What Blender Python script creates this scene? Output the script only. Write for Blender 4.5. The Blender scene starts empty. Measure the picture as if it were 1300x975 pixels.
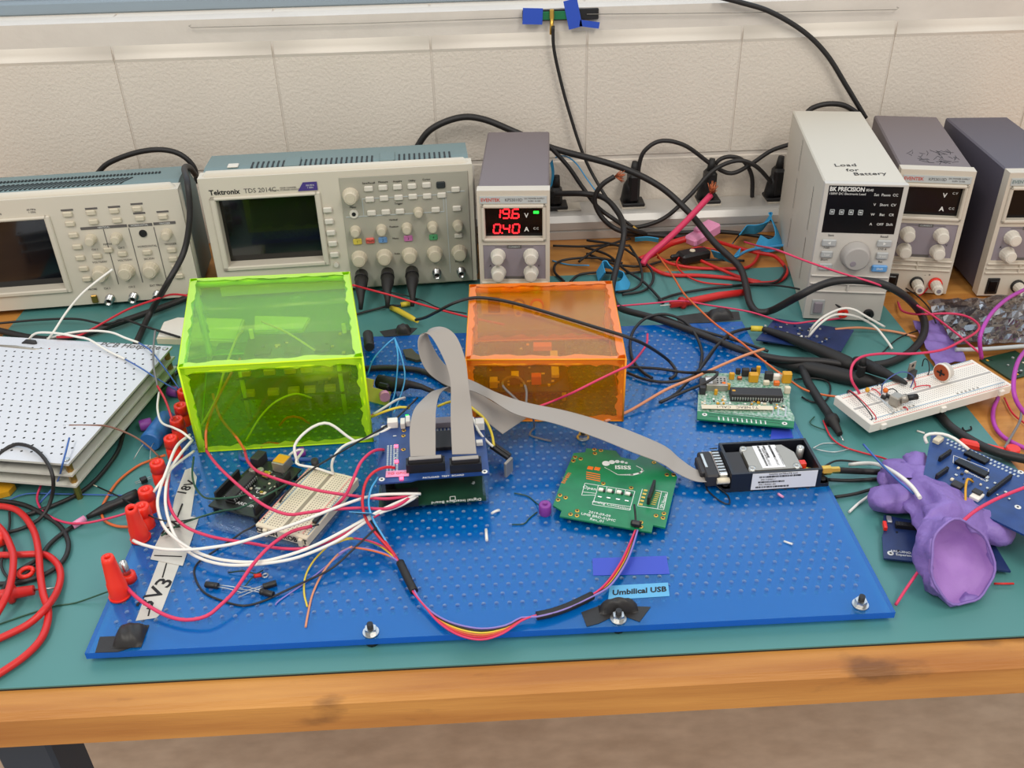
import bpy, bmesh, math, random
from mathutils import Vector, Matrix
random.seed(7)
S = bpy.context.scene
COL = S.collection
pi, sin, cos, rad = math.pi, math.sin, math.cos, math.radians

# ------------------------------------------------------------ camera
# bench top is z = 0, x runs along the wall, y towards the wall (metres)
F_PX, PITCH, ROLL, YAW, CAM_H = 1187.3, .5695, -.025, .0338, .5487
def _rot(x, y, z):
    return Vector((cos(YAW)*x + sin(YAW)*y, -sin(YAW)*x + cos(YAW)*y, z))
X0, F0, U0 = _rot(1, 0, 0), _rot(0, cos(PITCH), -sin(PITCH)), _rot(0, sin(PITCH), cos(PITCH))
CAMP = Vector((0, 0, CAM_H))
cr, sr = cos(ROLL), sin(ROLL)
cam_d = bpy.data.cameras.new('camera'); cam = bpy.data.objects.new('camera', cam_d); COL.objects.link(cam)
cam_d.sensor_width = 36; cam_d.lens = F_PX*36/1300; cam_d.clip_start = .02
right, up = X0*cr + U0*sr, U0*cr - X0*sr
m3 = Matrix((right, up, -F0)).transposed()
cam.matrix_world = Matrix.Translation(CAMP) @ m3.to_4x4()
S.camera = cam

# ------------------------------------------------------------ light
S.view_settings.view_transform = 'Standard'; S.view_settings.look = 'None'
S.view_settings.exposure = 0.0; S.view_settings.gamma = 1; S.view_settings.use_curve_mapping = False
W = bpy.data.worlds.new('room_daylight'); S.world = W; W.use_nodes = True
W.node_tree.nodes['Background'].inputs[0].default_value = (1.0, .985, .96, 1)
W.node_tree.nodes['Background'].inputs[1].default_value = .62
def area(name, loc, rot, sx, sy, power, col):
    l = bpy.data.lights.new(name, 'AREA'); l.shape = 'RECTANGLE'; l.size = sx; l.size_y = sy
    l.energy = power; l.color = col
    o = bpy.data.objects.new(name, l); COL.objects.link(o); o.location = loc; o.rotation_euler = rot
    return o
area('ceiling_lamp_light', (-.85, -.55, 1.85), (0, 0, 0), .35, 1.4, 24, (1, .95, .87))
area('ceiling_lamp_light', (.95, -.55, 1.85), (0, 0, 0), .35, 1.4, 24, (1, .95, .87))
area('window_daylight', (0, 1.42, 1.05), (rad(-80), 0, 0), 2.6, 1.3, 13, (.95, .98, 1))

# ------------------------------------------------------------ pixel -> place
def ray(u, v):
    a, b = u-650, v-487.5
    x, y = cr*a + sr*b, -sr*a + cr*b
    return X0*(x/F_PX) + F0 - U0*(y/F_PX)
def P(u, v, z=.003):            # point of height z seen at pixel u, v
    d = ray(u, v); return CAMP + d*((z-CAM_H)/d.z)
def PY(u, v, y):                # point on the upright plane at y
    d = ray(u, v); return CAMP + d*(y/d.y)
def face_xz(u, v, o, yaw, lean=0):    # local x, z on the front of a device
    n = Vector((sin(yaw)*cos(lean), -cos(yaw)*cos(lean), sin(lean)))
    d = ray(u, v); o = Vector(o)
    p = CAMP + d*((o-CAMP).dot(n)/d.dot(n)) - o
    ex = Vector((cos(yaw), sin(yaw), 0)); ez = n.cross(ex)*-1
    ez = ex.cross(-n)
    return p.dot(ex), p.dot(ez)
def zm(x0, y0, k): return lambda a, b: (x0+a/k, y0+b/k)

# ------------------------------------------------------------ materials
def lin(c): return tuple((v/255/12.92 if v/255 <= .04045 else ((v/255+.055)/1.055)**2.4) for v in c)
MATS = {}
def M(name, rgb, rough=.5, metal=0, noise=None, bump=None, spec=.5, emit=0, coat=0, stretch=None, rgb2=None):
    m = bpy.data.materials.new(name); MATS[name] = m; m.use_nodes = True
    nt = m.node_tree; b = nt.nodes['Principled BSDF']; c = (*lin(rgb), 1)
    b.inputs['Base Color'].default_value = c; b.inputs['Roughness'].default_value = rough
    b.inputs['Metallic'].default_value = metal; b.inputs['Specular IOR Level'].default_value = spec
    if coat: b.inputs['Coat Weight'].default_value = coat
    if emit: b.inputs['Emission Color'].default_value = c; b.inputs['Emission Strength'].default_value = emit
    if noise or bump:
        tc = nt.nodes.new('ShaderNodeTexCoord'); mp = nt.nodes.new('ShaderNodeMapping')
        nt.links.new(tc.outputs['Object'], mp.inputs[0])
        if stretch: mp.inputs['Scale'].default_value = stretch
    if noise:
        n = nt.nodes.new('ShaderNodeTexNoise'); n.inputs['Scale'].default_value = noise[0]; n.inputs['Detail'].default_value = 5
        r = nt.nodes.new('ShaderNodeValToRGB'); k = noise[1]
        r.color_ramp.elements[0].position = .3; r.color_ramp.elements[1].position = .7
        lo = lin(rgb2) if rgb2 else [v*(1-k) for v in c[:3]]
        r.color_ramp.elements[0].color = (*lo, 1)
        r.color_ramp.elements[1].color = (*[min(1, v*(1+(0 if rgb2 else k))) for v in c[:3]], 1)
        nt.links.new(mp.outputs[0], n.inputs['Vector']); nt.links.new(n.outputs['Fac'], r.inputs[0]); nt.links.new(r.outputs[0], b.inputs['Base Color'])
    if bump:
        n = nt.nodes.new('ShaderNodeTexNoise'); n.inputs['Scale'].default_value = bump[0]; n.inputs['Detail'].default_value = 4
        bn = nt.nodes.new('ShaderNodeBump'); bn.inputs['Strength'].default_value = bump[1]; bn.inputs['Distance'].default_value = bump[2] if len(bump) > 2 else .001
        nt.links.new(mp.outputs[0], n.inputs['Vector']); nt.links.new(n.outputs['Fac'], bn.inputs['Height']); nt.links.new(bn.outputs[0], b.inputs['Normal'])
    return m
def clear(name, tint, body, k, rough=.12, bump=None, refl=.035):        # tinted clear plastic: light passes, part is scattered
    m = bpy.data.materials.new(name); MATS[name] = m; m.use_nodes = True; nt = m.node_tree
    b = nt.nodes['Principled BSDF']; b.inputs['Base Color'].default_value = (*lin(body), 1); b.inputs['Roughness'].default_value = rough
    t = nt.nodes.new('ShaderNodeBsdfTransparent'); t.inputs[0].default_value = (*lin(tint), 1)
    mx = nt.nodes.new('ShaderNodeMixShader'); mx.inputs[0].default_value = k
    nt.links.new(t.outputs[0], mx.inputs[1]); nt.links.new(b.outputs[0], mx.inputs[2])
    lw = nt.nodes.new('ShaderNodeLayerWeight'); lw.inputs[0].default_value = .5
    pw = nt.nodes.new('ShaderNodeMath'); pw.operation = 'POWER'; pw.inputs[1].default_value = 4
    fr = nt.nodes.new('ShaderNodeMath'); fr.operation = 'MULTIPLY_ADD'; fr.inputs[1].default_value = .6; fr.inputs[2].default_value = refl
    nt.links.new(lw.outputs['Facing'], pw.inputs[0]); nt.links.new(pw.outputs[0], fr.inputs[0])
    g = nt.nodes.new('ShaderNodeBsdfGlossy'); g.inputs['Roughness'].default_value = rough
    m2 = nt.nodes.new('ShaderNodeMixShader')
    nt.links.new(fr.outputs[0], m2.inputs[0]); nt.links.new(mx.outputs[0], m2.inputs[1]); nt.links.new(g.outputs[0], m2.inputs[2])
    nt.links.new(m2.outputs[0], nt.nodes['Material Output'].inputs[0])
    if bump:
        n = nt.nodes.new('ShaderNodeTexNoise'); n.inputs['Scale'].default_value = bump[0]
        r = nt.nodes.new('ShaderNodeValToRGB'); r.color_ramp.elements[0].position = bump[1]; r.color_ramp.elements[1].position = bump[1]+.12
        r.color_ramp.elements[0].color = (k,)*3+(1,); r.color_ramp.elements[1].color = (min(1, k+bump[2]),)*3+(1,)
        tc = nt.nodes.new('ShaderNodeTexCoord'); mp = nt.nodes.new('ShaderNodeMapping'); mp.inputs['Scale'].default_value = (.4, 2.4, 1.5); mp.inputs['Rotation'].default_value = (0, 0, .5)
        nt.links.new(tc.outputs['Object'], mp.inputs[0]); nt.links.new(mp.outputs[0], n.inputs['Vector'])
        nt.links.new(n.outputs['Fac'], r.inputs[0]); nt.links.new(r.outputs[0], mx.inputs[0])
    return m

M('block', (226, 216, 203), .75, noise=(6, .03), bump=(240, .42, .003))
M('sill_smooth', (232, 223, 210), .5, noise=(8, .03), bump=(60, .12, .002))
M('mortar', (222, 214, 204), .8, noise=(14, .05), bump=(90, .3, .002))
M('window_rail', (150, 165, 176), .4, metal=.3)
M('window_white', (226, 232, 236), .5)
clear('window_glass', (235, 245, 255), (200, 215, 230), .05)
M('floor_lino', (228, 208, 186), .55, noise=(16, .2), stretch=(1, 2.2, 1), rgb2=(204, 182, 160))
M('wood', (198, 146, 80), .5, noise=(9, .2), stretch=(.5, 9, 4), bump=(40, .12, .001), rgb2=(168, 108, 46))
M('wood_edge', (204, 144, 70), .5, noise=(6, .2), stretch=(.7, 9, 9), bump=(70, .3, .001), rgb2=(166, 104, 42))
def stain(name, rgb, scale, lo, hi, k, stretch=(1, 1, 1)):     # wear marks with a shape of their own
    nt = MATS[name].node_tree; b = nt.nodes['Principled BSDF']; old = b.inputs['Base Color'].links[0].from_socket
    tc = nt.nodes.new('ShaderNodeTexCoord'); mp = nt.nodes.new('ShaderNodeMapping'); mp.inputs['Scale'].default_value = stretch
    n = nt.nodes.new('ShaderNodeTexNoise'); n.inputs['Scale'].default_value = scale; n.inputs['Detail'].default_value = 8
    r = nt.nodes.new('ShaderNodeMapRange'); r.inputs[1].default_value = lo; r.inputs[2].default_value = hi; r.inputs[4].default_value = k
    mx = nt.nodes.new('ShaderNodeMixRGB'); mx.inputs[2].default_value = (*lin(rgb), 1)
    for a, c in ((tc.outputs['Object'], mp.inputs[0]), (mp.outputs[0], n.inputs['Vector']), (n.outputs['Fac'], r.inputs[0]), (r.outputs[0], mx.inputs[0]), (old, mx.inputs[1]), (mx.outputs[0], b.inputs['Base Color'])): nt.links.new(a, c)
stain('wood_edge', (92, 54, 24), 14, .60, .74, .7, (1, 2.5, 2.5))
M('blue_steel', (34, 52, 72), .45, metal=.2)
M('mat_teal', (76, 132, 130), .42, noise=(5, .06), bump=(700, .06, .0004))
M('mat_edge', (34, 36, 36), .7)
M('shell_grey', (116, 105, 107), .5, bump=(900, .12, .0004))
M('shell_navy', (88, 83, 94), .5, bump=(900, .12, .0004))
M('bezel_cream', (206, 197, 182), .5)
M('panel_mauve', (142, 134, 142), .5)
M('label_grey', (186, 192, 192), .5)
M('black_gloss', (12, 10, 12), .2, spec=.3)
M('black_plastic', (26, 25, 26), .45)
M('black_rubber', (30, 28, 28), .6)
M('cable_black', (34, 31, 31), .5)
M('ink_black', (22, 20, 22), .7)
M('ink_grey', (96, 92, 90), .7)
M('ink_red', (196, 84, 72), .7)
M('white_print', (228, 228, 224), .6)
M('led_red', (255, 36, 46), .5, emit=1.6)
M('led_hot', (255, 60, 84), .5, emit=7)
M('led_green', (40, 255, 70), .5, emit=1.4)
M('white_knob', (222, 216, 204), .45)
M('red_plastic', (226, 42, 26), .38)
M('red_knob', (236, 48, 28), .35)
M('steel', (190, 190, 188), .28, metal=1)
M('brass', (178, 140, 74), .35, metal=1)
M('gold', (222, 178, 86), .3, metal=1)
M('copper', (196, 112, 74), .4, metal=.8)
M('load_grey', (205, 198, 184), .5, bump=(800, .1, .0004))
M('load_front', (200, 195, 187), .5)
M('button_grey', (176, 178, 178), .5)
M('button_blue', (96, 156, 214), .45)
M('dial_grey', (172, 168, 164), .45)
M('scope_cream', (212, 204, 188), .5)
M('scope_panel', (172, 168, 154), .5)
M('scope_teal', (114, 134, 134), .5)
M('scope_dark', (40, 46, 48), .7)
M('knob_ivory', (210, 200, 178), .45)
M('screen_dark', (22, 20, 20), .12, coat=.5)
M('screen_dark_blue', (16, 18, 24), .12, coat=.5)

# ------------------------------------------------------------ mesh builder
class MB:
    def __init__(s): s.v = []; s.f = []; s.m = []; s.s = []
    def add(s, vs, fs, mi=0, sm=False):
        o = len(s.v); s.v += [tuple(v) for v in vs]
        for f in fs: s.f.append([i+o for i in f]); s.m.append(mi); s.s.append(sm)
        return s
    def box(s, c, d, rz=0, mi=0, bev=0):
        x, y, z = d[0]/2, d[1]/2, d[2]/2; b = min(bev, .49*min(d))
        if b <= 0:
            vs = [(i*x, j*y, k*z) for i in (-1, 1) for j in (-1, 1) for k in (-1, 1)]
            fs = [(0, 1, 3, 2), (4, 6, 7, 5), (0, 4, 5, 1), (2, 3, 7, 6), (0, 2, 6, 4), (1, 5, 7, 3)]
        else:
            vs = []; idx = {}
            for i in (-1, 1):
                for j in (-1, 1):
                    for k in (-1, 1):
                        for a in range(3):
                            p = [i*(x-b), j*(y-b), k*(z-b)]; p[a] = (i*x, j*y, k*z)[a]
                            idx[i, j, k, a] = len(vs); vs.append(p)
            fs = []
            for i in (-1, 1):
                q = [(-1, -1), (1, -1), (1, 1), (-1, 1)]
                fs.append([idx[i, a, c_, 0] for a, c_ in q][::i]); fs.append([idx[a, i, c_, 1] for a, c_ in q][::-i]); fs.append([idx[a, c_, i, 2] for a, c_ in q][::i])
                for j in (-1, 1):
                    fs.append([idx[i, j, -1, 0], idx[i, j, 1, 0], idx[i, j, 1, 1], idx[i, j, -1, 1]][::-i*j])
                    fs.append([idx[i, -1, j, 0], idx[i, 1, j, 0], idx[i, 1, j, 2], idx[i, -1, j, 2]][::i*j])
                    fs.append([idx[-1, i, j, 1], idx[1, i, j, 1], idx[1, i, j, 2], idx[-1, i, j, 2]][::-i*j])
                    for k in (-1, 1): fs.append([idx[i, j, k, a] for a in range(3)][::i*j*k])
        ca, sa = cos(rz), sin(rz)
        return s.add([(c[0]+ca*p[0]-sa*p[1], c[1]+sa*p[0]+ca*p[1], c[2]+p[2]) for p in vs], fs, mi)
    def cyl(s, p0, p1, r0, r1=None, n=14, mi=0, caps=True, sm=True):
        r1 = r0 if r1 is None else r1
        return s.rings([(p0, r0), (p1, r1)], n, mi, caps, sm)
    def rings(s, prof, n=14, mi=0, caps=True, sm=True):   # [(point, radius)] along one straight axis
        a = Vector(prof[-1][0])-Vector(prof[0][0])
        e = Vector((0, 0, 1)) if abs(a.normalized().z) < .9 else Vector((1, 0, 0))
        if a.length < 1e-9: a = Vector((0, 0, 1)); e = Vector((1, 0, 0))
        x = a.cross(e).normalized(); y = a.cross(x).normalized()
        vs = []; fs = []
        for p, r in prof:
            for i in range(n):
                t = 2*pi*i/n; vs.append(Vector(p)+x*(r*cos(t))+y*(r*sin(t)))
        for k in range(len(prof)-1):
            for i in range(n):
                j = (i+1) % n; fs.append((k*n+i, k*n+n+i, k*n+n+j, k*n+j))
        s.add(vs, fs, mi, sm)
        if caps:
            o = len(s.v)-len(vs)
            s.f.append([o+i for i in range(n)]); s.m.append(mi); s.s.append(False)
            q = o+(len(prof)-1)*n
            s.f.append([q+i for i in range(n)][::-1]); s.m.append(mi); s.s.append(False)
        return s
    def tube(s, pts, r, n=8, mi=0, caps=True):
        pts = [Vector(p) for p in pts]; N = len(pts); rr = r if isinstance(r, (list, tuple)) else [r]*N
        vs = []; fs = []; px = None
        for i, p in enumerate(pts):
            t = (pts[min(i+1, N-1)]-pts[max(i-1, 0)]).normalized()
            if px is None: px = t.cross(Vector((0, 0, 1)) if abs(t.z) < .9 else Vector((1, 0, 0))).normalized()
            px = (px-t*px.dot(t)).normalized(); py = t.cross(px)
            for k in range(n):
                a = 2*pi*k/n; vs.append(p+px*(rr[i]*cos(a))+py*(rr[i]*sin(a)))
        for i in range(N-1):
            for k in range(n):
                j = (k+1) % n; fs.append((i*n+k, i*n+j, i*n+n+j, i*n+n+k))
        s.add(vs, fs, mi, True)
        if caps:
            o = len(s.v)-len(vs); s.f.append([o+i for i in range(n)][::-1]); s.m.append(mi); s.s.append(False)
            o += (N-1)*n; s.f.append([o+i for i in range(n)]); s.m.append(mi); s.s.append(False)
        return s
    def prism(s, pts, z0, z1, mi=0, side=None):
        n = len(pts); a = sum(pts[i][0]*pts[(i+1) % n][1]-pts[(i+1) % n][0]*pts[i][1] for i in range(n))
        if a < 0: pts = pts[::-1]
        s.add([(x, y, z0) for x, y in pts]+[(x, y, z1) for x, y in pts], [list(range(n))[::-1], [n+i for i in range(n)]], mi)
        o = len(s.v)-2*n
        for i in range(n):
            j = (i+1) % n; s.f.append([o+i, o+j, o+n+j, o+n+i]); s.m.append(mi if side is None else side); s.s.append(False)
        return s
    def xf(s, mat):
        s.v = [tuple(mat @ Vector(v)) for v in s.v]; return s
    def mesh(s, name, mats):
        me = bpy.data.meshes.new(name); me.from_pydata(s.v, [], s.f)
        for m in ([mats] if isinstance(mats, str) else mats): me.materials.append(MATS[m])
        me.polygons.foreach_set('material_index', s.m); me.polygons.foreach_set('use_smooth', s.s); me.update()
        return me
    def build(s, name, mats, parent=None, loc=(0, 0, 0), rot=(0, 0, 0)):
        return inst(s.mesh(name, mats), name, parent, loc, rot)
def inst(me, name, parent=None, loc=(0, 0, 0), rot=(0, 0, 0), scale=None):
    o = bpy.data.objects.new(name, me); COL.objects.link(o); o.parent = parent; o.location = loc; o.rotation_euler = rot
    if scale: o.scale = scale
    return o
def tag(o, label=None, cat=None, group=None, kind=None):
    if label: o['label'] = label
    if cat: o['category'] = cat
    if group: o['group'] = group
    if kind: o['kind'] = kind
    return o
def thing(name, label, cat, loc=(0, 0, 0), rz=0, group=None):
    o = bpy.data.objects.new(name, None); COL.objects.link(o); o.empty_display_size = .02
    o.location = loc; o.rotation_euler = (0, 0, rz)
    return tag(o, label, cat, group)
def text(s, size, mat, parent, loc, rot=(pi/2, 0, 0), name='lettering', align='CENTER', shear=0, sx=1, bold=0):
    c = bpy.data.curves.new('t', 'FONT'); c.body = s; c.size = size; c.align_x = align; c.align_y = 'CENTER'; c.shear = shear; c.resolution_u = 2
    c.offset = bold; c.extrude = .00008
    t = bpy.data.objects.new('t', c); COL.objects.link(t)
    me = bpy.data.meshes.new_from_object(t); bpy.data.objects.remove(t); bpy.data.curves.remove(c)
    me.materials.clear(); me.materials.append(MATS[mat]); me.name = name
    if sx != 1:
        for v in me.vertices: v.co.x *= sx
    return inst(me, name, parent, loc, rot)
def smooth_path(pts, step=.004):
    pts = [Vector(p) for p in pts]
    if len(pts) < 3: return pts
    q = [pts[0]*2-pts[1]]+pts+[pts[-1]*2-pts[-2]]; out = []
    for i in range(1, len(q)-2):
        a, b, c, d = q[i-1], q[i], q[i+1], q[i+2]
        n = max(2, min(24, int((c-b).length/step)))
        for k in range(n):
            t = k/n
            out.append(.5*((2*b)+(c-a)*t+(2*a-5*b+4*c-d)*t*t+(3*b-a-3*c+d)*t**3))
    return out+[pts[-1]]
# ============================================================ the room
WY = 1.29
wall = MB().box((0, WY+.1, -.30), (3.4, .2005, 1.204)).build('wall_back', 'mortar'); tag(wall, kind='structure')
JX, JP = -.4683, .2077
def sill_block(x0, x1):
    b = MB(); g = .0016; prof = [(WY-.002, .1025), (WY-.002, .252), (WY-.0035, .256)]
    for i in range(9):
        a = i/8*pi/2; prof.append((WY+.0435-.047*cos(a), .256+.047*sin(a)))
    prof += [(WY+.052, .3032), (WY+.052, .1025)]
    n = len(prof)
    b.add([(x, y, z) for x in (x0+g, x1-g) for y, z in prof], [])
    for i in range(n):
        j = (i+1) % n
        b.f.append([i, n+i, n+j, j]); b.m.append(1 if 1 <= i <= 10 else 0); b.s.append(3 <= i <= 9)
    b.f.append(list(range(n))[::-1]); b.m.append(0); b.s.append(False)
    b.f.append([n+i for i in range(n)]); b.m.append(0); b.s.append(False)
    return b
bm = sill_block(0, JP).mesh('block', ['block', 'sill_smooth'])
for i in range(-3, 8):
    inst(bm, 'block', wall, (JX+i*JP, 0, 0))
lb = MB().box((.203, WY+.024, 0), (.4005, .052, .1975), bev=.004).mesh('block', 'block')
for r, off in ((.0, .10), (-.203, -.10), (-.406, .10), (-.609, -.1), (-.80, .1)):
    for i in range(-3, 4): inst(lb, 'block', wall, (JX+off+i*2*JP, 0, r))
win = bpy.data.objects.new('window_1', None); COL.objects.link(win); tag(win, kind='structure')
MB().box((0, 1.40, .302), (3.4, .12, .0022)).build('window_stool', 'sill_smooth', win)
MB().box((0, 1.358, .311), (3.4, .03, .016), bev=.002).build('frame_rail', 'window_rail', win)
MB().box((0, 1.385, .336), (3.4, .03, .034), bev=.003).build('frame_rail', 'window_white', win)
MB().box((0, 1.39, .80), (3.4, .006, .894)).build('window_pane', 'window_glass', win)
tag(MB().box((0, .2, -.905), (6, 4, .01)).build('floor', 'floor_lino'), kind='structure')

bench = thing('workbench', 'long wooden workbench with thick butcher block top and dark blue steel legs', 'workbench', (0, .86, -.9))
b = MB(); b.box((.075, 0, .9-.0185), (1.9, .825, .037), bev=.0045)
b.build('worktop', 'wood_edge', bench)
lg = MB().box((0, 0, .4305), (.045, .045, .865), bev=.003).mesh('leg', 'blue_steel')
for x in (-.385, .92):
    for y in (-.345, .355): inst(lg, 'leg', bench, (x, y, 0))
for y in (.355,): MB().box((.26, y, .825), (1.26, .03, .05)).build('rail', 'blue_steel', bench)
mat = thing('work_mat', 'teal rubber antistatic mat with black underside covering the bench top', 'mat', (0, 0, 0))
X_L, X_R, Y_F, Y_B = -.578, .491, .4712, 1.111
MB().box(((X_L+X_R)/2, (Y_F+Y_B)/2, .00235), (X_R-X_L, Y_B-Y_F, .0013)).build('rubber_surface', 'mat_teal', mat)
MB().box(((X_L+X_R)/2, (Y_F+Y_B)/2, .0009), (X_R-X_L, Y_B-Y_F, .0016)).build('underside', 'mat_edge', mat)

# power raceway along the wall foot
race = thing('power_strip', 'long silver aluminium power strip lying along the foot of the wall', 'power strip', (0, 1.231, 0))
M('alu', (206, 203, 198), .42, metal=.35)
prof = [(0, .0005), (0, .012), (.003, .013), (.003, .0145), (0, .0155), (0, .026), (.005, .0345), (.010, .036), (.052, .036), (.055, .034), (.055, .0005)]
b = MB(); n = len(prof); b.add([(x, y, z) for x in (-.02, .66) for y, z in prof], [list(range(n))[::-1], [n+i for i in range(n)]])
for i in range(n): b.f.append([i, n+i, n+(i+1) % n, (i+1) % n]); b.m.append(0); b.s.append(False)
b.build('housing', 'alu', race)
sk = MB().box((0, 0, 0), (.034, .028, .003), bev=.001).mesh('socket', 'bezel_cream')
for x in (.13, .222, .331, .432, .53): inst(sk, 'socket', race, (x, .032, .0372))

# ============================================================ instruments
def knob_mesh(r, h, mat, n=16, top=.85, cap=None):
    b = MB(); b.rings([((0, 0, 0), r*1.06), ((0, -h*.12, 0), r*1.06), ((0, -h*.16, 0), r), ((0, -h*.88, 0), r*top), ((0, -h, 0), r*top*.86)], n, sm=False)
    b.rings([((0, -h-.0002, 0), r*top*.7), ((0, -h-.0004, 0), r*top*.66)], n)
    return b.mesh('knob', mat)
def btn_mesh(w, h, d, mat): return MB().box((0, -d/2, 0), (w, d, h), bev=min(.0012, d*.45)).mesh('button', mat)

KN_W = knob_mesh(.0085, .014, 'white_knob'); 
SEG = {'0': 'abcdef', '1': 'bc', '4': 'bcfg', '6': 'acdefg', '9': 'abcdfg'}
def seven_seg(b, ch, x, z, w, h, t):
    p = {'a': (0, h/2, 1), 'd': (0, -h/2, 1), 'g': (0, 0, 1), 'b': (w/2, h/4, 0), 'c': (w/2, -h/4, 0), 'e': (-w/2, -h/4, 0), 'f': (-w/2, h/4, 0)}
    for s_ in SEG[ch]:
        dx, dz, hor = p[s_]; sh = dz*.12
        b.box((x+dx+sh, 0, z+dz), (w*.82 if hor else t, .0004, t if hor else h*.42))
def psu(loc, yaw, label, shell='shell_grey', brand='ink_red', lit=False, strip='label_grey', model='KPS3010D', bname='EVENTEK'):
    W_, H_, D_ = .083, .161, .214
    t = thing('bench_power_supply', label, 'power supply', loc, yaw)
    MB().box((W_/2, .013+(D_-.013)/2, H_/2+.002), (W_-.0015, D_-.013, H_-.005), bev=.0018).build('case', shell, t)
    f = MB()   # front frame with real openings
    dz0, dz1, dx0, dx1 = .1035, .1405, .0085, .0745
    pz0, pz1, px0, px1 = .0505, .0945, .005, .078
    for x0, x1, z0, z1 in ((0, W_, dz1, H_), (0, W_, pz1, dz0), (0, dx0, dz0, dz1), (dx1, W_, dz0, dz1), (0, px0, pz0, pz1), (px1, W_, pz0, pz1), (0, W_, .003, pz0)):
        f.box(((x0+x1)/2, .0075, (z0+z1)/2), (x1-x0, .015, z1-z0))
    fr = f.build('front_frame', 'bezel_cream', t)
    MB().box((W_/2, -.0012, .1215), (.073, .003, .0445), bev=.001).box((W_/2, -.0012, .0982), (.083, .003, .0012)).build('display_rim', 'bezel_cream', fr) if False else None
    rim = MB()
    for x0, x1, z0, z1 in ((.0045, .0785, .1405, .1445), (.0045, .0785, .0995, .1035), (.0045, .0085, .0995, .1445), (.0745, .0785, .0995, .1445)):
        rim.box(((x0+x1)/2, -.0008, (z0+z1)/2), (x1-x0, .004, z1-z0), bev=.0011)
    rim.build('display_rim', 'bezel_cream', t)
    dsp = MB().box((W_/2, .0065, .122), (dx1-dx0, .001, dz1-dz0)).build('display_window', 'black_gloss', t)
    MB().box((W_/2, -.0004, .1502), (.076, .0012, .0085)).build('label_strip', strip, t)
    text(bname, .0056, brand, t, (.0155, -.0012, .1502), sx=.95, bold=.0001)
    text(model, .0050, 'ink_grey', t, (.042, -.0012, .1502), sx=.92)
    text('DC POWER SUPPLY', .0026, 'ink_grey', t, (.0655, -.0012, .1518)); text('0-30V  0-10A', .0026, 'ink_grey', t, (.0655, -.0012, .1488))
    text('V', .0075, 'white_print', dsp, (.056, .0058, .1285), bold=.0002); text('A', .0075, 'white_print', dsp, (.056, .0058, .1115), bold=.0002)
    text('C.C', .004, 'white_print', dsp, (.067, .0058, .1125))
    if lit:
        b = MB()
        for ch, x in (('1', .0222), ('9', .0325), ('6', .0437)): seven_seg(b, ch, x, .1310, .0074, .0108, .0018)
        b.box((.0383, 0, .1257), (.0017, .0004, .0017))
        for ch, x in (('0', .0217), ('4', .0325), ('0', .0437)): seven_seg(b, ch, x, .1125, .0074, .0108, .0018)
        b.box((.0275, 0, .1072), (.0017, .0004, .0017))
        b.build('digits', 'led_red', dsp, (0, .0057, 0))
        MB().box((.0672, .0057, .1325), (.0062, .0006, .0032), bev=.0002).build('indicator_light', 'led_green', dsp)
    else:
        text('C.V', .004, 'white_print', dsp, (.067, .0058, .1315))
    pn = MB().box((W_/2, .0025, (pz0+pz1)/2), (px1-px0, .003, pz1-pz0)).build('control_panel', 'panel_mauve', t)
    MB().box((W_/2, .0008, .0918), (.017, .0006, .0036)).box((.027, .0008, .0918), (.016, .0004, .0005)).box((.056, .0008, .0918), (.016, .0004, .0005)).build('lettering', 'ink_grey', pn)
    text('CURRENT', .003, 'label_grey', pn, (W_/2, .0003, .0918)); text('A', .004, 'ink_black', pn, (.013, .0008, .0675)); text('V', .004, 'ink_black', pn, (.070, .0008, .0675))
    MB().box((W_/2, .0008, .0525), (.022, .0006, .003)).build('lettering', 'ink_grey', pn)
    for x in (.0222, .0608):
        for z in (.081, .0595): inst(KN_W, 'knob', t, (x, .001, z))
    gr = MB()
    for z in (.0465, .0405, .0345): gr.box((W_/2, -.001, z), (W_-.004, .003, .0022), bev=.0008)
    gr.box((W_/2, -.001, .0405), (.0022, .003, .014), bev=.0008)
    gr.build('ridges', 'bezel_cream', t)
    sw = MB().box((.0155, -.0006, .0165), (.0145, .002, .0215), bev=.0006).build('power_switch', 'black_plastic', t)
    MB().box((.0155, -.002, .0165), (.010, .003, .016), bev=.001).build('rocker', 'black_gloss', sw)
    for x, mt in ((.0455, 'black_plastic'), (.0675, 'red_plastic')):
        MB().rings([((0, 0, 0), .0082), ((0, -.0035, 0), .0082), ((0, -.0038, 0), .0072)], 16).build('post_collar', mt, t, (x, 0, .0165))
        p = MB().rings([((0, 0, 0), .0066), ((0, -.0142, 0), .0062), ((0, -.0145, 0), .0052), ((0, -.019, 0), .005)], 12, sm=False).build('binding_post', 'white_knob', t, (x, -.0036, .0165))
        MB().cyl((0, 0, 0), (0, -.0002, 0), .0027).build('socket_hole', 'panel_mauve', p, (0, -.01905, 0))
        if x < .05: text('-  +', .005, 'ink_black', t, (.0565, -.0003, .0275))
    ft = MB().cyl((0, 0, 0), (0, 0, .0035), .005).mesh('foot', 'black_rubber')
    for x in (.012, .071):
        for y in (.03, .19): inst(ft, 'foot', t, (x, y, 0))
    return t
psu((-.0008, 1.0073, .003), -.082, 'grey cased power supply with red digits 19.6 and 0.40 lit', lit=True)
p2 = psu((.4972, 1.0345, .0), -.215, 'switched off grey cased power supply with scribbled marker on top, beside the pale electronic load')
b = MB(); rs = random.Random(3)
for i in range(34):
    x, y = .018+.055*rs.random(), .028+.042*rs.random(); a = rs.random()*pi; l = .003+.006*rs.random()
    b.tube([(x-l*cos(a), y-l*sin(a), 0), (x+l*.2*sin(a), y+l*.3*cos(a), 0), (x+l*cos(a), y+l*sin(a), 0)], .0003, 4)
b.build('marker_scribble', 'ink_black', p2, (0, 0, .16055))
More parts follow.
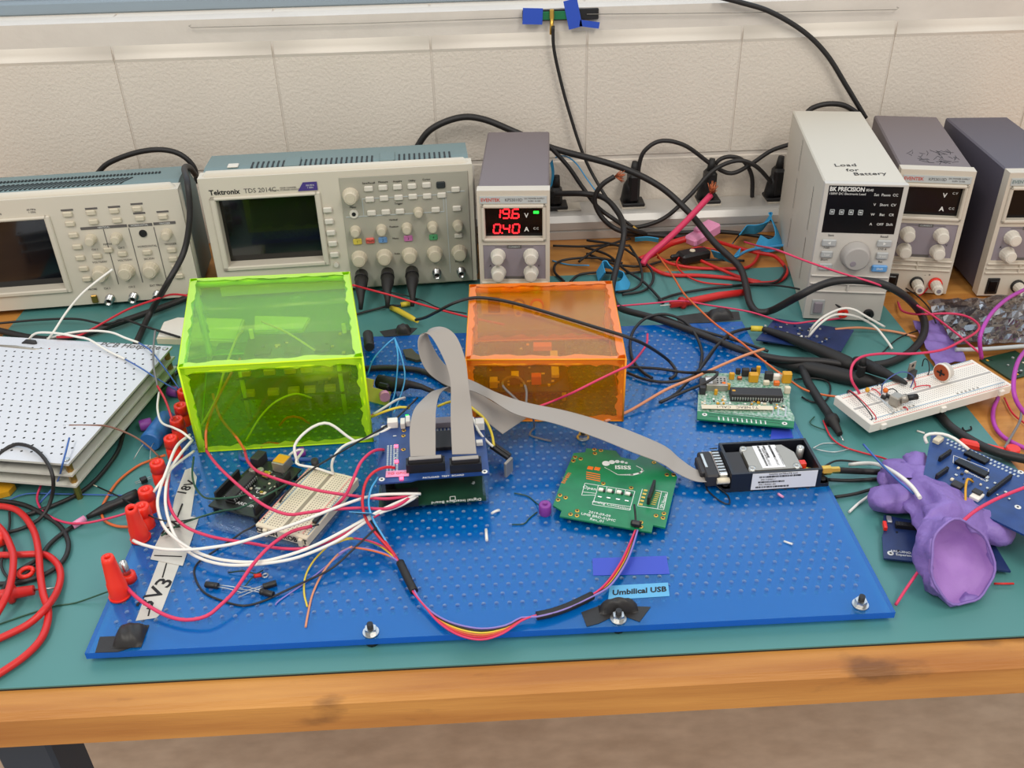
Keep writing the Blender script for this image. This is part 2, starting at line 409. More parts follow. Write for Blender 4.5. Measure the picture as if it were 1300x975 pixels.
psu((.6137, 1.009, .0), -.085, 'dark cased power supply with green lettered label, standing over the silver antistatic bag', shell='shell_navy', brand='led_green_dull' if 'led_green_dull' in MATS else 'scope_teal')

# electronic load
t = thing('electronic_load', 'pale grey electronic load with big round dial and black display, handwriting on top', 'electronic load', (.382, .9654, .003), -.167)
W_, H_, D_ = .0885, .1705, .273
MB().box((W_/2, .008+(D_-.008)/2, H_/2+.0015), (W_, D_-.008, H_-.003), bev=.0015).build('case', 'load_grey', t)
fr = MB()
for x0, x1, z0, z1 in ((0, W_, .1685, H_), (0, .0045, .1125, .1685), (.0835, W_, .1125, .1685), (0, W_, .003, .1125)):
    fr.box(((x0+x1)/2, .0045, (z0+z1)/2), (x1-x0, .009, z1-z0))
fr.build('front_panel', 'load_front', t)
dsp = MB().box((.044, .002, .1405), (.079, .002, .056)).build('display_window', 'black_gloss', t)
text('BK PRECISION', .0068, 'white_print', dsp, (.0245, .0008, .1640), sx=.86, bold=.0002); text('8540', .004, 'white_print', dsp, (.0485, .0008, .1635))
text('150W DC Electronic Load', .0036, 'white_print', dsp, (.0255, .0008, .1588))
for r, row in enumerate((('Set', 'Pause', 'CC'), ('V', 'Short', 'CV'), ('W', 'Bat', 'CR'), ('A', 'OFF', 'Shift'))):
    for x, s_ in zip((.0565, .0665, .0765), row): text(s_, .0042, 'white_print', dsp, (x, .0008, .1585-.0115*r))
dg = MB()
for k in range(4):
    x = .0125+.0102*k
    for q in ((0, .0026, .0046, .0007), (0, -.0026, .0046, .0007), (-.0022, 0, .0007, .0052), (.0022, 0, .0007, .0052), (0, 0, .0026, .0022)):
        dg.box((x+q[0], .0008, .1375+q[1]), (q[2], .0003, q[3]))
dg.build('mode_icons', 'label_grey', dsp)
dl = MB().rings([((0, 0, 0), .0166), ((0, -.002, 0), .0166), ((0, -.003, 0), .0155), ((0, -.012, 0), .0145), ((0, -.0135, 0), .0125)], 32).build('dial', 'dial_grey', t, (.0455, 0, .0868))
MB().rings([((0, 0, 0), .0036), ((0, -.0006, 0), .0030)], 14).build('finger_dimple', 'panel_mauve', dl, (-.0035, -.0133, -.0055))
bm_ = btn_mesh(.016, .0085, .003, 'button_grey')
for x, z, w, s_ in ((.0145, .1012, 1, '\u25c4'), (.0140, .0870, .82, 'I-set'), (.0150, .0715, .95, 'On'), (.0748, .1022, 1, '\u25ba'), (.0752, .0872, .82, 'V-set')):
    o = inst(bm_, 'button', t, (x, 0, z), (0, 0, 0), (w, 1, 1)); text(s_, .0042, 'white_print', o, (0, -.0031, 0))
o = btn_mesh(.017, .0082, .0036, 'button_blue'); o = inst(o, 'button', t, (.0748, 0, .0715)); o['label'] = 'light blue shift button'; text('Shift', .0042, 'white_print', o, (0, -.0037, 0))
for x, z, s_ in ((.0155, .1098, 'Save'), (.013, .0945, 'I-set'), (.0125, .0795, 'Short'), (.0735, .1098, 'Recall'), (.074, .0945, '1/10 A'), (.0748, .0790, 'Bat')): text(s_, .0036, 'ink_black', t, (x, -.0002, z))
gr = MB()
for z in (.0600, .0500, .0400): gr.box((W_/2, -.001, z), (W_-.002, .003, .0022), bev=.0008)
gr.box((W_/2, -.001, .050), (.0022, .003, .02), bev=.0008).build('ridges', 'load_front', t)
sw = MB().box((.0145, -.0006, .0185), (.0145, .002, .020), bev=.0006).build('power_switch', 'button_grey', t)
MB().box((.0145, -.0022, .0185), (.0098, .003, .0142), bev=.001).build('rocker', 'panel_mauve', sw)
for x, z, mt in ((.0445, .012, 'red_plastic'), (.0735, .012, 'black_plastic')):
    j = MB().rings([((0, 0, 0), .0062), ((0, -.003, 0), .006), ((0, -.0032, 0), .005)], 16).build('jack', mt, t, (x, 0, z))
    MB().cyl((0, 0, 0), (0, -.0002, 0), .0024).build('socket_hole', 'black_gloss', j, (0, -.0033, 0))
text('Load', .013, 'ink_black', t, (.031, .060, H_+.0003), (0, 0, .10), shear=.1, name='handwriting'); text('for', .012, 'ink_black', t, (.036, .044, H_+.0003), (0, 0, .12), shear=.1, name='handwriting'); text('Battery', .0125, 'ink_black', t, (.053, .033, H_+.0003), (0, 0, .12), shear=.1, name='handwriting')
vs = MB()
for c0, z0 in ((.055, .028), (.055, .092), (.165, .020), (.165, .075), (.165, .125)):
    for k in range(6 if c0 > .1 else 8):
        zc = z0+.0068*k; vs.add([(-.0004, c0+dy, zc+dz) for dy, dz in ((0, 0), (.0016, 0), (.0042, .0054), (.0026, .0054))], [(0, 1, 2, 3)])
o = vs.build('vent_slots', 'ink_black', t); o['kind'] = 'stuff'
ft = MB().cyl((0, 0, 0), (0, 0, .0035), .005).mesh('foot', 'black_rubber')
for x in (.012, .076):
    for y in (.03, .24): inst(ft, 'foot', t, (x, y, -.0005))

# oscilloscopes
def shell(W_, H_, D_):
    b = MB(); prof = [(.02, .006), (.02, H_-.001), (.035, H_+.001), (D_*.72, H_-.001), (D_, H_-.035), (D_, .006)]
    n = len(prof); b.add([(x, y, z) for x in (.003, W_-.003) for y, z in prof], [list(range(n))[::-1], [n+i for i in range(n)]])
    for i in range(n): b.f.append([i, n+i, n+(i+1) % n, (i+1) % n]); b.m.append(0); b.s.append(False)
    return b
def bezel(W_, H_, sx0, sx1, sz0, sz1, fr):
    b = MB()
    for x0, x1, z0, z1 in ((0, W_, sz1, H_), (0, W_, .006, sz0), (0, sx0, sz0, sz1), (sx1, W_, sz0, sz1)):
        b.box(((x0+x1)/2, .011, (z0+z1)/2), (x1-x0, .022, z1-z0))
    return b
KA, KB, KC = knob_mesh(.0096, .013, 'knob_ivory'), knob_mesh(.0064, .012, 'knob_ivory'), knob_mesh(.0058, .011, 'knob_ivory')
BT = btn_mesh(.0108, .0072, .003, 'white_knob'); BTA = btn_mesh(.0108, .0066, .003, 'knob_ivory')
BNC = MB().rings([((0, 0, 0), .0058), ((0, -.002, 0), .0058), ((0, -.002, 0), .0048), ((0, -.0125, 0), .0048), ((0, -.0125, 0), .0036), ((0, -.006, 0), .0036)], 14).mesh('bnc_connector', 'steel')
BNH = MB().rings([((0, -.0062, 0), .0036), ((0, -.0063, 0), .0036)], 12).mesh('bnc_insert', 'black_plastic')

def scope_common(t, W_, H_, D_, s0, s1, z0, z1, screen):
    MB().box((0, 0, 0), (.001, .001, .001))
    shell(W_, H_, D_).build('case', 'scope_teal', t)
    bz = bezel(W_, H_, s0, s1, z0, z1, None).build('front_bezel', 'scope_cream', t)
    MB().box(((s0+s1)/2, .016, (z0+z1)/2), (s1-s0, .002, z1-z0)).build('screen', screen, t)
    lip = MB()
    for x0, x1, a, c in ((s0-.007, s1+.004, z1, z1+.004), (s0-.007, s1+.004, z0-.006, z0), (s0-.007, s0, z0-.006, z1+.004), (s1, s1+.007, z0-.006, z1+.004)):
        lip.box(((x0+x1)/2, -.001, (a+c)/2), (x1-x0, .004, c-a), bev=.0013)
    lip.build('screen_surround', 'scope_cream', t)
    rnd = MB()
    rnd.tube([(.004, .010, .012), (.004, .010, H_-.006), (.010, .010, H_-.001), (W_-.010, .010, H_-.001), (W_-.004, .010, H_-.006), (W_-.004, .010, .012)], .0068, 8)
    rnd.build('bezel_rim', 'scope_cream', t)
    ft = MB().cyl((0, 0, 0), (0, 0, .0065), .007).mesh('foot', 'black_rubber')
    for x in (.03, W_-.03):
        for y in (.03, D_-.02): inst(ft, 'foot', t, (x, y, 0))

OB, YB = (-.3298, 1.0779, .0), .0553
t = thing('oscilloscope', 'cream and teal oscilloscope with coloured channel buttons, beside the lit power supply', 'oscilloscope', (OB[0], OB[1], .003), YB)
scope_common(t, .3255, .1615, .118, .0165, .1338, .047, .1338, 'screen_dark')
MB().box((.2425, -.0008, .0805), (.155, .0016, .147), bev=.0006).build('control_panel', 'scope_panel', t)
ln = MB()
for x0, x1, z in ((.19, .288, .1258), (.168, .288, .1035), (.293, .315, .1285)): ln.box(((x0+x1)/2, -.0018, z), (x1-x0, .0005, .0011))
for z0, z1, x in ((.103, .1285, .2885), (.02, .1285, .2915), (.1035, .126, .19)): ln.box((x, -.0018, (z0+z1)/2), (.0009, .0005, z1-z0))
ln.build('panel_lines', 'label_grey', t)
z2 = zm(240, 170, 3.421)
def onB(a, b_): x, z = face_xz(*z2(a, b_), OB, YB); return x, z-.003
text('Tektronix', .0088, 'ink_black', t, (.0285, -.0003, .1435), bold=.0002); text('TDS 2014C', .0080, 'ink_grey', t, (.0705, -.0003, .1435)); text('FOUR CHANNEL\nDIGITAL STORAGE OSCILLOSCOPE', .0026, 'ink_grey', t, (.104, -.0003, .1435))
M('badge_purple', (72, 56, 132), .5)
MB().prism([(.115, .140), (.1385, .140), (.1385, .1505), (.122, .1505)], 0, .0008).xf(Matrix.Rotation(pi/2, 4, 'X')).build('badge', 'badge_purple', t, (0, -.0004, 0))
text('100 MHz\n1 GS/s', .0028, 'white_print', t, (.130, -.0014, .1452))
def btn(a, b_, me=BT, nm='button', sc=None):
    x, z = onB(a, b_); return inst(me, nm, t, (x, -.0012, z), (0, 0, 0), sc)
for q in ((602, 327), (609, 377), (617, 426), (625, 473), (632, 521)): btn(*q)
btn(640, 566, MB().rings([((0, 0, 0), .0032), ((0, -.002, 0), .003)], 14).mesh('button', 'white_knob'))
for q in ((780, 235), (842, 230), (905, 227), (968, 224), (1031, 219), (1157, 238), (847, 276), (910, 273), (972, 269), (1034, 267), (1097, 263), (793, 340), (855, 336), (916, 333), (1071, 326), (1163, 320)): btn(*q)
btn(785, 281)['label'] = 'white default setup button'
btn(1093, 218, btn_mesh(.0108, .0086, .003, 'scope_dark'))
btn(1170, 438, BT, sc=(.95, 1, .8))
for nm, rgb, q, s_ in (('btn_yellow', (226, 204, 84), (732, 464), '1'), ('btn_red', (226, 104, 92), (787, 460), 'Math'), ('btn_blue', (112, 158, 214), (842, 457), '2'), ('btn_pink', (208, 122, 182), (952, 450), '3'), ('btn_green', (86, 164, 112), (1061, 445), '4')):
    M(nm, rgb, .45); o = btn(*q, btn_mesh(.0108, .0078, .003, nm)); o['label'] = nm[4:]+' channel button'; text(s_, .0045, 'ink_black', o, (0, -.0031, 0))
for q, me in (((702, 265), KA), ((996, 335), KC)): btn(*q, me, 'knob')
o = btn(716, 345, MB().rings([((0, 0, 0), .0056), ((0, -.002, 0), .0054)], 16).mesh('button', 'white_knob')); MB().cyl((0, -.0021, 0), (0, -.0023, 0), .0026).build('button_mark', 'ink_black', o)
for q in ((723, 417), (836, 411), (946, 404), (1057, 398), (1167, 392)): btn(*q, KB, 'knob')
for q in ((740, 536), (849, 529), (958, 522), (1067, 515), (1174, 510)): btn(*q, KA, 'knob')
for q in ((749, 608), (858, 604), (966, 598), (1076, 598), (1181, 592)):
    o = btn(*q, BNC, 'bnc_connector'); inst(BNH, 'bnc_insert', o)
for q, s_ in (((780, 211), 'Save/Recall'), ((842, 206), 'Measure'), ((905, 203), 'Acquire'), ((968, 200), 'Utility'), ((1031, 195), 'Cursor'), ((890, 400), 'Position'), ((897, 451), 'Menu'), ((904, 517), 'Scale'), ((1174, 550), 'Ext Trig'), ((910, 300), 'Trigger'), ((887, 370), 'Vertical'), ((712, 316), 'Menu')):
    x, z = onB(*q); text(s_, .0034, 'ink_black', t, (x, -.0021, z))
vs = MB()
for x0, n_ in ((.060, 7), (.118, 15), (.232, 12)):
    for k in range(n_): vs.box((x0+.0062*k, .036, .1622), (.0022, .022, .0012))
o = vs.build('vent_slots', 'scope_dark', t); o['kind'] = 'stuff'
for x in (.108, .2235): MB().box((x, .040, .1625), (.019, .030, .0022), bev=.0008).build('handle_mount', 'scope_teal', t)
MB().box((.037, .036, .1632), (.013, .012, .002), bev=.0008).build('power_button', 'white_knob', t)

OA, YA = (-.6818, 1.0553, .0), .085
t = thing('oscilloscope', 'older cream oscilloscope with dark screen and two ivory knob columns, cable hanging over its corner', 'oscilloscope', (OA[0], OA[1], .003), YA)
scope_common(t, .3262, .1485, .118, .046, .1665, .031, .1225, 'screen_dark_blue')
z0_ = zm(0, 180, 4.0625)
def onA(a, b_): x, z = face_xz(*z0_(a, b_), OA, YA); return x, z-.003
def btA(a, b_, me=BTA, nm='button', sc=None):
    x, z = onA(a, b_); return inst(me, nm, t, (x, -.0002, z), (0, 0, 0), sc)
for q in ((350, 372), (470, 363), (590, 354), (708, 344), (842, 384), (363, 421), (484, 411), (605, 403), (723, 393), (380, 480), (400, 540), (415, 597), (433, 652), (450, 706), (503, 587), (560, 556), (633, 576), (760, 568), (887, 556), (895, 602), (908, 645), (925, 690)): btA(*q)
for q in ((472, 500), (603, 492), (862, 472)): btA(*q, KB, 'knob')
for q in ((522, 675), (655, 665), (780, 655)): btA(*q, KA, 'knob')
btA(738, 472, MB().rings([((0, 0, 0), .0048), ((0, -.0012, 0), .0046)], 14).mesh('shaft_hole', 'black_plastic'), 'shaft_hole')
for q in ((570, 805), (692, 795), (815, 785)):
    o = btA(*q, BNC, 'bnc_connector'); inst(BNH, 'bnc_insert', o)
btA(490, 808, MB().box((0, -.0015, 0), (.0075, .003, .011), bev=.001).mesh('probe_terminal', 'brass'), 'probe_terminal')
ln = MB()
for a, c in (((415, 446), (655, 434)), ((662, 433), (785, 425)), ((792, 424), (905, 414))):
    x0, z0 = onA(*a); x1, z1 = onA(*c); ln.box(((x0+x1)/2, -.0003, (z0+z1)/2), (x1-x0, .0006, .0034))
for a, c in (((535, 450), (610, 735)), ((660, 445), (740, 725)), ((792, 440), (860, 710))):
    x0, z0 = onA(*a); x1, z1 = onA(*c); ln.box(((x0+x1)/2, -.0002, (z0+z1)/2), (.0008, .0005, z0-z1))
for q in ((345, 352), (470, 344), (588, 335), (704, 320), (718, 368), (838, 360)):
    x, z = onA(*q); ln.box((x, -.0002, z), (.014, .0005, .0022))
ln.build('panel_lines', 'ink_grey', t)
for q, s_ in (((535, 440), 'VERTICAL'), ((720, 429), 'HORIZONTAL'), ((850, 420), 'TRIGGER')):
    x, z = onA(*q); text(s_, .0032, 'white_print', t, (x, -.0008, z))
for q, s_ in (((515, 620), 'VOLTS/DIV'), ((645, 610), 'VOLTS/DIV'), ((770, 603), 'SEC/DIV'), ((553, 756), 'CH 1'), ((680, 748), 'CH 2'), ((805, 740), 'EXT TRIG'), ((478, 760), 'PROBE'), ((490, 556), 'CH 1'), ((625, 546), 'CH 2'), ((555, 528), 'MATH'), ((760, 538), 'HORIZONTAL'), ((880, 527), 'TRIGGER')):
    x, z = onA(*q); text(s_, .0036, 'ink_grey', t, (x, -.0004, z))
text('TWO CHANNEL DIGITAL REAL-TIME OSCILLOSCOPE', .003, 'ink_grey', t, (.085, -.0004, .132)); text('60 MHz\n1 GS/s', .0032, 'ink_grey', t, (.155, -.0004, .1335))
vs = MB()
for k in range(34): vs.box((.075+.0068*k*.82, .040, .1492), (.0024, .022, .0012), rz=-.5)
for k in range(64): vs.box((.03+.0042*k, .062, .1492), (.0022, .005, .0012))
o = vs.build('vent_slots', 'scope_dark', t); o['kind'] = 'stuff'
# ============================================================ things on the mat and on the blue board
BZ = .014           # top of the blue board
def onT(t, u, v, z):          # local x, y of the point of world height z seen at u, v
    p = P(u, v, z)-Vector(t.location); a = t.rotation_euler.z
    return cos(a)*p.x+sin(a)*p.y, -sin(a)*p.x+cos(a)*p.y
clear('blue_acrylic', (122, 214, 250), (0, 132, 220), .34, .16); clear('blue_hole_glint', (130, 205, 250), (190, 226, 255), .26, .2)  # pale hole walls: the highlight in the holes is put into their colour
clear('blue_acrylic_edge', (40, 130, 230), (10, 100, 210), .75, .2)
clear('lime_acrylic', (222, 248, 48), (205, 250, 0), .08, .08, bump=(22, .60, .25)); clear('lime_seam', (222, 248, 30), (196, 246, 0), .72, .3)
M('lime_edge', (216, 255, 6), .3)  # bright plain colour stands in for the glow of the fluorescent edges
clear('orange_seam', (255, 220, 60), (255, 136, 0), .72, .3); clear('orange_acrylic', (255, 238, 140), (255, 146, 0), .16, .1, bump=(16, .66, .12))
M('orange_edge', (255, 160, 16), .3)  # edge glow put into the colour, as on the lime box
clear('clear_acrylic', (222, 236, 246), (190, 215, 235), .10, .1)
M('pcb_green', (22, 128, 78), .35, noise=(60, .18), rgb2=(14, 108, 66)); M('pcb_dark_green', (26, 62, 44), .4, noise=(50, .25)); M('pcb_blue', (28, 62, 122), .38, noise=(70, .2))
M('pcb_navy', (30, 48, 96), .4, noise=(60, .25)); M('pcb_black', (38, 42, 38), .42, noise=(60, .3)); M('pcb_tx', (30, 128, 86), .4, noise=(420, .3), rgb2=(186, 200, 192))
M('chip', (44, 42, 44), .55); M('solder', (196, 198, 196), .35, metal=.7); M('plastic_white', (236, 230, 220), .5); M('bread_old', (224, 212, 186), .5); M('bread_dot', (150, 140, 120), .6)
M('bread_dot_white', (176, 172, 168), .6); M('line_red', (222, 140, 128), .6); M('line_blue', (104, 146, 176), .6)
M('tape_masking', (196, 194, 186), .7, noise=(40, .06), bump=(220, .3, .001)); M('tape_black', (36, 34, 34), .5, bump=(60, .3, .003)); M('tape_blue', (44, 84, 196), .5); M('tape_cyan', (96, 170, 214), .6); M('tape_violet', (52, 72, 186), .4)
M('hot_white', (208, 210, 216), .5); M('hot_edge', (206, 204, 194), .6)
M('cap_yellow', (214, 156, 30), .45); M('cap_orange', (232, 112, 30), .45); M('cap_navy', (40, 52, 84), .45); M('tin', (168, 162, 152), .4, metal=.6); M('label_white', (232, 232, 234), .55)
M('box_black', (24, 26, 34), .4); M('glove_purple', (132, 106, 178), .5, noise=(30, .08), bump=(55, .55, .006)); M('glove_inner', (164, 124, 192), .6, noise=(30, .06), bump=(40, .4, .005))
M('ribbon_grey', (158, 151, 144), .5); M('velcro_blue', (60, 160, 210), .85, bump=(400, .6, .001)); M('pink_plastic', (232, 152, 190), .45); M('white_wire', (232, 228, 222), .45)
M('red_cable', (206, 36, 34), .42); M('cyl_blue', (44, 104, 172), .4); M('bead_purple', (132, 58, 150), .45); M('yellow_plate', (206, 192, 96), .5); M('dark_olive', (64, 62, 36), .5)

# ---- perforated sheets
def perforated(x0, x1, y0, y1, z0, z1, r, pitch, rows, cols, ox, oy, n=6, stagger=True, mi_hole=0):
    """slab with real round holes; rows of cells pitch x pitch starting at ox, oy"""
    b = MB(); h = pitch/2
    ycur = oy-h
    def slab(xa, xb, ya, yb):
        if xb-xa > 1e-5 and yb-ya > 1e-5:
            b.add([(xa, ya, z1), (xb, ya, z1), (xb, yb, z1), (xa, yb, z1)], [(0, 1, 2, 3)]); b.add([(xa, ya, z0), (xb, ya, z0), (xb, yb, z0), (xa, yb, z0)], [(3, 2, 1, 0)])
    slab(x0, x1, y0, ycur)
    sq = []
    for i in range(n):
        a = 2*pi*(i+.5)/n; c, s = cos(a), sin(a); k = h/max(abs(c), abs(s)); sq.append((c*k, s*k))
    # outer ring points of a square cell: corners inserted
    ang = sorted(set([2*pi*i/8 for i in range(8)])); N = 8
    ring = [(r*cos(a), r*sin(a)) for a in ang]; outer = []
    for a in ang:
        c, s = cos(a), sin(a); k = h/max(abs(c), abs(s)); outer.append((c*k, s*k))
    for j in range(rows):
        y = oy+j*pitch; sh = h if (stagger and j % 2) else 0
        slab(x0, ox+sh-h, y-h, y+h); slab(ox+sh-h+cols*pitch, x1, y-h, y+h)
        for i in range(cols):
            x = ox+sh+i*pitch
            vs = [(x+p[0], y+p[1], z) for z in (z1, z0) for p in outer+ring]
            fs = []; hs = []
            for k in range(N):
                q = (k+1) % N
                fs.append((k, q, N+q, N+k)); fs.append((2*N+q, 2*N+k, 3*N+k, 3*N+q)); hs.append((N+k, N+q, 3*N+q, 3*N+k))
            o = len(b.v); b.add(vs, fs)
            for f in hs: b.f.append([o+a for a in f]); b.m.append(mi_hole); b.s.append(True)
        ycur = y+h
    slab(x0, x1, ycur, y1)
    for (xa, ya), (xb, yb) in (((x0, y0), (x1, y0)), ((x1, y0), (x1, y1)), ((x1, y1), (x0, y1)), ((x0, y1), (x0, y0))):
        b.add([(xa, ya, z0), (xb, yb, z0), (xb, yb, z1), (xa, ya, z1)], [(0, 1, 2, 3)], 1)
    return b
bx0, bx1, by0, by1 = -.305, .3035, .4905, .949
pb = thing('perforated_board', 'large see-through blue acrylic board drilled with rows of holes, lying on the teal mat', 'board', (bx0, by0, .008), 0)
perforated(0, bx1-bx0, 0, by1-by0, 0, .006, .0019, .01008, 42, 58, .0140, .0300, mi_hole=2).build('sheet', ['blue_acrylic', 'blue_acrylic_edge', 'blue_hole_glint'], pb)
NUT = MB().rings([((0, 0, 0), .0062), ((0, 0, .0012), .0062)], 20).mesh('washer', 'steel'); NUT2 = MB().rings([((0, 0, .0012), .0046), ((0, 0, .0052), .0046)], 6, sm=False).mesh('nut', 'steel')
BOLT = MB().cyl((0, 0, -.0095), (0, 0, .0095), .0024, n=10).mesh('bolt', 'black_plastic'); STEM = MB().cyl((0, 0, 0), (0, 0, .005), .005, n=12).mesh('foot', 'black_rubber')
for u, v in ((471, 803), (1092, 768), (785, 786), (740, 556), (1005, 600)):
    p = P(u, v, BZ); w = inst(BOLT, 'bolt', pb, (p.x-bx0, p.y-by0, .006)); inst(NUT, 'washer', w); inst(NUT2, 'nut', w); inst(STEM, 'foot', pb, (p.x-bx0, p.y-by0, -.0045))
for x, y in ((.02, .02), (.02, .44), (.59, .44), (.30, .44)): inst(STEM, 'foot', pb, (x, y, -.0045))

# ---- hotplate of three white sheets
hp = thing('pcb_hotplate', 'stack of three white perforated hotplate sheets on brass standoffs', 'hotplate', P(100, 632, .003).to_tuple()[:2]+(.003,), -.19)
c_, s_ = cos(-.19), sin(-.19)
for k, z in enumerate((.0170, .0295, .0420)):
    if k == 2: m_ = perforated(-.27, .006, -.006, .203, z, z+.0022, .0013, .0098, 19, 25, -.2435, .0075, stagger=True, mi_hole=2)
    else: m_ = MB().box((-.132, .0985, z+.0011), (.276, .209, .0022), mi=0)
    o = m_.build('sheet', ['hot_white', 'hot_edge', 'pcb_black'] if k == 2 else 'hot_edge', hp)  # black hole walls: the shade inside the holes is put into the colour
m_ = MB().box((-.132, .0985, .0412), (.272, .205, .0014)).build('hole_shade_sheet', 'pcb_black', hp)  # dark sheet added below the top one to darken its holes
so = MB().rings([((0, 0, 0), .0032), ((0, 0, .042), .0032)], 6, sm=False).mesh('standoff', 'brass'); scw = MB().rings([((0, 0, .0442), .0034), ((0, 0, .0455), .0026)], 10).mesh('screw', 'steel')
for x, y in ((.001, 0), (.001, .197), (-.265, 0), (-.265, .197)): inst(so, 'standoff', hp, (x, y, 0)); inst(scw, 'screw', hp, (x, y, 0))
text('PCB Hotplate', .0125, 'ink_grey', hp, (-.04, .198, .0445), (0, 0, .0), shear=.15, name='handwriting')

# ---- acrylic boxes
def acrylic_box(name, label, cs, z0, z1, mat, edge, th=.003, bar=.0052):
    cx = sum(c[0] for c in cs)/4; cy = sum(c[1] for c in cs)/4
    t = thing(name, label, 'box', (cx, cy, z0)); q = [Vector((c[0]-cx, c[1]-cy)) for c in cs]; H_ = z1-z0
    MB().prism([tuple(v) for v in q], H_-th, H_, 0, 1).build('lid_panel', [mat, edge], t)
    inn = [v*(1-th/ max(v.length*.7, .01)) for v in q]
    for i in range(4):
        j = (i+1) % 4
        MB().prism([tuple(q[i]), tuple(q[j]), tuple(inn[j]), tuple(inn[i])], 0, H_-th, 0, 0).build('side_panel', [mat, edge], t)
    b = MB(); k = bar/2; rr = random.Random(5)
    def run(p0, p1):
        n = 14; pts = []; rs = []
        for a in range(n+1):
            pts.append(Vector(p0).lerp(Vector(p1), a/n)); rs.append(k*(1+.55*rr.random()))
        b.tube(pts, rs, 6)
    for i in range(4):
        j = (i+1) % 4; a, c = inn[i], inn[j]
        run((*a, H_-th-k), (*c, H_-th-k)); run((*a, 0.001), (*a, H_-th)); 
        b.tube([(*q[i], H_-.0006), (*q[j], H_-.0006)], .0010, 4); b.tube([(*q[i], .0008), (*q[j], .0008)], .0008, 4); b.tube([(*q[i], 0), (*q[i], H_)], .0011, 4)
    b.build('glued_seams', edge, t)
    sm_ = MB(); J = lambda: bar*(.75+.9*rr.random())
    def border(c4, nrm_):       # smear of glue along the four rims of one panel
        n = 22; cs3 = [Vector(c)+nrm_*.0003 for c in c4]; mid = sum(cs3, Vector())/4
        for i in range(4):
            a, c = cs3[i], cs3[(i+1) % 4]; inn_ = ((mid-a)-(c-a).normalized()*((mid-a).dot((c-a).normalized()))).normalized()
            prev = None
            for k_ in range(n+1):
                p = a.lerp(c, k_/n); q2 = p+inn_*J()
                if prev: sm_.add([prev[0], p, q2, prev[1]], [(0, 1, 2, 3)])
                prev = (p, q2)
    V3 = lambda v, z: Vector((v.x, v.y, z))
    border([V3(v, H_) for v in q], Vector((0, 0, 1)))
    for i in range(4):
        j = (i+1) % 4; nn = Vector((q[j].y-q[i].y, q[i].x-q[j].x, 0)).normalized()
        border([V3(q[i], 0), V3(q[j], 0), V3(q[j], H_), V3(q[i], H_)], nn)
    sm_.build('seam_smears', mat.replace('acrylic', 'seam'), t)
    return t
lime_c = [(-.2775, .736), (-.1115, .741), (-.1415, .922), (-.3105, .920)]
acrylic_box('acrylic_box', 'fluorescent lime green see-through acrylic box over circuit boards and wires', lime_c, BZ+.0005, .1105, 'lime_acrylic', 'lime_edge')
or_c = [(-.0175, .768), (.1345, .7565), (.1432, .9215), (-.0120, .9265)]
acrylic_box('acrylic_box', 'fluorescent orange see-through acrylic box over a circuit board', or_c, BZ+.0005, .087, 'orange_acrylic', 'orange_edge')

# ---- circuit boards
def slab(t, outline, mat, th=.0016, z=0, name='board'): return MB().prism(outline, z, z+th).build(name, mat, t)
def part(t, kind, x, y, z, w, d, h, mat, rz=0, bev=.0004): return MB().box((0, 0, h/2), (w, d, h), bev=bev).build(kind, mat, t, (x, y, z), (0, 0, rz))
def ring_mesh(ro, ri, h, mat, name='pad'): return MB().rings([((0, 0, 0), ro), ((0, 0, h), ro), ((0, 0, h), ri), ((0, 0, h*.4), ri*.2)], 14, caps=False).mesh(name, mat)
PAD = ring_mesh(.0021, .0011, .0003, 'gold'); PADW = ring_mesh(.0026, .0013, .0003, 'white_print'); HOLE = MB().cyl((0, 0, 0), (0, 0, .0004), .0010, n=10).mesh('hole', 'ink_black')
def header(t, x, y, z, n, rz=0, h=.0085, rows=1, p=.00254):
    o = MB().box((0, 0, h/2), (n*p, rows*p, h), bev=.0003); 
    for i in range(n):
        for j in range(rows): o.box(((i-(n-1)/2)*p, (j-(rows-1)/2)*p, h+.00005), (.0012, .0012, .0003), mi=1)
    return o.build('header', ['black_plastic', 'ink_black'], t, (x, y, z), (0, 0, rz))
def dip(t, x, y, z, n, w, rz=0, h=.0035, p=.00254):
    L = n*p; b = MB().box((0, 0, h/2+.0015), (L, w, h), bev=.0005).build('chip', 'chip', t, (x, y, z), (0, 0, rz))
    l = MB()
    for i in range(n):
        for s in (-1, 1):
            xx = (i-(n-1)/2)*p; l.box((xx, s*(w/2+.0005), .0022), (.0013, .0010, .0014)); l.box((xx, s*(w/2+.0009), .0010), (.0007, .0004, .0022))
    o = l.build('pins', 'solder', b); return b
def lines(t, segs, z, w, mat='white_print', name='silkscreen'):
    b = MB()
    for (xa, ya), (xb, yb) in segs:
        L = math.hypot(xb-xa, yb-ya); b.box(((xa+xb)/2, (ya+yb)/2, z), (L+w, w, .00012), math.atan2(yb-ya, xb-xa))
    return b.build(name, mat, t)
def ctext(t, s, size, x, y, z, rz=0, mat='white_print', **k): return text(s, size, mat, t, (x, y, z), (0, 0, rz), **k)
def scatter(t, n, x0, x1, y0, y1, z, seed, mats=('solder', 'chip', 'cap_yellow', 'bread_old'), big=.0035):
    r = random.Random(seed)
    for i in range(n):
        w = .0012+big*.7*r.random(); part(t, ('resistor', 'capacitor', 'chip')[i % 3], x0+(x1-x0)*r.random(), y0+(y1-y0)*r.random(), z, w, .001+w*.45, .0007+.0012*r.random(), mats[r.randrange(len(mats))], rz=(0, pi/2)[r.randrange(2)], bev=.0002)

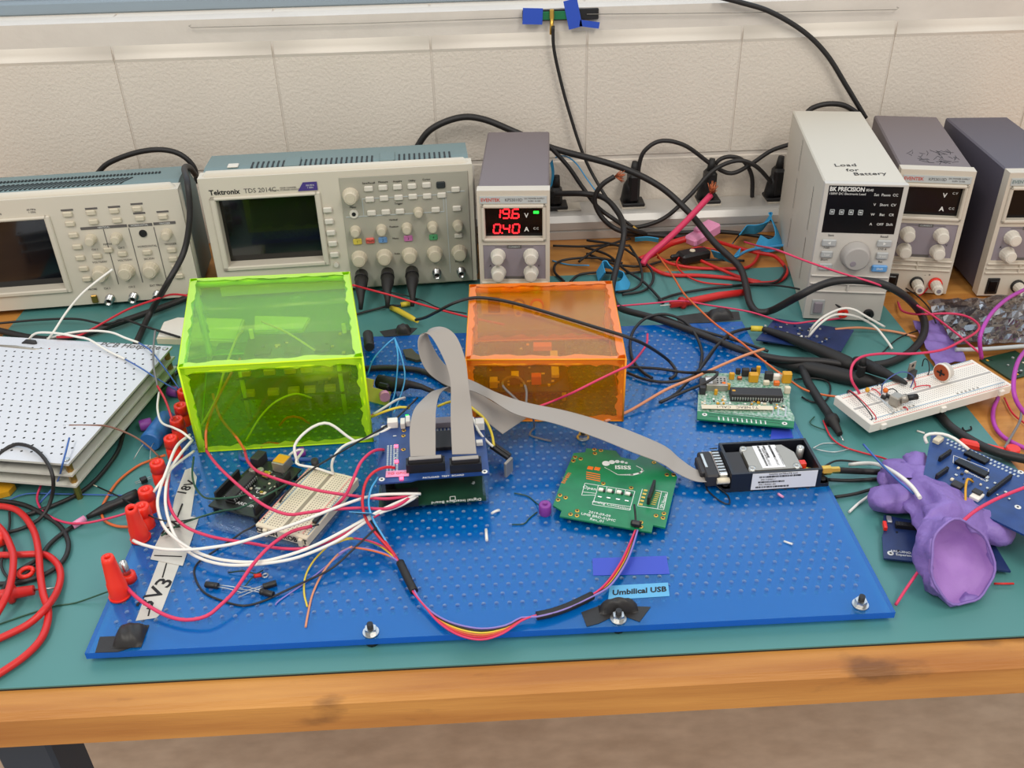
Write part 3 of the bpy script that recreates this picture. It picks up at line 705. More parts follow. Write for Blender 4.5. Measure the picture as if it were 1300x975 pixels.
# green interface board with notched outline
gz = zm(680, 540, 5.909); p0 = P(*gz(180, 682), .022)
t = thing('circuit_board', 'square bright green circuit board with notched corners and white swoosh logo', 'circuit board', (p0.x, p0.y, .0205), -.385)
g = lambda a, b_: onT(t, *gz(a, b_), .022)
slab(t, [g(*q) for q in ((180, 682), (870, 803), (882, 748), (972, 768), (1062, 385), (1010, 340), (860, 245), (795, 222), (745, 262), (640, 238), (600, 190), (380, 172), (372, 202), (285, 208), (175, 470), (130, 600), (195, 640))], 'pcb_green')
for q in ((440, 182), (490, 190), (445, 212), (297, 240), (338, 253), (283, 268), (183, 525), (225, 543), (168, 560), (312, 642), (262, 668), (310, 678), (903, 678), (962, 662), (955, 695), (888, 280), (985, 372), (1035, 372), (508, 437), (717, 470), (790, 728), (790, 762)):
    o = inst(PAD, 'pad', t, (*g(*q), .0016)); inst(HOLE, 'hole', o)
def gl(*pts): return [(g(*pts[i]), g(*pts[i+1])) for i in range(len(pts)-1)]
lines(t, gl((370, 435), (745, 495), (705, 638), (425, 595), (450, 525), (345, 525), (370, 435))+gl((470, 452), (450, 525))+gl((535, 462), (528, 500))+gl((605, 473), (598, 510))+gl((675, 484), (668, 520))+gl((432, 570), (712, 612))+gl((350, 500), (455, 512))+gl((800, 480), (765, 605), (960, 635), (990, 505), (900, 488))+gl((945, 497), (915, 625)), .0017, .0005)
for q in ((490, 490), (555, 498), (625, 508), (692, 520)):
    part(t, 'led', *g(*q), .0016, .0042, .0034, .0022, 'plastic_white'); part(t, 'resistor', *g(q[0]+25, q[1]+8), .0016, .0014, .003, .0018, 'chip'); part(t, 'resistor', *g(q[0]-8, q[1]+48), .0016, .004, .0014, .0008, 'solder')
for k in range(5): part(t, 'pad', *g(825-9*k, 490+26*k), .0016, .0032, .0022, .0003, 'gold', bev=0)
for k in range(7): part(t, 'pad', *g(918-6*k, 510+14*k), .0016, .0040, .0009, .0003, 'gold', bev=0)
hx, hy = g(866, 530); header(t, hx, hy, .0016, 10, pi/2-.0)
for q, r in (((528, 287), .0036), ((572, 277), .0028), ((612, 273), .0022), ((650, 276), .0018), ((680, 283), .0014)): MB().cyl((0, 0, 0), (0, 0, .00015), r, n=20).build('logo_dot', 'white_print', t, (*g(*q), .00165))
sw = []; 
for k in range(17):
    a = k/16; u = 520+270*a**.9; v = 318+ (95*math.sin(a*pi*.60)) * (1 if a < 1 else 1); sw.append(g(u, min(v, 372)) if a < .78 else g(760+45*math.sin((a-.78)/.22*pi), 368-60*(a-.78)/.22))
bs = MB()
for k in range(16):
    w = .0003+.0026*(k/16)**1.3 if k < 13 else .0026*(16-k)/4
    (xa, ya), (xb, yb) = sw[k], sw[k+1]; bs.box(((xa+xb)/2, (ya+yb)/2, .00172), (math.hypot(xb-xa, yb-ya)*1.35, max(w, .0004), .00012), math.atan2(yb-ya, xb-xa))
bs.build('logo_swoosh', 'white_print', t)
ctext(t, 'ISISS', .0072, *g(655, 318), .0017, .26, sx=1.1, bold=.0002); ctext(t, 'SPI Header', .0045, *g(962, 568), .0017, pi/2); ctext(t, 'Open', .0055, *g(405, 472), .0017, .0)
ctext(t, 'Analog Connections', .0042, *g(570, 600), .0017); ctext(t, '2019-09-09\nUMB BRD-01JHC\nRev_01', .0042, *g(470, 690), .0017)
ctext(t, 'BAH001', .005, *g(232, 395), .0017, pi/2-.1, mat='cap_orange')
for q in ((410, 322), (462, 328)): part(t, 'solder_pad', *g(*q), .0016, .0052, .0046, .0005, 'cap_orange')
for k in range(4): part(t, 'pin_pad', *g(432, 362+16*k), .0016, .013, .0011, .0003, 'cap_orange', bev=0)
bt = MB().tube([(*g(745, 770), .002), (*g(748, 745), .007), (*g(742, 700), .010), (*g(735, 665), .012)], .0009, 6).box((*g(752, 755), .004), (.009, .005, .006), bev=.0015).build('cable_tie', 'black_plastic', t)

# transmitter board with the long chip
tz = zm(880, 460, 9.286); p0 = P(*tz(45, 660), .022)
t = thing('circuit_board', 'green circuit board with long black chip, yellow capacitors and a handwritten paper strip', 'circuit board', (p0.x, p0.y, .020), -.185)
g = lambda a, b_, z=.022: onT(t, *tz(a, b_), z)
slab(t, [g(*q) for q in ((45, 660), (1185, 765), (1195, 640), (1140, 540), (1130, 130), (110, 120), (60, 360))], 'pcb_tx')
slab(t, [g(*q) for q in ((45, 662), (1185, 767), (1195, 690), (50, 570))], 'pcb_green', th=.00165)
for q in ((135, 612), (1078, 718)): o = inst(PADW, 'pad', t, (*g(*q), .0016)); inst(HOLE, 'hole', o)
lines(t, [(g(190, 575+k*28), g(1020, 660+k*28)) for k in range(3)], .0017, .0007, 'pcb_dark_green', 'pad_rows')
lines(t, [(g(300+55*k, 640+5*k), g(305+55*k, 672+5*k)) for k in range(11)], .0017, .0012, 'white_print', 'pad_marks')
lines(t, [(g(1010, 500), g(1100, 510)), (g(1100, 510), g(1085, 640)), (g(1085, 640), g(1000, 620)), (g(1000, 620), g(1010, 500)), (g(960, 470), g(930, 620))], .0017, .0012, 'solder', 'traces')
pl = part(t, 'paper_strip', *g(520, 525, .0245), .0038, .070, .0068, .0003, 'bread_old', rz=.075, bev=0); ctext(pl, 'T.J NEAC   CAL-1', .0055, 0, 0, .0004, pi, mat='ink_grey')
x, y = g(750, 320, .032); dip(t, x, y, .004, 20, .014, .06, h=.0045); part(t, 'chip_socket', x, y, .0016, .052, .0155, .0045, 'chip', rz=.06)
x, y = g(275, 215, .029); part(t, 'metal_can', x, y, .0016, .022, .018, .0075, 'tin', rz=.05); part(t, 'sticker', x-.0075, y-.001, .0093, .0065, .011, .0002, 'label_white', rz=.05, bev=0)
for k in range(9): inst(HOLE, 'hole', t, (x+.001+.0036*(k % 3), y-.004+.004*(k//3), .0089))
x, y = g(110, 260, .028); part(t, 'connector', x, y, .0016, .006, .020, .0085, 'chip')
for q, w, h, m_ in (((450, 165), .0055, .008, 'cap_yellow'), ((705, 190), .0095, .010, 'cap_yellow'), ((760, 115), .0045, .011, 'cap_yellow'), ((1095, 200), .0095, .012, 'cap_yellow'), ((612, 125), .0075, .009, 'chip'), ((525, 105), .005, .007, 'chip'), ((710, 110), .006, .008, 'chip'), ((885, 175), .0085, .010, 'chip'), ((975, 165), .0085, .006, 'plastic_white'), ((980, 235), .006, .005, 'cap_orange'), ((410, 290), .004, .008, 'cap_yellow'), ((470, 380), .004, .009, 'cap_yellow'), ((265, 350), .0035, .007, 'cap_yellow'), ((1105, 330), .006, .008, 'bread_old'), ((545, 170), .005, .004, 'copper'), ((860, 230), .006, .005, 'bread_old')):
    part(t, 'capacitor', *g(q[0], q[1]+30), .0016, w, w*.7, h, m_, rz=.05, bev=.0008)
for q in ((355, 310), (722, 400)):
    MB().rings([((0, 0, 0), .0006), ((0, 0, .0015), .0024), ((0, 0, .004), .0034), ((0, 0, .0065), .0024), ((0, 0, .0075), .0006)], 12).build('capacitor', 'cap_orange', t, (*g(*q), .0025))
for k in range(9): part(t, 'diode', *g(590+35*k, 395+4*k), .0016, .0014, .004, .005, ('cap_navy', 'solder', 'chip')[k % 3])
scatter(t, 70, *[g(100, 450)[0], g(1080, 470)[0], g(520, 440)[1]-.016, g(520, 440)[1]+.006], .0016, 4, ('solder', 'white_print', 'cap_yellow', 'bread_old', 'chip'), .003)

# radio module in an open black tray
kz = zm(900, 550, 8.125); p0 = P(*kz(215, 610), BZ)
t = thing('radio_module', 'black open plastic tray holding a grey labelled radio module, white barcode sticker on its front', 'radio module', (p0.x, p0.y, BZ), .02)
g = lambda a, b_, z=BZ: onT(t, *kz(a, b_), z)
LX, DX, HX = g(1165, 600)[0], g(640, 70, BZ+.020)[1], .020
b = MB(); w = .0025
b.box((LX/2, w/2, HX/2), (LX, w, HX)).box((LX/2, DX-w/2, HX/2), (LX, w, HX)).box((w/2, DX/2, HX/2), (w, DX-2*w, HX)).box((LX-w/2, DX/2, HX/2), (w, DX-2*w, HX)).box((LX/2, DX/2, .001), (LX-2*w, DX-2*w, .002))
b.build('tray', 'box_black', t)
for x, y in ((-.003, .006), (LX+.004, .006), (LX+.003, DX-.008)):
    o = MB().cyl((x, y, 0), (x, y, .004), .0058, n=16).box((x*.5+(LX/2 if x > .02 else 0), y, .002), (abs(x-(LX if x > .02 else 0))+.008, .0115, .004)).build('mounting_ear', 'box_black', t); MB().rings([((x, y, .004), .0032), ((x, y, .0055), .003)], 8).build('screw', 'chip', o)
x0, y0 = g(420, 385, BZ+.018); x1 = g(985, 400, BZ+.018)[0]
mo = MB().prism([(x0+.001, .006), (x1, .006), (x1, DX-.018), (x1-.008, DX-.006), (x0+.001, DX-.006)], .004, .0185).build('module_case', 'tin', t)
lw = .021
lb_ = MB().box((x0+.012+lw/2, DX/2+.001, .0187), (lw, DX-.014, .0003)).build('sticker', 'label_white', mo)
bar = MB(); rr = random.Random(2)
for ln_, (xx, n_) in enumerate(((x0+.012+.005, 26), (x0+.012+.010, 18), (x0+.012+.0155, 22))):
    yy = .010+ (.012 if n_ < 26 else 0)
    for k in range(n_):
        yy += .0007+.0008*rr.random(); bar.box((xx, yy, .0190), (.0018, .0005+.0004*rr.random(), .0001))
bar.build('barcode', 'ink_black', lb_)
for xx in (.006, .0135, .0185): text('RADIO SATELLITE LLC', .0026, 'ink_grey', lb_, (x0+.012+xx+.0018, DX/2, .0190), (0, 0, -pi/2))
for x, y in ((x0+.003, DX-.009), (x1-.004, .009), (x0+.003, .009), (x1+.008, DX-.012)):
    MB().rings([((x, y, .004), .0034), ((x, y, .0192), .0034), ((x, y, .0192), .0016), ((x, y, .017), .0012)], 12).build('screw', 'solder', t)
part(t, 'connector_block', x0-.0095, DX*.40, .002, .017, DX*.72, .0160, 'chip', bev=.001)
fx0 = g(440, 520, BZ+.01)[0]; fw = .0585
st = MB().box((fx0+.0005+fw/2, -.0002, .0105), (fw, .0004, .0178)).build('sticker', 'label_white', t)
bar = MB()
for zz, n_, st0 in ((.0155, 44, .006), (.0098, 26, .006), (.0042, 32, .004)):
    xx = fx0+st0
    for k in range(n_): xx += .0006+.0006*rr.random(); bar.box((xx, -.0005, zz), (.0004+.0004*rr.random(), .0001, .0018))
bar.build('barcode', 'ink_black', st)
text('RADIO SATELLITE LLC', .0026, 'ink_grey', st, (fx0+.028, -.0006, .0182)); text('S/N 1123001-1', .0022, 'ink_grey', st, (fx0+.015, -.0006, .0126)); text('P/N 1723501 001', .0022, 'ink_grey', st, (fx0+.015, -.0006, .0070))
part(t, 'red_clip', *g(970, 275, BZ+.016), .004, .006, .006, .010, 'red_plastic')
cx_, cy_ = g(1030, 365, BZ+.012); MB().rings([((0, 0, 0), .005), ((0, 0, .002), .0058), ((0, 0, .004), .005)], 8).build('coax_elbow', 'gold', t, (cx_, cy_, .006)); MB().cyl((cx_, cy_, .010), (LX+.003, cy_-.002, .010), .0018).build('coax_pigtail', 'gold', t)
sm_ = MB().rings([((LX, cy_-.002, .0105), .0034), ((LX+.004, cy_-.002, .0105), .0034), ((LX+.004, cy_-.002, .0105), .0044), ((LX+.012, cy_-.002, .0105), .0044), ((LX+.012, cy_-.002, .0105), .003), ((LX+.020, cy_-.002, .0105), .0028)], 6, sm=False).build('coax_connector', 'gold', t)
# D-shaped plug on the left end
MB().box((-.0055, DX*.47, .0115), (.008, DX*.72, .011), bev=.001).build('port_shell', 'solder', t)
ps = MB()
for k in range(9): ps.box((-.0055, DX*.20+k*.0042, .0172), (.0068, .0012, .0006))
ps.build('port_ribs', 'chip', t)
MB().box((-.0155, DX*.47, .0105), (.012, DX*.78, .013), bev=.0015).box((-.0225, DX*.47, .0115), (.005, DX*.50, .009), bev=.001).build('ribbon_plug', 'chip', t)
MB().box((-.0185, DX*.55, .01725), (.0022, DX*.42, .0006)).build('plug_clip', 'solder', t)
for y in (DX*.06, DX*.88): MB().cyl((-.012, y, .0115), (-.001, y, .0115), .003, n=8).build('jack_screw', 'bread_old', t)
RADIO = t

# interface stack: blue board above green board
rz_ = zm(440, 480, 4.877); ZL, ZU = .0235, .0485
pa, pb_ = P(*rz_(188, 652), ZU), P(*rz_(886, 600), ZU); yaw = math.atan2(pb_.y-pa.y, pb_.x-pa.x)
t = thing('circuit_board_stack', 'blue circuit board stacked over a green one, glowing red lights and two ribbon sockets', 'circuit board', (pa.x, pa.y, BZ), yaw)
g = lambda a, b_, z=ZU: onT(t, *rz_(a, b_), z)
zu, zl = ZU-BZ, ZL-BZ
WU = g(886, 600)[0]; DU = g(215, 285)[1]
slab(t, [(0, 0), (WU*.30, 0), (WU*.36, .002), (WU, .002), (WU, DU), (0, DU)], 'pcb_blue', z=zu-.0016)
slab(t, [(-.001, -.002), (WU-.004, -.002), (WU-.004, DU-.004), (-.001, DU-.004)], 'pcb_dark_green', z=zl-.0016)
for x, y in ((.004, .005), (WU-.004, .005), (.004, DU-.005), (WU-.004, DU-.005)):
    MB().cyl((x, y, -.0002), (x, y, zl-.0016), .0026).build('spacer', 'clear_acrylic', t); MB().rings([((x, y, zl), .0028), ((x, y, zu-.0016), .0028)], 6, sm=False).build('standoff', 'clear_acrylic', t)
    o = inst(PADW, 'pad', t, (x, y, zu)); inst(HOLE, 'hole', o)
for k in range(4):
    q0, q1 = g(205+14*k, 320), g(205+14*k, 575)
    for i in range(21): part(t, 'pad', .0085+.0028*k, .012+i*.00205, zu, .0017, .0012, .0003, 'solder', bev=0)
for q in ((308, 425), (310, 520), (340, 625)):
    MB().box((0, 0, .0008), (.0032, .0022, .0016)).build('indicator_light', 'led_hot', t, (*g(*q), zu))
for q in ((285, 548), (302, 468), (302, 495), (298, 360)): part(t, 'resistor', *g(*q), zu, .0036, .0012, .0008, 'solder')
st = part(t, 'paper_tag', *g(315, 595), zu+.0004, .020, .0085, .0004, 'pink_plastic', rz=-.02, bev=0); ctext(st, 'TO GPIO', .0042, 0, 0, .0005, mat='red_plastic')
for q in ((285, 275),): part(t, 'connector', *g(*q, ZU+.004), zu, .0095, .008, .007, 'plastic_white')
for q in ((348, 275), (380, 260)): part(t, 'connector', *g(*q, ZU+.004), zu, .0042, .010, .006, 'plastic_white')
MB().box((0, 0, .0008), (.003, .002, .0016)).build('indicator_light', 'led_green', t, (*g(375, 238), zu))
for q in ((355, 325), (352, 358), (352, 443)): o = inst(PAD, 'pad', t, (*g(*q), zu)); inst(HOLE, 'hole', o)
x, y = g(600, 380, ZU+.003); part(t, 'chip', x, y, zu, .030, .026, .004, 'chip'); part(t, 'silver_chip', x, y+.027, zu, .016, .010, .006, 'panel_mauve')
for i in range(8): part(t, 'pad', x-.012+.0034*i, y+.019, zu, .0018, .004, .0006, 'solder', bev=0)
part(t, 'connector', *g(825, 285, ZU+.004), zu, .008, .009, .008, 'plastic_white'); part(t, 'connector', *g(822, 400, ZU+.002), zu, .006, .005, .004, 'plastic_white')
ctext(t, 'RASPBERRY', .0035, *g(710, 380), zu+.0002); ctext(t, 'PAYLOAD  TEST  BOARD', .0032, *g(600, 610), zu+.0002)
for x0, x1 in ((372, 612), (640, 838)):
    (xa, ya), (xb, _) = g(x0, 565, ZU+.001), g(x1, 565, ZU+.001)
    o = MB(); L = xb-xa; o.box(((xa+xb)/2, ya-.0045, .0045), (L, .0016, .009)).box(((xa+xb)/2, ya+.0045, .0045), (L, .0016, .009)).box((xa+.0008, ya, .0045), (.0016, .009, .009)).box((xb-.0008, ya, .0045), (.0016, .009, .009)).box(((xa+xb)/2, ya, .0008), (L, .009, .0016))
    o = o.build('ribbon_socket', 'black_plastic', t, (0, 0, zu)); MB().box(((xa+xb)/2, ya, .0085), (L-.004, .0055, .009), bev=.0008).build('ribbon_plug', 'chip', o); MB().box(((xa+xb)/2, ya-.0008, .0128), (L*.82, .004, .0009)).build('strain_relief', 'ribbon_grey', o)
part(t, 'connector', *g(345, 745, ZL+.004), zl, .028, .016, .009, 'black_plastic'); part(t, 'connector', *g(260, 690, ZL), zl, .012, .008, .012, 'black_plastic')
for k in range(5): part(t, 'pin', *g(228+14*k, 690, ZL+.003), zl+.012, .0007, .0007, .004, 'gold', bev=0)
ctext(t, 'Digital Interface Board', .0048, *g(680, 762, ZL), zl+.0002, pi); ctext(t, '4x', .0045, *g(785, 650, ZL), zl+.0002, pi/2)
lines(t, [(g(640, 735, ZL), g(672, 732, ZL)), (g(672, 732, ZL), g(674, 755, ZL)), (g(674, 755, ZL), g(642, 758, ZL)), (g(642, 758, ZL), g(640, 735, ZL))], zl+.0001, .0006)
STACK = t

# small controller board + breadboard on a clear plate
az = zm(230, 560, 4.432)
pa, pb_ = P(*az(150, 470), .019), P(*az(720, 610), .019); yaw2 = math.atan2(pb_.y-pa.y, pb_.x-pa.x)
t = thing('mounting_plate', 'clear acrylic plate carrying the dark controller board and the cream breadboard', 'plate', (pa.x, pa.y, BZ+.0005), yaw2)
D_ = onT(t, *az(960, 370), .019)[1]; Wp = math.hypot(pb_.x-pa.x, pb_.y-pa.y)
MB().box((Wp/2, D_/2, .0022), (Wp, D_, .003)).build('sheet', 'clear_acrylic', t)
zt = BZ+.0042
pa, pb_ = P(*az(150, 355), .028), P(*az(425, 425), .028); yaw3 = math.atan2(pb_.y-pa.y, pb_.x-pa.x)
t = thing('controller_board', 'small dark microcontroller board with black pin sockets beside the cream breadboard', 'circuit board', (pa.x, pa.y, zt), yaw3)
g = lambda a, b_, z=.028: onT(t, *az(a, b_), z)
WA = math.hypot(pb_.x-pa.x, pb_.y-pa.y); DA = g(680, 150)[1]; zb = .0085
slab(t, [(0, 0), (WA, 0), (WA, DA), (.004, DA)], 'pcb_black', z=zb-.0016)
for x, y in ((.004, .004), (WA-.004, .004), (.006, DA-.006), (WA-.004, DA-.006)): MB().cyl((x, y, 0), (x, y, zb-.0016), .0025, n=10).build('standoff', 'black_plastic', t)
header(t, .0028, DA*.36, zb, 14, pi/2); header(t, WA-.003, DA*.24, zb, 12, pi/2); header(t, WA-.003, DA*.66, zb, 8, pi/2); dip(t, WA*.34, DA*.36, zb+.003, 14, .009, pi/2)
part(t, 'chip_socket', WA*.34, DA*.36, zb, .009, .036, .003, 'black_plastic')
zt2 = zt+zb
part(t, 'usb_port', WA*.66, DA*.94, zb, .012, .015, .010, 'tin'); part(t, 'port_sticker', WA*.66, DA*.94, zb+.0101, .0115, .011, .0003, 'cap_yellow', bev=0); part(t, 'power_jack', .009, DA*.92, zb, .009, .014, .010, 'chip')
for x, y in ((.012, DA*.71), (.019, DA*.74)): MB().rings([((x, y, zb), .0033), ((x, y, zb+.005), .0033), ((x, y, zb+.0055), .0028)], 12).build('capacitor', 'tin', t)
for x, y in ((WA*.52, DA*.70), (WA*.50, DA*.76)): part(t, 'crystal', x, y, zb, .007, .004, .003, 'gold', bev=.001)
scatter(t, 26, WA*.45, WA*.88, DA*.40, DA*.86, zb, 9, ('solder', 'bread_old', 'chip', 'gold'), .003)
ctext(t, '\u221e', .013, WA*.66, DA*.30, zb+.0001, -.2); ctext(t, 'ARDUINO', .005, WA*.66, DA*.16, zb+.0001); ctext(t, 'UNO', .006, WA*.72, DA*.42, zb+.0001); ctext(t, 'DIGITAL', .003, WA*.85, DA*.28, zb+.0001, pi/2)

def breadboard(name, label, fl, fr, bl, z0, h, mat, dot, wm=None):
    a, c, d = P(*fl, z0+h), P(*fr, z0+h), P(*bl, z0+h); yw = math.atan2(c.y-a.y, c.x-a.x)
    t = thing(name, label, 'breadboard', (a.x, a.y, z0), yw); L = math.hypot(c.x-a.x, c.y-a.y)
    D = -sin(yw)*(d.x-a.x)+cos(yw)*(d.y-a.y)
    MB().box((L/2, D/2, h/2), (L, D, h), bev=.0008).build('body', mat, t)
    return t, L, D
t, L, D = breadboard('breadboard', 'cream half size breadboard with black lettering on its end, on the clear plate', az(415, 468), az(705, 548), az(735, 140), zt, .0095, 'bread_old', None)
h = .0096
ho = MB()
for i in range(30):
    for j in (0.05, .10, .20, .25, .30, .35, .40, .60, .65, .70, .75, .80, .90, .95): ho.box((D*0+L*j, .004+i*(D-.008)/29, h), (.0011, .0011, .0001))
o = ho.build('contact_holes', 'bread_dot', t); o['kind'] = 'stuff'
MB().box((L/2, D/2, h), (.0035, D-.004, .0002)).build('centre_groove', 'bread_dot', t)
MB().box((L*.025, D/2, h), (.0007, D-.008, .0002)).box((L*.875, D/2, h), (.0007, D-.008, .0002)).build('rail_line', 'line_red', t); MB().box((L*.125, D/2, h), (.0007, D-.008, .0002)).box((L*.975, D/2, h), (.0007, D-.008, .0002)).build('rail_line', 'line_blue', t)
text('CRASH   ROBOT', .0068, 'ink_black', t, (L/2, -.0002, .0045), name='handwriting', bold=.0002)
for x in (.01, L-.006): MB().box((x, -.001, .004), (.004, .003, .0075), bev=.0006).build('locking_tab', 'bread_old', t)
part(t, 'slide_switch', L*.93, D*.30, .0096, .004, .016, .003, 'black_plastic'); 
MB().cyl((L*.14, D*.985, .0096), (L*.14, D*.985, .019), .0033).build('capacitor', 'chip', t)

bz = zm(1040, 430, 5); BBZ = .016
t, L, D = breadboard('breadboard', 'long white breadboard with red trimmer and potentiometer plugged in, at the mat corner', bz(330, 545), bz(1228, 292), bz(135, 352), BBZ, .0105, 'plastic_white', None)
BB = t; h = .0106
ho = MB()
for i in range(62):
    for j in (.05, .10, .22, .27, .32, .37, .42, .58, .63, .68, .73, .78, .90, .95): ho.box((.005+i*(L-.010)/61, D*j, h), (.0010, .0010, .0001))
o = ho.build('contact_holes', 'bread_dot_white', t); o['kind'] = 'stuff'
MB().box((L/2, D/2, h), (L-.004, .0028, .0002)).build('centre_groove', 'bread_dot_white', t)
MB().box((L/2, D*.022, h), (L-.008, .0007, .0002)).box((L/2, D*.87, h), (L-.008, .0007, .0002)).build('rail_line', 'line_red', t); MB().box((L/2, D*.13, h), (L-.008, .0007, .0002)).box((L/2, D*.978, h), (L-.008, .0007, .0002)).build('rail_line', 'line_blue', t)
g = lambda a, b_, z=BBZ+.0105: onT(t, *bz(a, b_), z)
for x in (.015, L*.5, L*.92): MB().box((x, -.0012, .005), (.006, .003, .006), bev=.0006).build('locking_tab', 'plastic_white', t)
x, y = g(760, 270); o = MB().rings([((0, 0, .010), .0096), ((.0022, 0, .010), .0100), ((.0022, 0, .010), .0090), ((.008, 0, .010), .0088)], 20).build('rotary_trimmer', 'plastic_white', t, (x, y, h), (0, 0, .15)); o['label'] = 'white trimmer with brown slotted face'
M('trimmer_brown', (164, 72, 30), .45)
f = MB().rings([((-.0004, 0, .010), .0086), ((.0002, 0, .010), .0090)], 20).build('trimmer_face', 'trimmer_brown', o); MB().box((-.0009, 0, .010), (.0008, .009, .0016)).box((-.0009, 0, .010), (.0008, .0016, .007)).build('slot', 'ink_black', f)
x, y = g(480, 420); o = MB().box((0, 0, .006), (.011, .010, .011), bev=.001).rings([((.002, -.003, .007), .0045), ((.007, -.007, .0085), .0045)], 12).build('potentiometer', 'tin', t, (x, y, h), (0, 0, .3)); MB().cyl((.007, -.007, .0085), (.017, -.0115, .008), .0031, n=12).build('shaft', 'black_plastic', o)
x, y = g(580, 262); o = part(t, 'transistor', x, y, h+.002, .010, .0042, .009, 'chip', rz=.2); MB().box((0, .002, .013), (.010, .0013, .010)).build('metal_tab', 'tin', o); MB().cyl((0, .0012, .0145), (0, .0028, .0145), .0018).build('tab_hole', 'ink_black', o)
for k in (-1, 0, 1): MB().cyl((k*.0025, 0, -.002), (k*.0025, 0, 0), .0004, n=6).build('lead', 'solder', o)
for q, m_, s in (((415, 355), 'cap_orange', .0028), ((300, 352), 'cap_yellow', .0024)):
    MB().rings([((0, 0, .002), .0005), ((0, 0, .0035), s*.8), ((0, 0, .005), s), ((0, 0, .007), s*.7), ((0, 0, .0078), .0004)], 10).build('capacitor', m_, t, (*g(*q), h))
for q in ((405, 385), (435, 380)): part(t, 'diode', *g(*q), h+.001, .003, .005, .0035, 'chip', rz=.5)
def jumper(a, b_, col, hh=.004, r=.0006):
    (xa, ya), (xb, yb) = g(*a), g(*b_); MB().tube(smooth_path([(xa, ya, h-.001), (xa, ya, h+hh*.6), ((xa+xb)/2, (ya+yb)/2, h+hh), (xb, yb, h+hh*.6), (xb, yb, h-.001)], .002), r, 6).build('jumper_wire', col, t)
M('wire_red', (206, 44, 58), .45); M('wire_blue', (64, 86, 150), .45); M('wire_black', (32, 30, 32), .45)
for a, b_, c, hh in (((335, 322), (385, 358), 'wire_red', .002), ((600, 320), (700, 308), 'wire_red', .003), ((595, 262), (610, 300), 'wire_red', .002), ((535, 440), (560, 455), 'wire_red', .002), ((795, 250), (828, 240), 'wire_red', .003), ((370, 300), (395, 335), 'wire_black', .006), ((395, 350), (580, 310), 'wire_blue', .022), ((430, 350), (490, 362), 'wire_black', .007), ((655, 170), (690, 230), 'wire_black', .012), ((310, 360), (460, 480), 'solder', .006), ((320, 365), (470, 470), 'solder', .005), ((190, 345), (355, 510), 'wire_red', .005), ((180, 348), (330, 512), 'wire_black', .006)): jumper(a, b_, c, hh)
ctext(t, '1    5    10   15   20   25   30', .0028, L*.25, D*.17, h+.0001, mat='ink_grey'); ctext(t, '35   40   45   50   55   60', .0028, L*.72, D*.17, h+.0001, mat='ink_grey')
# ============================================================ ribbons, gloves, plugs and small things
def strip(name, mat, pairs, label, cat, th=.0006, nw=20, step=.004, ridge=.00035):
    A = smooth_path([P(*p[:3]) for p in pairs], step); B = []
    # sample both rims with the same parameters
    def sp(pts, n):
        pts = [Vector(p) for p in pts]; q = [pts[0]*2-pts[1]]+pts+[pts[-1]*2-pts[-2]]; out = []
        for i in range(1, len(q)-2):
            a, b, c, d = q[i-1], q[i], q[i+1], q[i+2]
            for k in range(n):
                t = k/n; out.append(.5*((2*b)+(c-a)*t+(2*a-5*b+4*c-d)*t*t+(3*b-a-3*c+d)*t**3))
        return out+[pts[-1]]
    L, R = sp([P(*p[:3]) for p in pairs], 8), sp([P(*p[3:]) for p in pairs], 8)
    b = MB(); N = len(L); W_ = 2*nw+1; top = []; bot = []
    for i in range(N):
        t = (L[min(i+1, N-1)]+R[min(i+1, N-1)]-L[max(i-1, 0)]-R[max(i-1, 0)])
        n = (R[i]-L[i]).cross(t).normalized()
        for k in range(W_):
            p = L[i].lerp(R[i], k/(W_-1)); e = th/2+(ridge/2 if k % 2 else 0)
            top.append(p+n*e); bot.append(p-n*e)
    o = len(top); fs = []
    for i in range(N-1):
        for k in range(W_-1):
            a = i*W_+k; fs.append((a, a+1, a+W_+1, a+W_)); fs.append((o+a, o+a+W_, o+a+W_+1, o+a+1))
        a = i*W_; fs.append((a, a+W_, o+a+W_, o+a)); a += W_-1; fs.append((a, o+a, o+a+W_, a+W_))
    b.add(top+bot, fs, 0, True)
    return tag(b.build(name, mat), label, cat)
strip('ribbon_cable', 'ribbon_grey', [(574, 577, .0605, 605, 576, .0605), (572, 530, .082, 600, 528, .082), (572, 488, .104, 595, 488, .104), (565, 460, .118, 591, 458, .118), (550, 431, .130, 582, 432, .130), (540, 423, .133, 571, 419, .136), (532, 428, .130, 556, 415, .136), (531, 443, .120, 543, 422, .130), (537, 463, .106, 552, 445, .112), (549, 478, .094, 565, 463, .098), (571, 491, .082, 583, 476, .086), (598, 496, .074, 603, 485, .076), (622, 507, .067, 632, 499, .070), (655, 526, .060, 668, 511, .062), (705, 538, .053, 720, 522, .055), (758, 556, .047, 772, 537, .049), (800, 573, .042, 812, 552, .044), (839, 588, .033, 845, 567, .035), (858, 600, .027, 864, 583, .028), (883, 611, .024, 886, 597, .025), (905, 611, .024, 910, 598, .025), (922, 606, .025, 924, 593, .026)], 'grey ribbon cable looping up from the board stack and running to the black radio tray', 'ribbon cable')
strip('ribbon_cable', 'ribbon_grey', [(521, 581, .0605, 553, 580, .0605), (520, 559, .070, 553, 559, .070), (521, 537, .079, 553, 532, .080), (526, 520, .084, 554, 517, .086), (537, 507, .084, 558, 501, .087), (552, 496, .080, 568, 492, .083), (572, 499, .068, 583, 488, .070), (597, 516, .056, 608, 500, .058), (616, 534, .046, 636, 516, .048), (638, 551, .036, 668, 531, .038)], 'short grey ribbon cable arching back from the left socket of the board stack', 'ribbon cable')

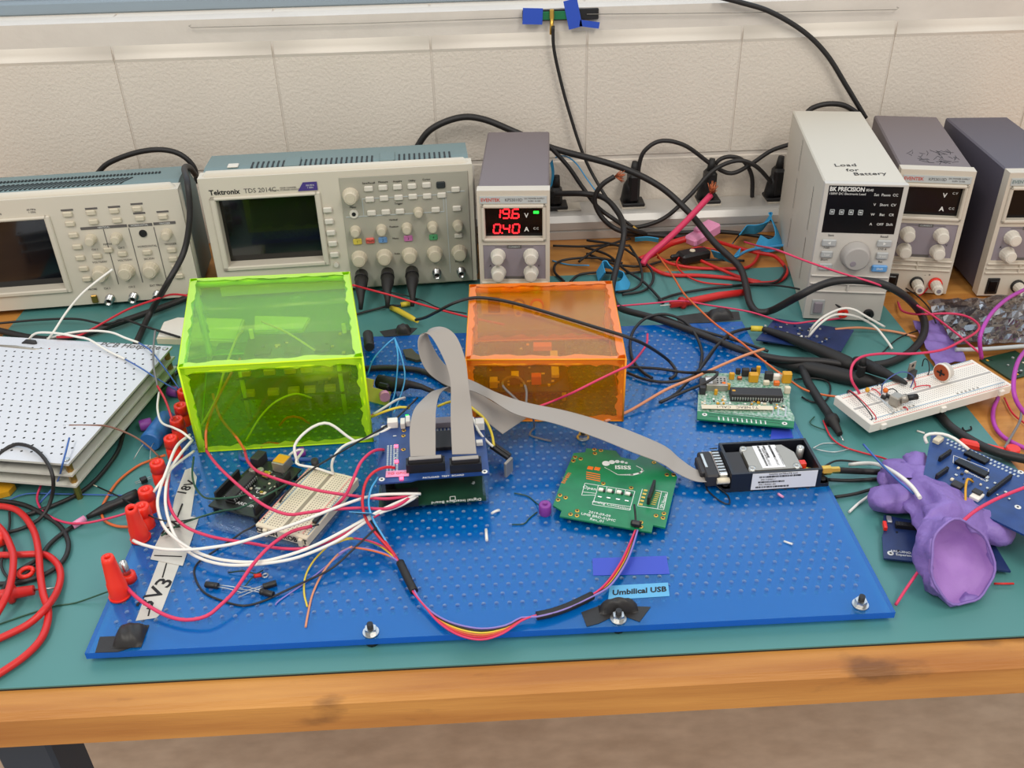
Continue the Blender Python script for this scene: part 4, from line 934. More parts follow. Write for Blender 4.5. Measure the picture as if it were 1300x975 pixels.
# ---- purple gloves
def blob_tube(b, cs, n=24, wr=.0016, seed=1, cap=True, flat=.8, mi=0, inner=0):
    r = random.Random(seed); ph = [r.random()*6.28 for _ in range(6)]; rings = []
    for i, (c, rad_) in enumerate(cs):
        c = Vector(c); t = (Vector(cs[min(i+1, len(cs)-1)][0])-Vector(cs[max(i-1, 0)][0])).normalized()
        x = t.cross(Vector((0, 0, 1))).normalized(); y = x.cross(t); ring = []
        for k in range(n):
            a = 2*pi*k/n; w = 1+wr/max(rad_, .004)*(math.sin(3*a+ph[0]+i*.9)+.7*math.sin(5*a+ph[1]-i*1.3)+.4*math.sin(9*a+ph[2]+i*2.1))
            ring.append(c+x*(rad_*w*cos(a))+y*(rad_*w*sin(a)*flat))
        rings.append(ring)
    vs = [p for q in rings for p in q]; fs = []
    for i in range(len(rings)-1):
        for k in range(n):
            j = (k+1) % n; f = (i*n+k, i*n+j, i*n+n+j, i*n+n+k); fs.append(f if not inner else f[::-1])
    for v in vs: v.z = max(v.z, .0042)
    b.add(vs, fs, mi, True)
    if cap: o = len(b.v)-n; b.f.append([o+i for i in range(n)]); b.m.append(mi); b.s.append(True)
def dome(c0, c1, r0, r1, n=4):       # finger: from c0 to c1 with a rounded end
    c0, c1 = Vector(c0), Vector(c1); d = (c1-c0); L = d.length; out = [(c0+d*(k/n), r0+(r1-r0)*k/n) for k in range(n+1)]
    for k in range(1, 5): a = k/4*pi/2*.98; out.append((c1+d.normalized()*(r1*sin(a)), max(r1*cos(a), .0008)))
    return out
gl = MB()
Q = lambda u, v, z: tuple(P(u, v, z))
ringC = P(1221, 714, .034); nrm = Vector((.18, -.80, .57)).normalized(); ax = nrm.cross(Vector((0, 0, 1))).normalized()*-1; ay = ax.cross(nrm)*-1
def cuff(c, sx, sy, tilt, n=36, wr=0, ph=0):
    c = Vector(c); out = []
    for k in range(n):
        a = 2*pi*k/n+tilt; w = 1+wr*(math.sin(3*a+ph)+.6*math.sin(7*a-ph))
        p = c+ax*(sx*w*cos(a))+ay*(sy*w*sin(a)); p.z = max(p.z, .0042); out.append(p)
    return out
R = [cuff(ringC, .0275, .0325, 0, wr=.045, ph=2.4), cuff(ringC-nrm*.004, .0280, .0330, 0, wr=.045, ph=2.4), cuff(ringC-nrm*.022+Vector((.004, .004, .001)), .0300, .0300, 0, wr=.05, ph=1), cuff(P(1214, 676, .029), .0310, .0240, 0, wr=.09, ph=2.2), cuff(P(1194, 646, .025), .0260, .0180, 0, wr=.10, ph=3), cuff(P(1168, 620, .021), .0210, .0150, 0, wr=.10, ph=4), cuff(P(1152, 604, .018), .0150, .0115, 0, wr=.06, ph=5)]
def dense(rings, k=5, amp=.0062):       # more rings between the given ones, then ridged wrinkles
    from mathutils import noise as nz
    cols = [smooth_cols([r[i] for r in rings], k) for i in range(len(rings[0]))]; out = [[c[j] for c in cols] for j in range(len(cols[0]))]
    for j, r in enumerate(out):
        c = sum(r, Vector())/len(r); w = min(1, j/4)
        for i, p in enumerate(r):
            d = 1-2*abs(nz.noise(p*48))-.6*abs(nz.noise(p*110+Vector((3, 1, 7)))); q = p+(p-c).normalized()*(amp*w*(d-.45)); q.z = max(q.z, .0042); r[i] = q
    return out
def smooth_cols(pts, k):
    q = [pts[0]*2-pts[1]]+pts+[pts[-1]*2-pts[-2]]; out = []
    for i in range(1, len(q)-2):
        a, b, c, d = q[i-1], q[i], q[i+1], q[i+2]
        for s_ in range(k):
            t = s_/k; out.append(.5*((2*b)+(c-a)*t+(2*a-5*b+4*c-d)*t*t+(3*b-a-3*c+d)*t**3))
    return out+[pts[-1]]
rim = R[0]; R = dense(R)
vs = [p for q in R for p in q]; n = 36; fs = [(i*n+k, i*n+(k+1) % n, i*n+n+(k+1) % n, i*n+n+k) for i in range(len(R)-1) for k in range(n)]; fs.append([(len(R)-1)*n+k for k in range(n)])
gl.add(vs, fs, 0, True)
RI = [cuff(ringC, .0275, .0325, 0, wr=.045, ph=2.4), cuff(ringC-nrm*.010, .0240, .0285, 0, wr=.03, ph=2.4), cuff(ringC-nrm*.019+Vector((.003, .002, .002)), .0165, .0190, 0, wr=.04, ph=1), cuff(ringC-nrm*.026+Vector((.004, .003, .003)), .0070, .0070, 0, wr=.05)]
RI = dense(RI, 5, .0022); RI[0] = rim; vs = [p for q in RI for p in q]; fs = [(i*n+k, i*n+n+k, i*n+n+(k+1) % n, i*n+(k+1) % n) for i in range(len(RI)-1) for k in range(n)]; vs.append(sum(RI[-1], Vector())/n); fs += [((len(RI)-1)*n+k, len(vs)-1, (len(RI)-1)*n+(k+1) % n) for k in range(n)]
gl.add(vs, fs, 1, True)
for c0, c1, r0, r1, sd in (((1165, 615, .020), (1163, 586, .022), .0125, .0110, 2), ((1158, 620, .020), (1136, 596, .018), .0150, .0120, 3), ((1172, 632, .020), (1122, 634, .017), .0150, .0135, 4), ((1168, 612, .016), (1128, 608, .013), .0130, .0100, 6)):
    blob_tube(gl, dome(Q(*c0), Q(*c1), r0, r1), 22, .0011, sd)
blob_tube(gl, dome(Q(1225, 660, .022), Q(1262, 672, .020), .020, .0165), 22, .0012, 9)
gl.tube(rim+[rim[0]], .0011, 6, caps=False)
tag(gl.build('rubber_glove', ['glove_purple', 'glove_inner']), 'crumpled purple rubber glove with its cuff gaping open', 'glove')
def sheet(name, mat, quad, nx, ny, amp, seed, label, cat, zmin=.0042, th=.0006):
    a, b_, c, d = [P(*q) for q in quad]; m = MB(); r = random.Random(seed); ph = [(r.uniform(20, 150), r.uniform(20, 150), r.random()*6.28) for _ in range(7)]
    vs = []
    for k in (0, 1):
        for j in range(ny+1):
            for i in range(nx+1):
                u, v = i/nx, j/ny; p = a.lerp(b_, u).lerp(d.lerp(c, u), v)
                hgt = sum(abs(math.sin(f*p.x+g_*p.y+h_)) for f, g_, h_ in ph)/len(ph); p.z = max(zmin, p.z+amp*(hgt-.45)*2)+(th if k == 0 else 0); vs.append(p)
    W_ = nx+1; o = W_*(ny+1)
    fs = [(j*W_+i, j*W_+i+1, j*W_+W_+i+1, j*W_+W_+i) for j in range(ny) for i in range(nx)]
    m.add(vs, fs+[tuple(o+q for q in f[::-1]) for f in fs], 0, name != 'antistatic_bag')
    return tag(m.build(name, mat), label, cat)
sheet('rubber_glove', 'glove_purple', [(1188, 468, .006), (1226, 458, .006), (1190, 408, .006), (1158, 410, .006)], 26, 26, .005, 3, 'flattened purple rubber glove lying on the wood behind the white breadboard', 'glove')
clear('bag_film', (190, 190, 196), (120, 120, 128), .20, .04, refl=.22)
bag = sheet('antistatic_bag', 'bag_film', [(1212, 440, .012), (1318, 436, .014), (1310, 376, .012), (1176, 384, .010)], 17, 13, .0060, 8, 'shiny grey see-through antistatic bag lying crumpled below the dark power supply', 'bag', zmin=.007)
MB().tube(smooth_path([P(1213, 444, .012), P(1250, 443, .012), P(1318, 438, .012)]), .0024, 8).build('folded_edge', 'label_grey', bag)
# board inside the bag corner
t = thing('circuit_board', 'green circuit board poking out past the white breadboard end', 'circuit board', P(1284, 478, .006).to_tuple()[:2]+(.001,), .3); slab(t, [(0, 0), (.05, 0), (.05, .045), (0, .045)], 'pcb_dark_green'); scatter(t, 14, .003, .045, .003, .04, .0016, 5)

# ---- blue boards at the right
z6 = zm(1060, 540, 3.9); pa, pb_ = P(*z6(430, 290), .034), P(*z6(936, 540), .034); yw = math.atan2(pb_.y-pa.y, pb_.x-pa.x)
t = thing('circuit_board', 'large blue circuit board with rows of solder pads leaning on the purple glove', 'circuit board', (pa.x, pa.y, .034), yw)
g = lambda a, b_, z=.034: onT(t, *z6(a, b_), z)
x1, y1 = g(480, 30); slab(t, [(0, 0), (.115, 0), (.115, y1), (x1, y1)], 'pcb_blue', z=-.0016)
cz = zm(1160, 460, 5.414); gc = lambda a, b_, z=.034: onT(t, *cz(a, b_), z)
for k in range(19):
    for j in (0, 1): part(t, 'pad', *gc(235+27*k+(-4*j), 535+12.5*k+24*j), 0, .0017, .0028, .0004, 'solder', bev=0)
for q in ((85, 825), (735, 755), (715, 995)): o = inst(PADW, 'pad', t, (*gc(*q), 0)); inst(HOLE, 'hole', o)
for q, n_, r_ in (((210, 655), 7, pi/2+.05), ((190, 775), 7, pi/2+.05), ((585, 860), 15, pi/2+.05)): header(t, *gc(*q), 0, n_, r_-.1, h=.005)
for q, L_ in (((395, 735), .028), ((430, 660), .020)): part(t, 'chip', *gc(*q), 0, L_, .0085, .003, 'black_gloss', rz=-.03)
lines(t, [(gc(270, 690), gc(275, 640)), (gc(275, 640), gc(515, 735)), (gc(515, 735), gc(505, 805)), (gc(505, 805), gc(270, 690))], .0001, .0005)
part(t, 'chip', *gc(300, 850), 0, .009, .008, .0025, 'chip'); part(t, 'usb_port', *gc(430, 930), 0, .008, .011, .003, 'plastic_white'); part(t, 'chip', *gc(430, 915), .003, .0075, .006, .002, 'chip'); part(t, 'connector', *gc(165, 545), 0, .006, .010, .004, 'bread_old')
scatter(t, 22, .006, .06, .006, y1-.012, 0, 12, ('solder', 'bread_old', 'chip'), .003); ctext(t, 'ARDUINO SHIELD', .0035, *gc(290, 905), .0001); ctext(t, 'EXPERIMENT', .003, *gc(440, 790), .0001, -.05)
MB().tube(smooth_path([(*gc(405, 828), .001), (*gc(360, 840), .006), (*gc(345, 900), .006), (*gc(350, 985), .003)]), .0011, 6).build('jumper_wire', 'cap_yellow', t)
pa, pb_ = P(1122, 708, .009), P(1284, 726, .009); yw = math.atan2(pb_.y-pa.y, pb_.x-pa.x)
t = thing('circuit_board', 'dark blue circuit board lying on the mat underneath the purple glove', 'circuit board', (pa.x, pa.y, .0045), yw)
wz = zm(1100, 600, 7.5); g = lambda a, b_: onT(t, *wz(a, b_), .009)
slab(t, [g(165, 810), (math.hypot(pb_.x-pa.x, pb_.y-pa.y), .001), (.09, .045), g(165, 400), g(165, 560), g(150, 600)], 'pcb_navy', z=.0025)
o = inst(PADW, 'pad', t, (*g(230, 765), .0041)); inst(HOLE, 'hole', o)
for q in ((290, 565), (305, 742)): inst(HOLE, 'hole', t, (*g(*q), .0041))
header(t, *g(450, 530), .0041, 12, 0, h=.0045, rows=2); part(t, 'red_connector', *g(172, 520), .0041, .003, .009, .004, 'red_plastic'); ctext(t, 'ARDUINO SHIELD\nExperiment v1', .0036, *g(405, 775), .0042); part(t, 'crystal', *g(215, 450), .0041, .004, .008, .002, 'solder')
for x in (.01, .08): MB().cyl((x, .012, -.0015), (x, .012, .0025), .003, n=10).build('standoff', 'black_plastic', t)
pa, pb_ = P(960, 431, .012), P(1068, 446, .012); yw = math.atan2(pb_.y-pa.y, pb_.x-pa.x)
t = thing('circuit_board', 'dark blue circuit board under the black probe handles in front of the electronic load', 'circuit board', (pa.x, pa.y, .003), yw)
g = lambda u, v: onT(t, u, v, .012)
slab(t, [g(960, 431), g(1068, 446), g(1084, 419), g(984, 404)], 'pcb_navy', z=.0075); scatter(t, 44, .006, .082, .006, .045, .0091, 21, ('solder', 'white_print', 'chip', 'pcb_blue'), .004)
for x in (.01, .07): MB().cyl((x, .012, 0), (x, .012, .0075), .003, n=10).build('standoff', 'black_plastic', t)

# ---- binding posts along the board's left edge
JB = MB().rings([((0, 0, 0), .0072), ((0, 0, .012), .0068), ((0, 0, .013), .0060), ((0, 0, .015), .0060), ((0, 0, .016), .0072), ((0, 0, .024), .0066), ((0, 0, .026), .0064), ((0, 0, .026), .0036), ((0, 0, .016), .0034)], 16, caps=False).mesh('binding_post', 'red_knob')
JP_ = [(239, 519, ''), (235, 538, ''), (230, 556, ''), (223, 580, ''), (206, 612, ''), (192, 647, ''), (187, 668, '')]
nb = ['red binding post half hidden behind the lime box corner', 'red binding post beside the lime box, wires from the box passing it', 'red binding post between two others near the blue capacitor', 'wide red binding post in front of the blue capacitor', 'red binding post standing alone in front of the 18V tape end', 'red binding post beside the black probe tip', 'red binding post tucked behind the tall plug above the 5V tape']
for (u, v, _), l_ in zip(JP_, nb):
    p = P(u, v, BZ); t = thing('binding_post', l_, 'binding post', (p.x, p.y, BZ+.0002), 0, 'red binding posts along the blue board edge')
    inst(JB, 'post_body', t, (0, 0, 0), (0, 0, 0), (1, 1, .88)); MB().cyl((0, 0, .012), (0, 0, .0165), .0034).build('metal_core', 'chip', t)
PLUG = MB().rings([((0, 0, 0), .0078), ((0, 0, .016), .0074), ((0, 0, .017), .0068), ((0, 0, .040), .0052), ((0, 0, .044), .0046), ((0, 0, .044), .0026), ((0, 0, .040), .0024)], 16, caps=False)
def tall_plug(a, b_, label, sc=1):
    base = P(*a, BZ); top = P(*b_, BZ+.042*sc); d = (top-base); t = thing('banana_plug', label, 'banana plug', tuple(base), 0, 'tall red banana plugs')
    L = d.length; o = PLUG.mesh('plug_body', 'red_knob'); o = inst(o, 'plug_body', t, (0, 0, 0), d.to_track_quat('Z', 'Y').to_euler(), (1, 1, L/.044))
    MB().cyl((0, 0, .0003), (0, 0, .0025), .0086, n=16).build('collar', 'red_plastic', t); return t
tall_plug((179, 684), (166, 645), 'tall red banana plug with a white wire, beside the 5V tape')
tall_plug((153, 757), (136, 707), 'tall red banana plug with a pink wire, beside the 3V3 tape')
p = P(164, 736, BZ); t = thing('banana_socket', 'bare metal banana socket with red collar beside the 3V3 plug', 'socket', tuple(p)); MB().rings([((0, 0, 0), .0065), ((0, 0, .006), .0062), ((0, 0, .007), .005)], 14).build('collar', 'red_knob', t); MB().rings([((0, 0, .006), .0032), ((-.001, 0, .019), .0032), ((-.001, 0, .019), .0022), ((-.001, 0, .016), .002)], 12).build('sleeve', 'steel', t)

# ---- tapes
def tape(name, label, pts, mat, z=BZ, th=.0004):
    q = [P(u, v, z) for u, v in pts]; c = sum(q, Vector())/len(q); t = thing(name, label, 'tape', (c.x, c.y, z))
    MB().prism([(p.x-c.x, p.y-c.y) for p in q], .0001, th).build('strip', mat, t); return t, c
z8a, z7b = zm(0, 600, 3.9), zm(170, 470, 4.64)
def hand(t, c, s, u, v, size, rz, **k): p = P(u, v, BZ); text(s, size, 'ink_black', t, (p.x-c.x, p.y-c.y, .0006), (0, 0, rz), name='handwriting', bold=.0002, **k)
def dash(t, c, a, b_):
    p, q = P(*a, BZ), P(*b_, BZ); MB().tube([(p.x-c.x, p.y-c.y, .0006), (q.x-c.x, q.y-c.y, .0006)], .0006, 4).build('handwriting', 'ink_black', t)
t, c = tape('tape_label', 'masking tape strip handwritten 3V3 on the blue board', [z8a(672, 735), z8a(775, 720), z8a(795, 700), z8a(895, 440), z8a(790, 430)], 'tape_masking')
hand(t, c, '3V3', *z8a(772, 600), .019, 1.22, sx=1.15); dash(t, c, z8a(825, 452), z8a(805, 522)); dash(t, c, z8a(742, 680), z8a(735, 712))
t, c = tape('tape_label', 'masking tape strip handwritten 5V on the blue board', [z8a(745, 430), z8a(905, 463), z8a(985, 225), z8a(850, 205), z8a(770, 360)], 'tape_masking', BZ+.0005)
hand(t, c, '5V', *z8a(855, 285), .017, 1.22); dash(t, c, z8a(765, 415), z8a(902, 420)); dash(t, c, z8a(905, 160), z8a(880, 225))
t, c = tape('tape_label', 'masking tape strip handwritten 18V running up to the lime box', [z8a(850, 205), z8a(945, 220), (250, 606), (243, 594), (235, 597), (222, 632)], 'tape_masking')
hand(t, c, '18V', *z7b(312, 695), .013, 1.25); dash(t, c, z7b(285, 790), z7b(262, 850))
t, c = tape('tape_label', 'light blue tape label handwritten Umbilical USB', [(772, 762), (774, 744), (848, 740), (850, 757)], 'tape_cyan'); hand(t, c, 'Umbilical USB', 811, 751, .0075, .03, shear=.2)
tape('tape_patch', 'violet blue tape patch behind the Umbilical label', [(753, 731), (752, 709), (846, 706), (850, 729)], 'tape_violet')
tape('tape_patch', 'violet blue tape patch between the transmitter board and the radio tray', [(978, 558), (980, 543), (1003, 543), (1007, 556)], 'tape_violet')
tape('tape_patch', 'clear tape patch in front of the black radio tray', [(948, 652), (948, 634), (1040, 632), (1042, 644)], 'tape_cyan') if False else None
def black_tape(name, label, base, bump):
    q = [P(*p, BZ) for p in base]; c = sum(q, Vector())/len(q); t = thing(name, label, 'tape', (c.x, c.y, BZ))
    MB().prism([(p.x-c.x, p.y-c.y) for p in q], .0001, .0006).build('strip', 'tape_black', t)
    m = MB()
    for u, v, w, d, hgt in bump:
        p = P(u, v, BZ)-c; prof = []
        N = 16; vs = []
        for j in range(N+1):
            for i in range(N+1):
                x, y = (i/N-.5)*2, (j/N-.5)*2; r = max(abs(x), abs(y))**3*.5+ (x*x+y*y)*.5
                vs.append((p.x+x*w/2, p.y+y*d/2, .0007+hgt*max(0, 1-r)**.6+(.0007*math.sin(9*x+4*y)*max(0, 1-r))))
        m.add(vs, [(j*(N+1)+i, j*(N+1)+i+1, (j+1)*(N+1)+i+1, (j+1)*(N+1)+i) for j in range(N) for i in range(N)], 0, True)
    m.build('hump', 'tape_black', t); return t
black_tape('tape_cover', 'crumpled black tape over the bolt at the board corner by the 3V3 label', [(121, 829), (127, 809), (150, 808), (154, 797), (180, 795), (181, 818), (150, 828)], [(166, 809, .022, .022, .009)])
black_tape('tape_cover', 'black tape arched over a bolt below the Umbilical label', [(738, 778), (745, 796), (760, 792), (785, 780), (812, 790), (826, 771), (800, 770), (770, 766)], [(785, 774, .030, .010, .011)])
black_tape('tape_cover', 'black tape over a bolt on the far right board edge', [(857, 402), (863, 411), (900, 410), (940, 406), (938, 396), (900, 396)], [(914, 402, .030, .018, .010)])
black_tape('tape_cover', 'dark tape over the bolt on the far board edge beside the ribbon loop', [(482, 421), (488, 428), (520, 426), (530, 417), (512, 416)], [(512, 421, .018, .014, .009)])

# ---- wall plugs on the power strip
def plug(x, y, label, cord, h=.05, rz=0):
    t = thing('power_plug', label, 'plug', (x, y, .0390), rz, 'black plugs on the power strip')
    MB().box((0, 0, .0025), (.032, .028, .005), bev=.0012).build('flange', 'black_plastic', t)
    MB().box((0, 0, .5*h), (.017, .022, h-.008), bev=.004).rings([((-.007, 0, .004), .011), ((-.005, 0, h*.55), .009), ((-.002, 0, h*.8), .005)], 14).build('body', 'black_plastic', t)
    MB().rings([((0, 0, h-.006), .0062), ((.001, 0, h+.012), .0042)], 12).build('strain_relief', 'black_rubber', t); return t
plug(.222, 1.262, 'black power plug on the strip right of the lit supply, cord arching up from it', None)
plug(.331, 1.262, 'black power plug on the strip behind the pink connector', None)
plug(.429, 1.262, 'black power plug on the strip touching the electronic load', None)
plug(.112, 1.262, 'squat black power plug on the strip beside the lit power supply', None, h=.034)

# ---- wire antenna taped under the window
t = thing('antenna', 'wire antenna with green circuit board and gold connector, held to the sill by blue tape', 'antenna', (.115, 1.283, .286)); 
PYv = lambda u, v, y=1.283: PY(u, v, y)-Vector(t.location)
MB().box((.004, .003, .0085), (.100, .004, .014), rz=0, bev=.001).build('backing_bar', 'black_plastic', t); MB().box((-.006, -.0005, .0085), (.060, .0028, .010), bev=.0004).build('board', 'pcb_green', t)
MB().box((-.008, -.0035, .011), (.0055, .006, .012), bev=.001).cyl((-.008, -.0045, .006), (-.0085, -.0055, -.014), .0026, n=8).build('coax_connector', 'gold', t)
for (u, v), w, h_, r_ in (((676, 20), .026, .020, .05), ((727, 17), .018, .036, -.22), ((748, 30), .026, .008, .15)):
    p = PYv(u, v); o = MB().box((0, -.0034, 0), (w, .0008, h_)).build('tape', 'tape_blue', t, tuple(p), (0, r_, 0))
for a, e in (((680, 22), (243, 35)), ((745, 18), (1138, 12))):
    p, q = PYv(*a), PYv(*e); mid = p.lerp(q, .5)+Vector((0, 0, -.001)); MB().tube([p, mid, q, q+Vector((.003 if q.x > 0 else -.003, 0, .002)), q+Vector((0, 0, .003))], .0006, 5).build('wire_arm', 'tin', t)

# ---- pink power connector, black block, blue hook-and-loop ties
def obox(name, label, cat, c, d, rz, mat, tilt=(0, 0), extra=None):
    t = thing(name, label, cat, c, rz); return t
c = P(893, 292, .03); t = thing('power_connector', 'pink moulded power connector on thick red cables by the power strip', 'connector', (c.x, c.y, .012), .62)
MB().box((.010, 0, .010), (.030, .024, .016), bev=.0025).build('housing', 'pink_plastic', t, (0, 0, .004), (0, -.15, 0)); MB().box((-.014, 0, .008), (.024, .022, .013), bev=.003).box((-.004, .004, .0165), (.010, .010, .004), bev=.001).build('boot', 'pink_plastic', t, (0, 0, .004), (0, -.15, 0))
c = P(880, 325, .01); t = thing('connector_block', 'flat black plastic block with a round metal screw among red cables', 'connector', (c.x, c.y, .003), .35); MB().box((0, 0, .008), (.044, .022, .014), bev=.003).box((-.026, .004, .010), (.014, .006, .006), bev=.002).build('body', 'black_plastic', t); MB().rings([((-.002, 0, .015), .0042), ((-.002, 0, .0164), .0034)], 14).build('screw', 'bread_old', t)
def tie(label, pts, w, seed=0):
    pts = [P(*p) for p in pts]; path = smooth_path(pts, .003); b = MB(); vs = []; N = len(path)
    for i, p in enumerate(path):
        d = (path[min(i+1, N-1)]-path[max(i-1, 0)]).normalized(); s_ = d.cross(Vector((0, .4, 1))).normalized(); s_ = Vector((s_.x*.25, s_.y*.25, 1)).normalized() if False else (s_*.55+Vector((0, 0, .84))).normalized()
        nn = d.cross(s_).normalized()*.0007
        for k in (-1, 1): vs += [p+s_*(k*w/2)+nn, p+s_*(k*w/2)-nn]
    fs = []
    for i in range(N-1):
        a = i*4; c_ = a+4; fs += [(a, a+2, c_+2, c_), (a+1, c_+1, c_+3, a+3), (a, c_, c_+1, a+1), (a+2, a+3, c_+3, c_+2)]
    b.add(vs, fs, 0, False); return tag(b.build('cable_tie', 'velcro_blue'), label, 'cable tie')
tie('light blue hook and loop tie standing in a curl beside the electronic load', [(934, 304, .014), (945, 292, .018), (960, 291, .02), (972, 286, .024), (977, 275, .03), (985, 290, .022), (988, 306, .014), (975, 312, .012), (962, 306, .014)], .018)
tie('light blue hook and loop tie wrapped round thin black cables behind the orange box', [(764, 352, .012), (762, 338, .016), (772, 336, .018), (780, 345, .014), (795, 352, .01), (792, 362, .01), (780, 366, .01)], .015)
tie('light blue hook and loop tie lying flat below the power strip', [(806, 304, .008), (822, 303, .010), (836, 305, .008)], .008)
tie('light blue hook and loop tie end by the black connector block', [(905, 322, .008), (918, 326, .012), (932, 330, .012), (936, 320, .014)], .014)
tie('blue hook and loop tie hanging at the lit power supply back corner', [(700, 205, .11), (702, 220, .09), (700, 236, .07)], .006)

# ---- loose components
def loose_cap(label, a, b_, r, mat, z, leads=True, name='capacitor'):
    p, q = P(*a, z), P(*b_, z); t = thing(name, label, 'capacitor', tuple((p+q)/2)); c = (p+q)/2; d = (q-p).normalized()
    MB().rings([(p-c, r*.9), (p-c+d*r*.2, r), (p-c+d*r*.9, r), (p-c+d*r*1.05, r*.93), (p-c+d*r*1.25, r), (q-c-d*r*.15, r), (q-c, r*.9)], 18).build('can', mat, t)
    if leads:
        s_ = d.cross(Vector((0, 0, 1)))
        for k in (-1, 1): MB().tube(smooth_path([p-c+s_*(k*r*.4), p-c-d*.008+s_*(k*r*.5), p-c-d*.020+s_*(k*r*.8)+Vector((0, 0, -r*.6))]), .0004, 5).build('lead', 'solder', t)
    return t
loose_cap('big blue cylindrical capacitor lying on the mat by the binding posts', (190, 562), (214, 531), .0105, 'cyl_blue', .0138)
for l_, a, b_ in (('small black capacitor with wire leads lying beside the pink wire', (277, 744), (261, 742)), ('small black capacitor with leads, upper of two together on the blue board', (334, 745), (351, 740)), ('small black capacitor with leads, lower of two together on the blue board', (331, 751), (347, 755))): loose_cap(l_, a, b_, .0026, 'black_plastic', BZ+.0028)
loose_cap('upright black capacitor at the back board edge beside the lime box', (469, 441), (467, 424), .0058, 'chip', BZ+.012, False)
def bead(label, u, v, z, r, h, mat, lay=None, rzz=0):
    p = P(u, v, z); t = thing('ferrite_bead', label, 'bead', (p.x, p.y, z), rzz, 'purple beads'); m = MB()
    ax_ = (lambda s_: (0, 0, s_*h+h*0)) if lay is None else (lambda s_: (s_*h-h/2, 0, r))
    m.rings([(ax_(0), r*.9), (ax_(.1), r), (ax_(.9), r), (ax_(1), r*.9), (ax_(1), r*.4), (ax_(.6), r*.35)], 14, caps=False).build('sleeve', mat, t); return t
bead('purple bead standing on the blue board left of the green circuit board', 692, 652, BZ+.0003, .0055, .011, 'bead_purple'); bead('purple bead lying on the mat beside the blue capacitor', 187, 545, .0035, .006, .012, 'bead_purple', 1, .4); bead('purple bead lying behind the binding posts near the hotplate corner', 222, 503, .0035, .006, .012, 'bead_purple', 1, -.3); bead('purple bead lying under the front edge of the lime box', 381, 580, BZ+.0003, .0048, .010, 'bead_purple', 1, .5)
def scrap(label, pts, r, mat, name='wire_scrap'): return tag(MB().tube(smooth_path([P(*p) for p in pts], .002), r, 6).build(name, mat), label, 'wire scrap')
scrap('short white wire scrap lying on the right part of the blue board', [(995, 687, BZ+.001), (1006, 691, BZ+.001)], .0009, 'white_wire'); scrap('white bent plastic scrap in front of the board stack', [(624, 652, BZ+.001), (629, 649, BZ+.003), (634, 648, BZ+.001)], .0012, 'white_wire'); scrap('white flat scrap standing below the board stack corner', [(617, 672, BZ+.001), (618, 686, BZ+.001)], .0013, 'plastic_white')
scrap('dark green wire scrap leading to the purple bead', [(653, 626, BZ+.001), (670, 630, BZ+.001), (680, 638, BZ+.001), (689, 645, BZ+.008)], .0006, 'pcb_dark_green'); scrap('dark green wire scrap curled in front of the purple bead', [(650, 666, BZ+.001), (665, 665, BZ+.001), (672, 658, BZ+.001), (682, 650, BZ+.001)], .0006, 'pcb_dark_green')
scrap('tiny white scrap on the mat below the white breadboard', [(1164, 547, .004), (1174, 550, .004)], .0010, 'white_wire'); scrap('dark curled scrap on the mat behind the thick black cable', [(1222, 543, .004), (1225, 547, .004), (1233, 545, .004), (1232, 541, .006)], .0009, 'ink_black'); scrap('stripped red wire stub beside the glove cuff', [(1262, 741, .006), (1287, 741, .006)], .0009, 'red_cable')
scrap('white pointed stick on the mat left of the glove', [(1078, 650, .005), (1090, 639, .005), (1104, 629, .007)], .0013, 'white_wire'); scrap('pink and white wire end on the blue board in front of the radio tray', [(988, 627, BZ+.002), (991, 629, BZ+.003), (994, 631, BZ+.001)], .0012, 'pink_plastic')
for l_, a, b_ in (('dark green wire scrap, upper of two beside the loose capacitors', (290, 727), (327, 729)), ('dark green wire scrap bent toward the loose capacitors', (311, 744), (334, 724))): scrap(l_, [(*a, BZ+.001), ((a[0]+b_[0])/2, (a[1]+b_[1])/2-3, BZ+.003), (*b_, BZ+.001)], .0006, 'pcb_dark_green')
p = P(337, 732, BZ); t = thing('ring_terminal', 'small ring terminal with red sleeve on the blue board', 'terminal', tuple(p)); MB().rings([((0, 0, .001), .0028), ((0, 0, .0018), .0028), ((0, 0, .0018), .0016), ((0, 0, .001), .0016)], 14, caps=False).build('ring', 'steel', t); MB().cyl((-.003, 0, .002), (-.009, -.001, .002), .0016).build('sleeve', 'red_plastic', t)

# ---- power jack bracket and its plug behind the board stack
c = P(483, 495, BZ+.012); t = thing('jack_bracket', 'yellow plastic bracket holding a black power jack beside the lime box', 'bracket', (c.x, c.y, BZ), -.5)
MB().prism([(-.020, -.004), (-.020, .020), (-.010, .020), (-.010, .012), (.012, .012), (.012, -.004)], 0, .003).xf(Matrix.Rotation(rad(62), 4, 'X')).build('plate', 'yellow_plate', t, (0, -.004, .001)); MB().box((0, .012, .009), (.014, .016, .014), bev=.002).build('jack', 'black_plastic', t)
MB().rings([((.008, -.006, .012), .0055), ((.012, -.010, .012), .0055)], 12).build('jack_mouth', 'pink_plastic', t)

# ---- cream slabs behind the lime box
for l_, q, z in (('cream flat plastic case behind the left side of the lime box', [(198, 428), (300, 432), (310, 404), (225, 402), (207, 408)], .012), ('cream flat card seen through the back of the lime box', [(322, 420), (385, 418), (394, 402), (323, 400)], .008)):
    pts = [P(u, v, z) for u, v in q]; c = sum(pts, Vector())/len(pts); t = thing('plastic_case', l_, 'case', (c.x, c.y, .003)); MB().prism([(p.x-c.x, p.y-c.y) for p in pts], 0, z-.005).build('body', 'bread_old', t); MB().prism([((p.x-c.x)*.96, (p.y-c.y)*.92) for p in pts], z-.005, z-.003).build('top', 'plastic_white', t)

